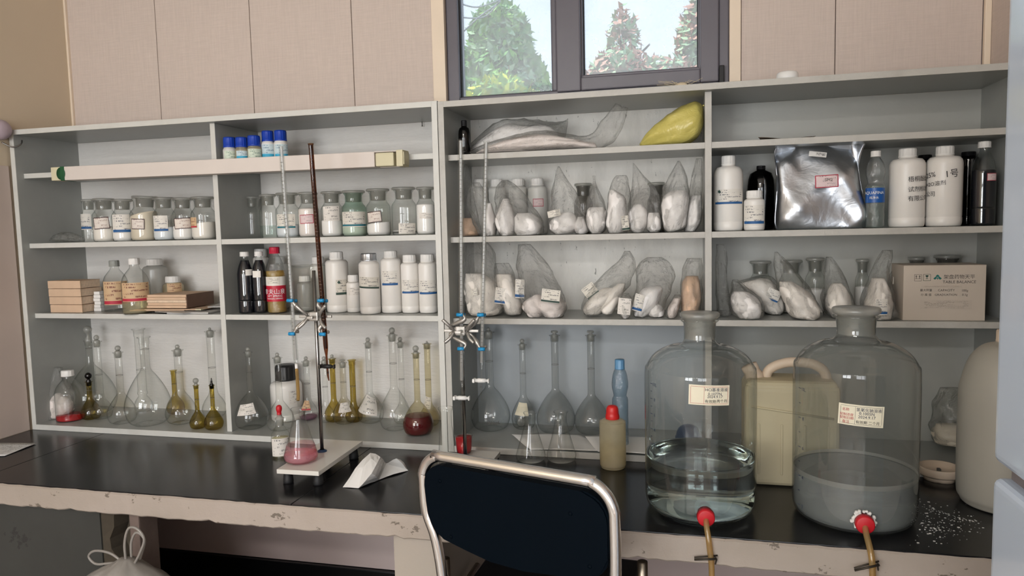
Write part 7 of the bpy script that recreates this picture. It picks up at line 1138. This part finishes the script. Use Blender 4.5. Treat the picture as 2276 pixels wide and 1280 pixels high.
o = ob('residue', joinm(*[(lambda x, y, s: boxm(x-s, x+s, y-s*0.7, y+s*0.7, 0.8003, 0.8003+s*0.5, s*0.2, 1))(*q) for q in [(0.5293, -0.3386, 0.0007), (0.5728, -0.2818, 0.0011), (0.4987, -0.3494, 0.001), (0.5478, -0.3265, 0.0008), (0.5616, -0.2735, 0.0019), (0.5654, -0.3082, 0.0007), (0.5353, -0.3198, 0.0008), (0.6214, -0.3162, 0.002), (0.464, -0.4074, 0.001), (0.4994, -0.3463, 0.0008), (0.6057, -0.3456, 0.0006), (0.5913, -0.2378, 0.0012), (0.5752, -0.2877, 0.0016), (0.5135, -0.3587, 0.0014), (0.4999, -0.3273, 0.001), (0.5501, -0.3353, 0.001), (0.5517, -0.2683, 0.001), (0.4754, -0.3875, 0.0005), (0.5095, -0.4157, 0.0016), (0.5226, -0.384, 0.0008), (0.5689, -0.3061, 0.0006), (0.5376, -0.3592, 0.0006), (0.5286, -0.2531, 0.0022), (0.5389, -0.224, 0.0014), (0.5275, -0.3153, 0.0009), (0.5513, -0.2882, 0.0015), (0.567, -0.2786, 0.0007), (0.5522, -0.3403, 0.0007), (0.6063, -0.2872, 0.0008), (0.5202, -0.3184, 0.0006), (0.6129, -0.3194, 0.0012), (0.5424, -0.2308, 0.0014), (0.6025, -0.2746, 0.0012), (0.52, -0.3356, 0.002), (0.5427, -0.2414, 0.0013), (0.5456, -0.3445, 0.0015), (0.5416, -0.1981, 0.0015), (0.5397, -0.2435, 0.0008), (0.5799, -0.3127, 0.001), (0.5845, -0.2654, 0.0008), (0.5183, -0.2533, 0.0006), (0.4975, -0.3203, 0.0005), (0.5214, -0.3478, 0.0018), (0.5991, -0.3057, 0.0009), (0.498, -0.3701, 0.0019), (0.4983, -0.3579, 0.0006), (0.5254, -0.3229, 0.0005), (0.6027, -0.2152, 0.0005), (0.5494, -0.2511, 0.0011), (0.521, -0.3406, 0.0023), (0.5522, -0.39, 0.0008), (0.6297, -0.281, 0.0006), (0.5152, -0.295, 0.0005), (0.532, -0.2798, 0.0009), (0.6345, -0.1811, 0.0006), (0.5328, -0.364, 0.0007), (0.5229, -0.3162, 0.0006), (0.5818, -0.2766, 0.0007), (0.5142, -0.3203, 0.0017), (0.6111, -0.2759, 0.001), (0.4463, -0.4339, 0.0005), (0.5225, -0.4098, 0.0005), (0.5377, -0.2793, 0.0008), (0.5505, -0.3634, 0.0013), (0.5816, -0.2901, 0.0009), (0.5682, -0.2325, 0.0006), (0.4649, -0.4205, 0.0023), (0.5608, -0.2413, 0.0016), (0.4994, -0.406, 0.0022), (0.6141, -0.2755, 0.0007), (0.5093, -0.3109, 0.0006), (0.5738, -0.3385, 0.0008), (0.5081, -0.3502, 0.0018), (0.51, -0.2975, 0.0009), (0.6133, -0.3, 0.0005), (0.5189, -0.3515, 0.0008), (0.5224, -0.3044, 0.0014), (0.5307, -0.325, 0.0011), (0.5161, -0.3321, 0.0006), (0.5742, -0.3304, 0.0012), (0.5087, -0.3733, 0.0007), (0.5017, -0.3688, 0.0008), (0.5284, -0.3434, 0.0014), (0.5128, -0.2461, 0.0018), (0.5043, -0.3122, 0.0025), (0.5559, -0.181, 0.0028), (0.5718, -0.3235, 0.0027), (0.5087, -0.3898, 0.0008), (0.5135, -0.3484, 0.0014), (0.5678, -0.3665, 0.0005), (0.5008, -0.4149, 0.0012), (0.5172, -0.3835, 0.0018), (0.6008, -0.2697, 0.0005), (0.5463, -0.3704, 0.0008), (0.5204, -0.3017, 0.0015), (0.5289, -0.3449, 0.0024), (0.5488, -0.3481, 0.0007), (0.5754, -0.2461, 0.0008), (0.5554, -0.2535, 0.0015), (0.5907, -0.1961, 0.0014), (0.4876, -0.351, 0.0006), (0.5138, -0.3377, 0.0022), (0.5867, -0.2892, 0.0011), (0.5778, -0.3438, 0.0005), (0.5222, -0.2999, 0.0009), (0.5007, -0.3153, 0.0012), (0.5244, -0.288, 0.001), (0.5956, -0.2263, 0.0007), (0.5905, -0.3004, 0.0008), (0.5146, -0.3957, 0.0004), (0.4995, -0.3459, 0.0015), (0.5683, -0.287, 0.0013), (0.5289, -0.3547, 0.0011), (0.5741, -0.2065, 0.0013), (0.5693, -0.1867, 0.0008), (0.5504, -0.3022, 0.0017), (0.5215, -0.2609, 0.0006), (0.561, -0.3038, 0.0007), (0.5698, -0.3288, 0.0005), (0.5363, -0.3473, 0.0016), (0.57, -0.2625, 0.0005), (0.5398, -0.3269, 0.0015), (0.5672, -0.3456, 0.001), (0.5805, -0.273, 0.0012), (0.537, -0.3166, 0.0007), (0.557, -0.3624, 0.001), (0.5126, -0.3205, 0.0012), (0.6266, -0.248, 0.0005), (0.5365, -0.3061, 0.0009), (0.538, -0.3012, 0.001), (0.5409, -0.3304, 0.0011), (0.5563, -0.3436, 0.0019), (0.5047, -0.3105, 0.001), (0.5141, -0.3014, 0.0006), (0.4808, -0.4341, 0.0008), (0.6145, -0.2513, 0.001), (0.5041, -0.3356, 0.002), (0.6016, -0.342, 0.0011), (0.5299, -0.3339, 0.0018), (0.6024, -0.2327, 0.0014), (0.5058, -0.2596, 0.0019), (0.5961, -0.2533, 0.0012), (0.4879, -0.3521, 0.0008), (0.4887, -0.3493, 0.0018), (0.5799, -0.3105, 0.0004), (0.5453, -0.3011, 0.0011), (0.6056, -0.3162, 0.0008), (0.5208, -0.2791, 0.0007), (0.5012, -0.3253, 0.0008), (0.6211, -0.292, 0.0016), (0.5033, -0.3674, 0.0025), (0.5324, -0.2504, 0.0016), (0.5436, -0.2982, 0.0011), (0.5279, -0.3777, 0.0011), (0.532, -0.2538, 0.0012), (0.4749, -0.3812, 0.001), (0.5186, -0.3789, 0.0012), (0.5867, -0.342, 0.0019), (0.5268, -0.2702, 0.0022), (0.5496, -0.3156, 0.0004), (0.5943, -0.3278, 0.0012), (0.5084, -0.3228, 0.0005), (0.5271, -0.3317, 0.0005), (0.489, -0.3623, 0.0007), (0.567, -0.3842, 0.0009), (0.6202, -0.2531, 0.0017), (0.5001, -0.359, 0.0007), (0.5618, -0.3125, 0.0019), (0.5511, -0.2183, 0.001), (0.5923, -0.2672, 0.0017), (0.5753, -0.2547, 0.0017), (0.5335, -0.2107, 0.0007), (0.558, -0.2462, 0.0004), (0.5569, -0.2288, 0.0004), (0.5421, -0.1996, 0.0009), (0.567, -0.2455, 0.0013), (0.5659, -0.2316, 0.0005), (0.5319, -0.1854, 0.0011), (0.5512, -0.2057, 0.0018), (0.5379, -0.2128, 0.0009), (0.5833, -0.2555, 0.0008), (0.5482, -0.2357, 0.0013), (0.5564, -0.2372, 0.0004), (0.5351, -0.212, 0.0006), (0.5737, -0.2502, 0.0006), (0.5481, -0.2156, 0.0009), (0.5658, -0.2326, 0.0004), (0.5366, -0.1766, 0.0009), (0.621, -0.2794, 0.0018), (0.5561, -0.2356, 0.0009), (0.5544, -0.2195, 0.002), (0.5364, -0.1854, 0.0007), (0.601, -0.2706, 0.0012), (0.5994, -0.2678, 0.0011), (0.5847, -0.2601, 0.0011), (0.5943, -0.2648, 0.0004), (0.5613, -0.2326, 0.001), (0.5932, -0.2832, 0.0012), (0.6129, -0.2811, 0.0017), (0.556, -0.2168, 0.0005), (0.5545, -0.2161, 0.0017), (0.6155, -0.2868, 0.0004), (0.5527, -0.2264, 0.0014), (0.6078, -0.2813, 0.0016), (0.5717, -0.2476, 0.0014), (0.6137, -0.2831, 0.0018), (0.5544, -0.2191, 0.0005), (0.5953, -0.2774, 0.0013), (0.5712, -0.2432, 0.001), (0.5384, -0.1798, 0.0014), (0.5474, -0.2285, 0.001), (0.5417, -0.1633, 0.0014), (0.6201, -0.2776, 0.0006), (0.6203, -0.2741, 0.0015), (0.5739, -0.2568, 0.0006), (0.5901, -0.2757, 0.0019), (0.5673, -0.2382, 0.0009), (0.5609, -0.237, 0.0006), (0.614, -0.2814, 0.001), (0.5775, -0.247, 0.0012), (0.5558, -0.2238, 0.001), (0.6086, -0.2772, 0.0017), (0.5758, -0.2478, 0.0005), (0.5897, -0.2655, 0.0014), (0.5914, -0.2698, 0.0015), (0.6023, -0.2789, 0.001), (0.6077, -0.2774, 0.001), (0.5377, -0.1686, 0.0009)]]), 'scale_white'); o['kind'] = 'stuff'; o['label'] = 'white dried chemical specks on the black bench beside the right carboy'; o['category'] = 'residue'

# ------------------------------------------------------------------ jerrycan, drum, lids
J = {'x': 0.2581, 'y': -0.075, 'w': 0.2265, 'd': 0.125, 'h': 0.3104, 'rz': 0.0}
t = thing('jerrycan', 'cream plastic jerrycan with top handle between and behind the two carboys', 'jerrycan', (J['x'], J['y'], 0.8003), J['rz'])
w, d, h = J['w']/2, J['d']/2, J['h']
ob('body', joinm(boxm(-w, w, -d, d, 0, h*0.84, 0.018, 4), boxm(-w*0.97, w*0.97, -d*0.97, d*0.97, h*0.6, h*0.87, 0.02, 4)), 'jerry_cream', t)
ob('panel_ribs', joinm(*[boxm(-w*0.72+i*w*0.48, -w*0.72+i*w*0.48+0.006, -d-0.002, -d+0.004, h*0.1, h*0.52, 0.002) for i in range(4)] + [tube([(-w*0.85, -d-0.001, h*0.66), (w*0.85, -d-0.001, h*0.58)], 0.003, 8)]), 'jerry_cream', t)
ob('handle', tube(curve([(-w*0.50, 0, h*0.84), (-w*0.42, 0, h*0.93), (-w*0.05, 0, h*0.99), (w*0.45, 0, h*0.985), (w*0.72, 0, h*0.93), (w*0.80, 0, h*0.84)], 6), 0.0125, 14), 'lid_cream', t)
g = ob('spout_cap', lathe([(0, 0), (0.022, 0), (0.024, 0.012), (0.020, 0.028), (0.021, 0.03), (0.021, 0.045), (0.0, 0.047)], 28), 'lid_cream', t); g.location = (-w*0.70, 0, h*0.83); g.rotation_euler = (0, -0.45, 0)
x, y, R, H = (0.7175, -0.165, 0.0965, 0.3856)
t = thing('plastic_drum', 'large milky white plastic drum half hidden behind the refrigerator', 'drum', (x, y, 0.8003))
ob('body', lathe(smoothprof([(0, 0.004), (R*0.75, 0), (R*0.93, 0.012), (R, 0.05), (R, H*0.62), (R*0.96, H*0.74), (R*0.80, H*0.88), (R*0.55, H*0.96), (R*0.30, H*0.985), (R*0.24, H)], 5), 56), 'drum_white', t)
ob('cap', capmesh(R*0.27, 0.028, 32, H-0.004), 'lid_cream', t)
x, y, R = (0.6322, -0.0075, 0.0497)
t = thing('screw_lid', 'round cream screw lid lying on the black bench right of the carboys', 'lid', (x, y, 0.8004))
ob('dish', lathe([(0, 0.020), (R*0.86, 0.020), (R*0.90, 0.034), (R*0.97, 0.034), (R, 0.031), (R, 0.016), (R*0.95, 0.013), (0, 0.013)], 44), 'lid_cream', t)
ob('thread_ring', lathe([(R*0.66, 0.0), (R*0.74, 0.0), (R*0.74, 0.0135), (R*0.66, 0.0135)], 44, lambda i, z: (-0.06 if (i//2) % 5 == 0 else 0)), 'lid_cream', t)
ob('nub', joinm(boxm(-0.006, 0.002, -0.006, 0.004, 0.0195, 0.028, 0.001)), 'ink_grey', t)
x, y, R = (0.2633, 0.045, 0.028)
t = thing('bottle_lid', 'white round bottle lid lying on top of the right shelf unit', 'lid', (x, y, 1.8382))
ob('shell', lathe([(0, 0.022), (R*0.8, 0.022), (R*0.96, 0.018), (R, 0.008), (R, 0.0), (R*0.93, 0.0)], 40), 'cap_white', t)
x, y, z, R = (0.007, 0.09, 0.8196, 0.036)
t = thing('wash_bottle_cap', 'dark blue rounded plastic cap seen through the left carboy', 'cap', (x, y, z))
ob('dome', lathe(smoothprof([(0, 0.0), (R*0.7, 0.0), (R*0.95, R*0.3), (R, R*0.9), (R*0.85, R*1.5), (R*0.5, R*1.85), (0, R*1.98)], 5), 32), 'blue_dark', t)
ob('rim', lathe([(R*0.9, R*0.75), (R*1.06, R*0.8), (R*1.06, R*0.95), (R*0.9, R)], 32), 'blue_dark', t)

# straw tangle on the shelf top below the window
rnd = random.Random(21); c0 = Vector((-0.0082, 0.03, 1.8444)); c0.z = 1.8385
st = thing('straw_tangle', 'tangle of dry straw and fluff lying under the right window sash', 'debris', tuple(c0))
for i in range(14):
    a = rnd.uniform(-0.5, 0.5)+(PI if i % 3 else 0); L = rnd.uniform(0.02, 0.075)
    ob('straw', tube([(rnd.uniform(-0.01, 0.01), rnd.uniform(-0.006, 0.006), 0.0012), (math.cos(a)*L*0.5, math.sin(a)*L*0.3, rnd.uniform(0.004, 0.016)), (math.cos(a)*L, math.sin(a)*L*0.5, rnd.uniform(0.002, 0.022))], 0.0006, 5), 'straw', st)
ob('fluff', lathe(smoothprof([(0, 0), (0.014, 0.0), (0.017, 0.004), (0.010, 0.010), (0, 0.012)], 3), 16, lambda i, z: 0.18*math.sin(i*2.4)), 'straw', st)

# ------------------------------------------------------------------ printed carton
x0, x1, y0_, y1_, z0, z1 = (0.5539, 0.7454, 0.05, 0.165, 1.2024, 1.3456)
t = thing('carton', 'cream carton printed TABLE BALANCE standing on the right unit lowest shelf', 'box', ((x0+x1)/2, y0_, z0))
w, h = (x1-x0)/2, z1-z0
ob('body', boxm(-w, w, 0, y1_-y0_, 0, h, 0.0012), 'cardboard_box', t)
ob('lid_flaps', joinm(boxm(-w, w, 0.001, (y1_-y0_)/2-0.0006, h-0.0006, h+0.0008), boxm(-w, w, (y1_-y0_)/2+0.0006, y1_-y0_-0.001, h-0.0006, h+0.0008)), 'cardboard_box', t)
for (s, size, u, v, m, al) in [('架盘药物天平', 0.0121, 0.0342, 0.1131, 'ink_grey', 'CENTER'), ('TABLE BALANCE', 0.0103, 0.0345, 0.1003, 'ink_grey', 'CENTER'), ('最大秤量', 0.0072, -0.0422, 0.079, 'ink_grey', 'CENTER'), ('CAPACITY', 0.0083, 0.005, 0.0789, 'ink_grey', 'CENTER'), ('100g', 0.0081, 0.0475, 0.0782, 'ink_grey', 'CENTER'), ('分 度 值', 0.0072, -0.042, 0.0673, 'ink_grey', 'CENTER'), ('GRADUATION', 0.0079, 0.0042, 0.0672, 'ink_grey', 'CENTER'), ('0.1g', 0.0079, 0.0478, 0.0672, 'ink_grey', 'CENTER')]: flattext(s, size, (u, -0.0011, v), m, t, align=al)
u, v, s = (-0.0162, 0.1123, 0.0099)
def poly(pts, y=-0.0012): return mesh('mark', [(px, y, pz) for px, pz in pts], [tuple(range(len(pts)))], False)
def ringm(cx, cz, w_, h_, th): return joinm(poly([(cx-w_, cz-h_), (cx+w_, cz-h_), (cx+w_, cz-h_+th), (cx-w_, cz-h_+th)]), poly([(cx-w_, cz+h_-th), (cx+w_, cz+h_-th), (cx+w_, cz+h_), (cx-w_, cz+h_)]), poly([(cx-w_, cz-h_), (cx-w_+th, cz-h_), (cx-w_+th, cz+h_), (cx-w_, cz+h_)]), poly([(cx+w_-th, cz-h_), (cx+w_, cz-h_), (cx+w_, cz+h_), (cx+w_-th, cz+h_)]))
ob('emblem', joinm(poly([(u-s, v-s*0.25), (u-s*0.6, v-s*0.55), (u-s*0.15, v-s*0.2), (u-s*0.3, v+s*0.35)]), poly([(u+s, v-s*0.25), (u+s*0.3, v+s*0.35), (u+s*0.15, v-s*0.2), (u+s*0.6, v-s*0.55)]), poly([(u, v+s*0.8), (u-s*0.42, v+s*0.42), (u-s*0.2, v+s*0.15), (u+s*0.2, v+s*0.15), (u+s*0.42, v+s*0.42)]), poly([(u-s*0.1, v-s*0.5), (u+s*0.1, v-s*0.5), (u+s*0.1, v+s*0.05), (u-s*0.1, v+s*0.05)])), 'ink_teal', t)
u, v, s = (-0.062, 0.112, 0.0086)
ob('handling_mark', joinm(ringm(u, v, s, s, s*0.08), *[q for dx in (-0.45, 0.45) for q in (poly([(u+(dx-0.08)*s, v-s*0.25), (u+(dx+0.08)*s, v-s*0.25), (u+(dx+0.08)*s, v+s*0.4), (u+(dx-0.08)*s, v+s*0.4)]), poly([(u+(dx-0.28)*s, v+s*0.35), (u+(dx+0.28)*s, v+s*0.35), (u+dx*s, v+s*0.75)]))] + [poly([(u-s*0.8, v-s*0.32), (u+s*0.8, v-s*0.32), (u+s*0.8, v-s*0.24), (u-s*0.8, v-s*0.24)])]), 'ink_grey', t)
u, v, s = (-0.0409, 0.1124, 0.0086)
ob('handling_mark', joinm(ringm(u, v, s, s, s*0.08), poly([(u-s*0.4, v+s*0.7), (u-s*0.32, v+s*0.25), (u, v+s*0.05), (u+s*0.32, v+s*0.25), (u+s*0.4, v+s*0.7)]), poly([(u-s*0.06, v-s*0.35), (u+s*0.06, v-s*0.35), (u+s*0.06, v+s*0.1), (u-s*0.06, v+s*0.1)]), poly([(u-s*0.35, v-s*0.42), (u+s*0.35, v-s*0.42), (u+s*0.35, v-s*0.33), (u-s*0.35, v-s*0.33)])), 'ink_green', t)
for (c, w_, h_) in [((-0.0068, 0.0889), 0.0939, 0.0042), ((0.0048, 0.0421), 0.12, 0.023)]: ob('small_print', sheet((c[0], -0.0009, c[1]), w_, h_, 0, 0), 'box_print', t)

# ------------------------------------------------------------------ foil bag and yellow bag
t = thing('foil_bag', 'large silver foil bag with pink bordered label among the white bottles', 'bag', (0.3587, 0.118, 1.4456), 0)
def foilmesh():
    me = loft([(-0.1103, 0.2325, 0.1137, 0.2325, 0.01, 0), (-0.1184, 0.2136, 0.1017, 0.2136, 0.022, 0), (-0.1146, 0.1772, 0.0945, 0.1772, 0.042, 0), (-0.1108, 0.1282, 0.0997, 0.1282, 0.06, 0), (-0.1139, 0.0729, 0.1095, 0.0729, 0.066, 0), (-0.116, 0.0237, 0.1125, 0.0237, 0.068, 0), (-0.1099, 0.0015, 0.1084, 0.0015, 0.062, 0), (-0.0968, 0.0015, 0.0995, 0.0015, 0.05, 0)], 72, 5.0, 0.0, 4, sharp=False)
    for v in me.vertices:
        x, z = v.co.x, v.co.z
        f = 0.016*abs(math.sin(17*x+13*z+0.4)) + 0.012*abs(math.sin(21*z-15*x+1.0)) + 0.004*abs(math.sin(44*x+37*z)) + 0.003*math.sin(60*x+10)*math.sin(50*z)
        v.co.y += f*(1 if v.co.y < 0 else -0.5)
    return me
ob('pouch', foilmesh(), 'foil', t)
ob('side_seam', loft([(0.0757, 0.229, 0.1148, 0.229, 0.004, 0), (0.0794, 0.2027, 0.1052, 0.2027, 0.008, 0), (0.0869, 0.1546, 0.0992, 0.1546, 0.006, 0), (0.0957, 0.0939, 0.1069, 0.0939, 0.006, 0), (0.1033, 0.033, 0.1146, 0.033, 0.006, 0), (0.1039, 0.0015, 0.114, 0.0015, 0.005, 0)], 16, 2.2, 0.05, 8, 2), 'foil', t)
for (c, w, h, tilt, m) in [((0.0042, -0.078, 0.1257), 0.0576, 0.0332, 0.03, 'label_redborder'), ((-0.0133, -0.046, 0.1998), 0.0443, 0.0133, -0.14, 'barcode')]: ob('paper_label', sheet(c, w, h, tilt, 0.002), m, t)
flattext('5M2', 0.011, (0.0081, -0.0805, 0.129), 'ink_grey', t, 'handwriting', -0.02)
t = thing('yellow_bag', 'plump yellow plastic bag leaning in the top right corner of its shelf', 'bag', (-0.0275, 0.11, 1.6873), 0)
ob('film', loft([(-0.0998, 0.0119, -0.0948, 0.0028, 0.006, 0), (-0.078, 0.0426, -0.0429, 0.0015, 0.035, 0), (-0.0323, 0.0806, 0.0246, 0.0015, 0.06, 0), (0.0101, 0.1056, 0.0617, 0.0201, 0.064, 0), (0.0472, 0.1208, 0.0777, 0.0518, 0.05, 0), (0.0668, 0.1183, 0.0789, 0.0815, 0.024, 0), (0.0753, 0.1116, 0.0789, 0.0989, 0.006, 0)], 40, 2.2, 0.05, 3, 3), 'film_yellow', t)
e_ = (0.0745, 0.0, 0.1065)
ob('tie', tube([e_, (e_[0]+0.004, e_[1], e_[2]+0.004), (e_[0]+0.012, e_[1]-0.004, e_[2]+0.001)], [0.004, 0.003, 0.002], 8), 'film_yellow', t)

# ------------------------------------------------------------------ chair
t = thing('chair', 'chrome tube chair with dark navy back panel in front of the bench', 'chair', (-0.357, -0.59, 0.0))
ux, uy = 0.42/0.4368, -0.12/0.4368
def cp(s, n, z): return ((s-0.2184)*ux + n*uy, (s-0.2184)*uy - n*ux, z)     # s along the back, n towards the aisle
def arc(cs, cz, r, a0, a1, n=7): return [(cs+r*math.cos(a0+(a1-a0)*i/n), cz+r*math.sin(a0+(a1-a0)*i/n)) for i in range(n+1)]
path = [(0.040, 0.012), (0.040, 0.45), (0.038, 0.66), (0.022, 0.775), (-0.002, 0.84)] + arc(0.048, 0.915, 0.055, PI, PI/2) + arc(0.384, 0.905, 0.065, PI/2, 0) + [(0.450, 0.82), (0.448, 0.70), (0.446, 0.45), (0.446, 0.012)]
ob('back_frame', tube(curve([cp(s, 0, z) for s, z in path], 4), 0.0122, 16), 'chrome', t)
def panel():
    out = arc(0.050, 0.900, 0.052, PI, PI/2, 6) + arc(0.382, 0.890, 0.060, PI/2, 0, 6) + arc(0.392, 0.822, 0.046, 0, -PI/2, 6) + [(0.33, 0.7655), (0.25, 0.757), (0.17, 0.760), (0.11, 0.772)] + arc(0.060, 0.835, 0.050, -PI/2-0.2, -PI, 6)
    bm = bmesh.new(); A = [bm.verts.new(cp(s, 0.010, z)) for s, z in out]; B = [bm.verts.new(cp(s, -0.012, z)) for s, z in out]
    bm.faces.new(A); bm.faces.new(list(reversed(B)))
    for i in range(len(out)): j = (i+1) % len(out); bm.faces.new((A[j], A[i], B[i], B[j]))
    bmesh.ops.bevel(bm, geom=[e for e in bm.edges if len(set(e.verts) & set(A)) == 2], offset=0.004, segments=2, affect='EDGES')
    bmesh.ops.recalc_face_normals(bm, faces=bm.faces)
    me = bpy.data.meshes.new('panel'); bm.to_mesh(me); bm.free(); return me
bp = ob('back_panel', panel(), 'vinyl_navy', t)
for s, z in ((0.045, 0.917), (0.36, 0.900), (0.070, 0.795), (0.40, 0.800)):
    g = ob('rivet', lathe([(0.0045, 0), (0.0045, 0.0008), (0.003, 0.002), (0, 0.0024)], 14), 'vinyl_navy', bp); g.location = cp(s, 0.0098, z); g.rotation_euler = (PI/2, 0, math.atan2(uy, ux))
seat = boxm(-0.205, 0.205, 0.02, 0.455, 0.555, 0.585, 0.014, 3)
ob('seat', seat, 'seat_black', t, None, (0.012, 0.0, 0.0), (0, 0, -0.06))
ob('leg', tube([(-0.200, 0.14, 0.690), (-0.200, 0.145, 0.60), (-0.200, 0.24, 0.28), (-0.200, 0.40, 0.012)], 0.0115, 14), 'chrome_worn', t)
ob('leg', tube([(0.262, 0.145, 0.722), (0.262, 0.147, 0.66), (0.250, 0.24, 0.28), (0.250, 0.40, 0.012)], 0.0115, 14), 'chrome_worn', t)
ob('cross_bar', tube([(-0.200, 0.30, 0.17), (0.250, 0.30, 0.17)], 0.009, 10), 'chrome_worn', t)
ob('seat_rail', tube([(-0.204, 0.03, 0.555), (-0.200, 0.40, 0.548)], 0.009, 10), 'chrome_worn', t); ob('seat_rail', tube([(0.232, 0.0, 0.555), (0.240, 0.40, 0.548)], 0.009, 10), 'chrome_worn', t)

# ------------------------------------------------------------------ refrigerator
FR = {'x': 0.4142, 'y': -0.9, 'gap': 1.1189}
t = thing('refrigerator', 'pale blue glossy refrigerator at the right edge, its doors facing the aisle', 'refrigerator', (FR['x']+0.2, -1.2, 0))
fx, yb, zg = FR['x']-(FR['x']+0.2), FR['y']+1.2, FR['gap']
ob('body', boxm(fx+0.045, 0.205, yb-0.56, yb-0.006, 0.03, 1.86, 0.008), 'fridge_blue', t)
ob('door', boxm(fx, fx+0.040, yb-0.56, yb, zg+0.011, 1.87, 0.014, 4), 'fridge_blue', t)
ob('door', boxm(fx, fx+0.040, yb-0.56, yb, 0.05, zg-0.011, 0.014, 4), 'fridge_blue', t)
ob('gasket', joinm(boxm(fx+0.036, fx+0.046, yb-0.55, yb-0.008, zg+0.012, 1.86), boxm(fx+0.036, fx+0.046, yb-0.55, yb-0.008, 0.06, zg-0.012), boxm(fx+0.020, fx+0.046, yb-0.55, yb-0.012, zg-0.0115, zg+0.0115)), 'fridge_gasket', t)
ob('foot', lathe([(0, 0), (0.02, 0), (0.018, 0.03), (0, 0.03)], 16), 'rubber_black', t, None, (fx+0.08, yb-0.06, 0)); ob('foot', lathe([(0, 0), (0.02, 0), (0.018, 0.03), (0, 0.03)], 16), 'rubber_black', t, None, (fx+0.08, yb-0.5, 0))

# ------------------------------------------------------------------ carrier bag under the bench, cap on the left wall
G = {'x': -1.3636, 'y': -0.56, 's': 1.0, 'zt': 0.6703}
t = thing('carrier_bag', 'knotted pale plastic carrier bag standing under the left end of the bench', 'bag', (G['x'], G['y'], 0.0))
k = G['s']; zt = G['zt']
ob('body', loft([(-0.13, 0.003, 0.13, 0.003, 0.09, 0), (-0.17, 0.12, 0.16, 0.12, 0.11, 0), (-0.18, zt*0.55, 0.16, zt*0.55, 0.11, 0), (-0.15, zt-0.10, 0.13, zt-0.10, 0.085, 0), (-0.095, zt-0.045, 0.085, zt-0.04, 0.06, 0), (-0.030, zt-0.012, 0.035, zt-0.010, 0.03, 0), (-0.012, zt, 0.018, zt, 0.012, 0)], 36, 2.2, 0.10, 5, 4), 'bag_grey', t)
def loop(pts): return tube(curve(pts, 6), 0.0032, 8)
ob('handle', loop([(-0.004, 0, zt-0.01), (-0.040, 0, zt+0.010), (-0.085, 0, zt+0.012), (-0.105, 0, zt-0.004), (-0.085, 0, zt-0.022), (-0.040, 0, zt-0.016), (-0.004, 0, zt-0.012)]), 'bag_grey', t)
ob('handle', loop([(0.006, 0, zt-0.006), (0.006, 0, zt+0.04), (0.020, 0, zt+0.078), (0.045, 0, zt+0.080), (0.064, 0, zt+0.055), (0.050, 0, zt+0.020), (0.030, 0, zt-0.012)]), 'bag_grey', t)
ob('handle', loop([(0.012, 0.012, zt-0.006), (0.014, 0.012, zt+0.035), (0.028, 0.012, zt+0.062), (0.045, 0.012, zt+0.060), (0.054, 0.012, zt+0.040), (0.036, 0.012, zt-0.006)]), 'bag_grey', t)
x, y, z = (-2.225, -0.0383, 1.8371)
t = thing('wall_cap', 'rounded lavender plastic knob on the left wall beside the shelf top', 'fitting', (-2.2495, y, z))
g = ob('dome', lathe(smoothprof([(0, 0.050), (0.018, 0.046), (0.030, 0.034), (0.034, 0.016), (0.030, 0.0)], 5), 32), 'lavender', t); g.rotation_euler = (0, PI/2, 0)
ob('hook', tube(curve([(0.01, 0.01, -0.040), (0.03, 0.03, -0.055), (0.045, 0.05, -0.045), (0.04, 0.06, -0.03)], 5), 0.0025, 8), 'steel_rod', t)
# nail in the left unit top corner
t = thing('nail', 'bent iron nail under the top board at the right of the left unit', 'nail', (-0.8419, 0.262, 1.8227))
ob('shank', tube([(0, 0.006, 0.012), (0, -0.004, 0.004), (0.001, -0.006, -0.012)], 0.0013, 6), 'iron_dark', t); ob('head', tube([(0.001, -0.006, -0.012), (0.001, -0.006, -0.0135)], 0.003, 8), 'iron_dark', t)
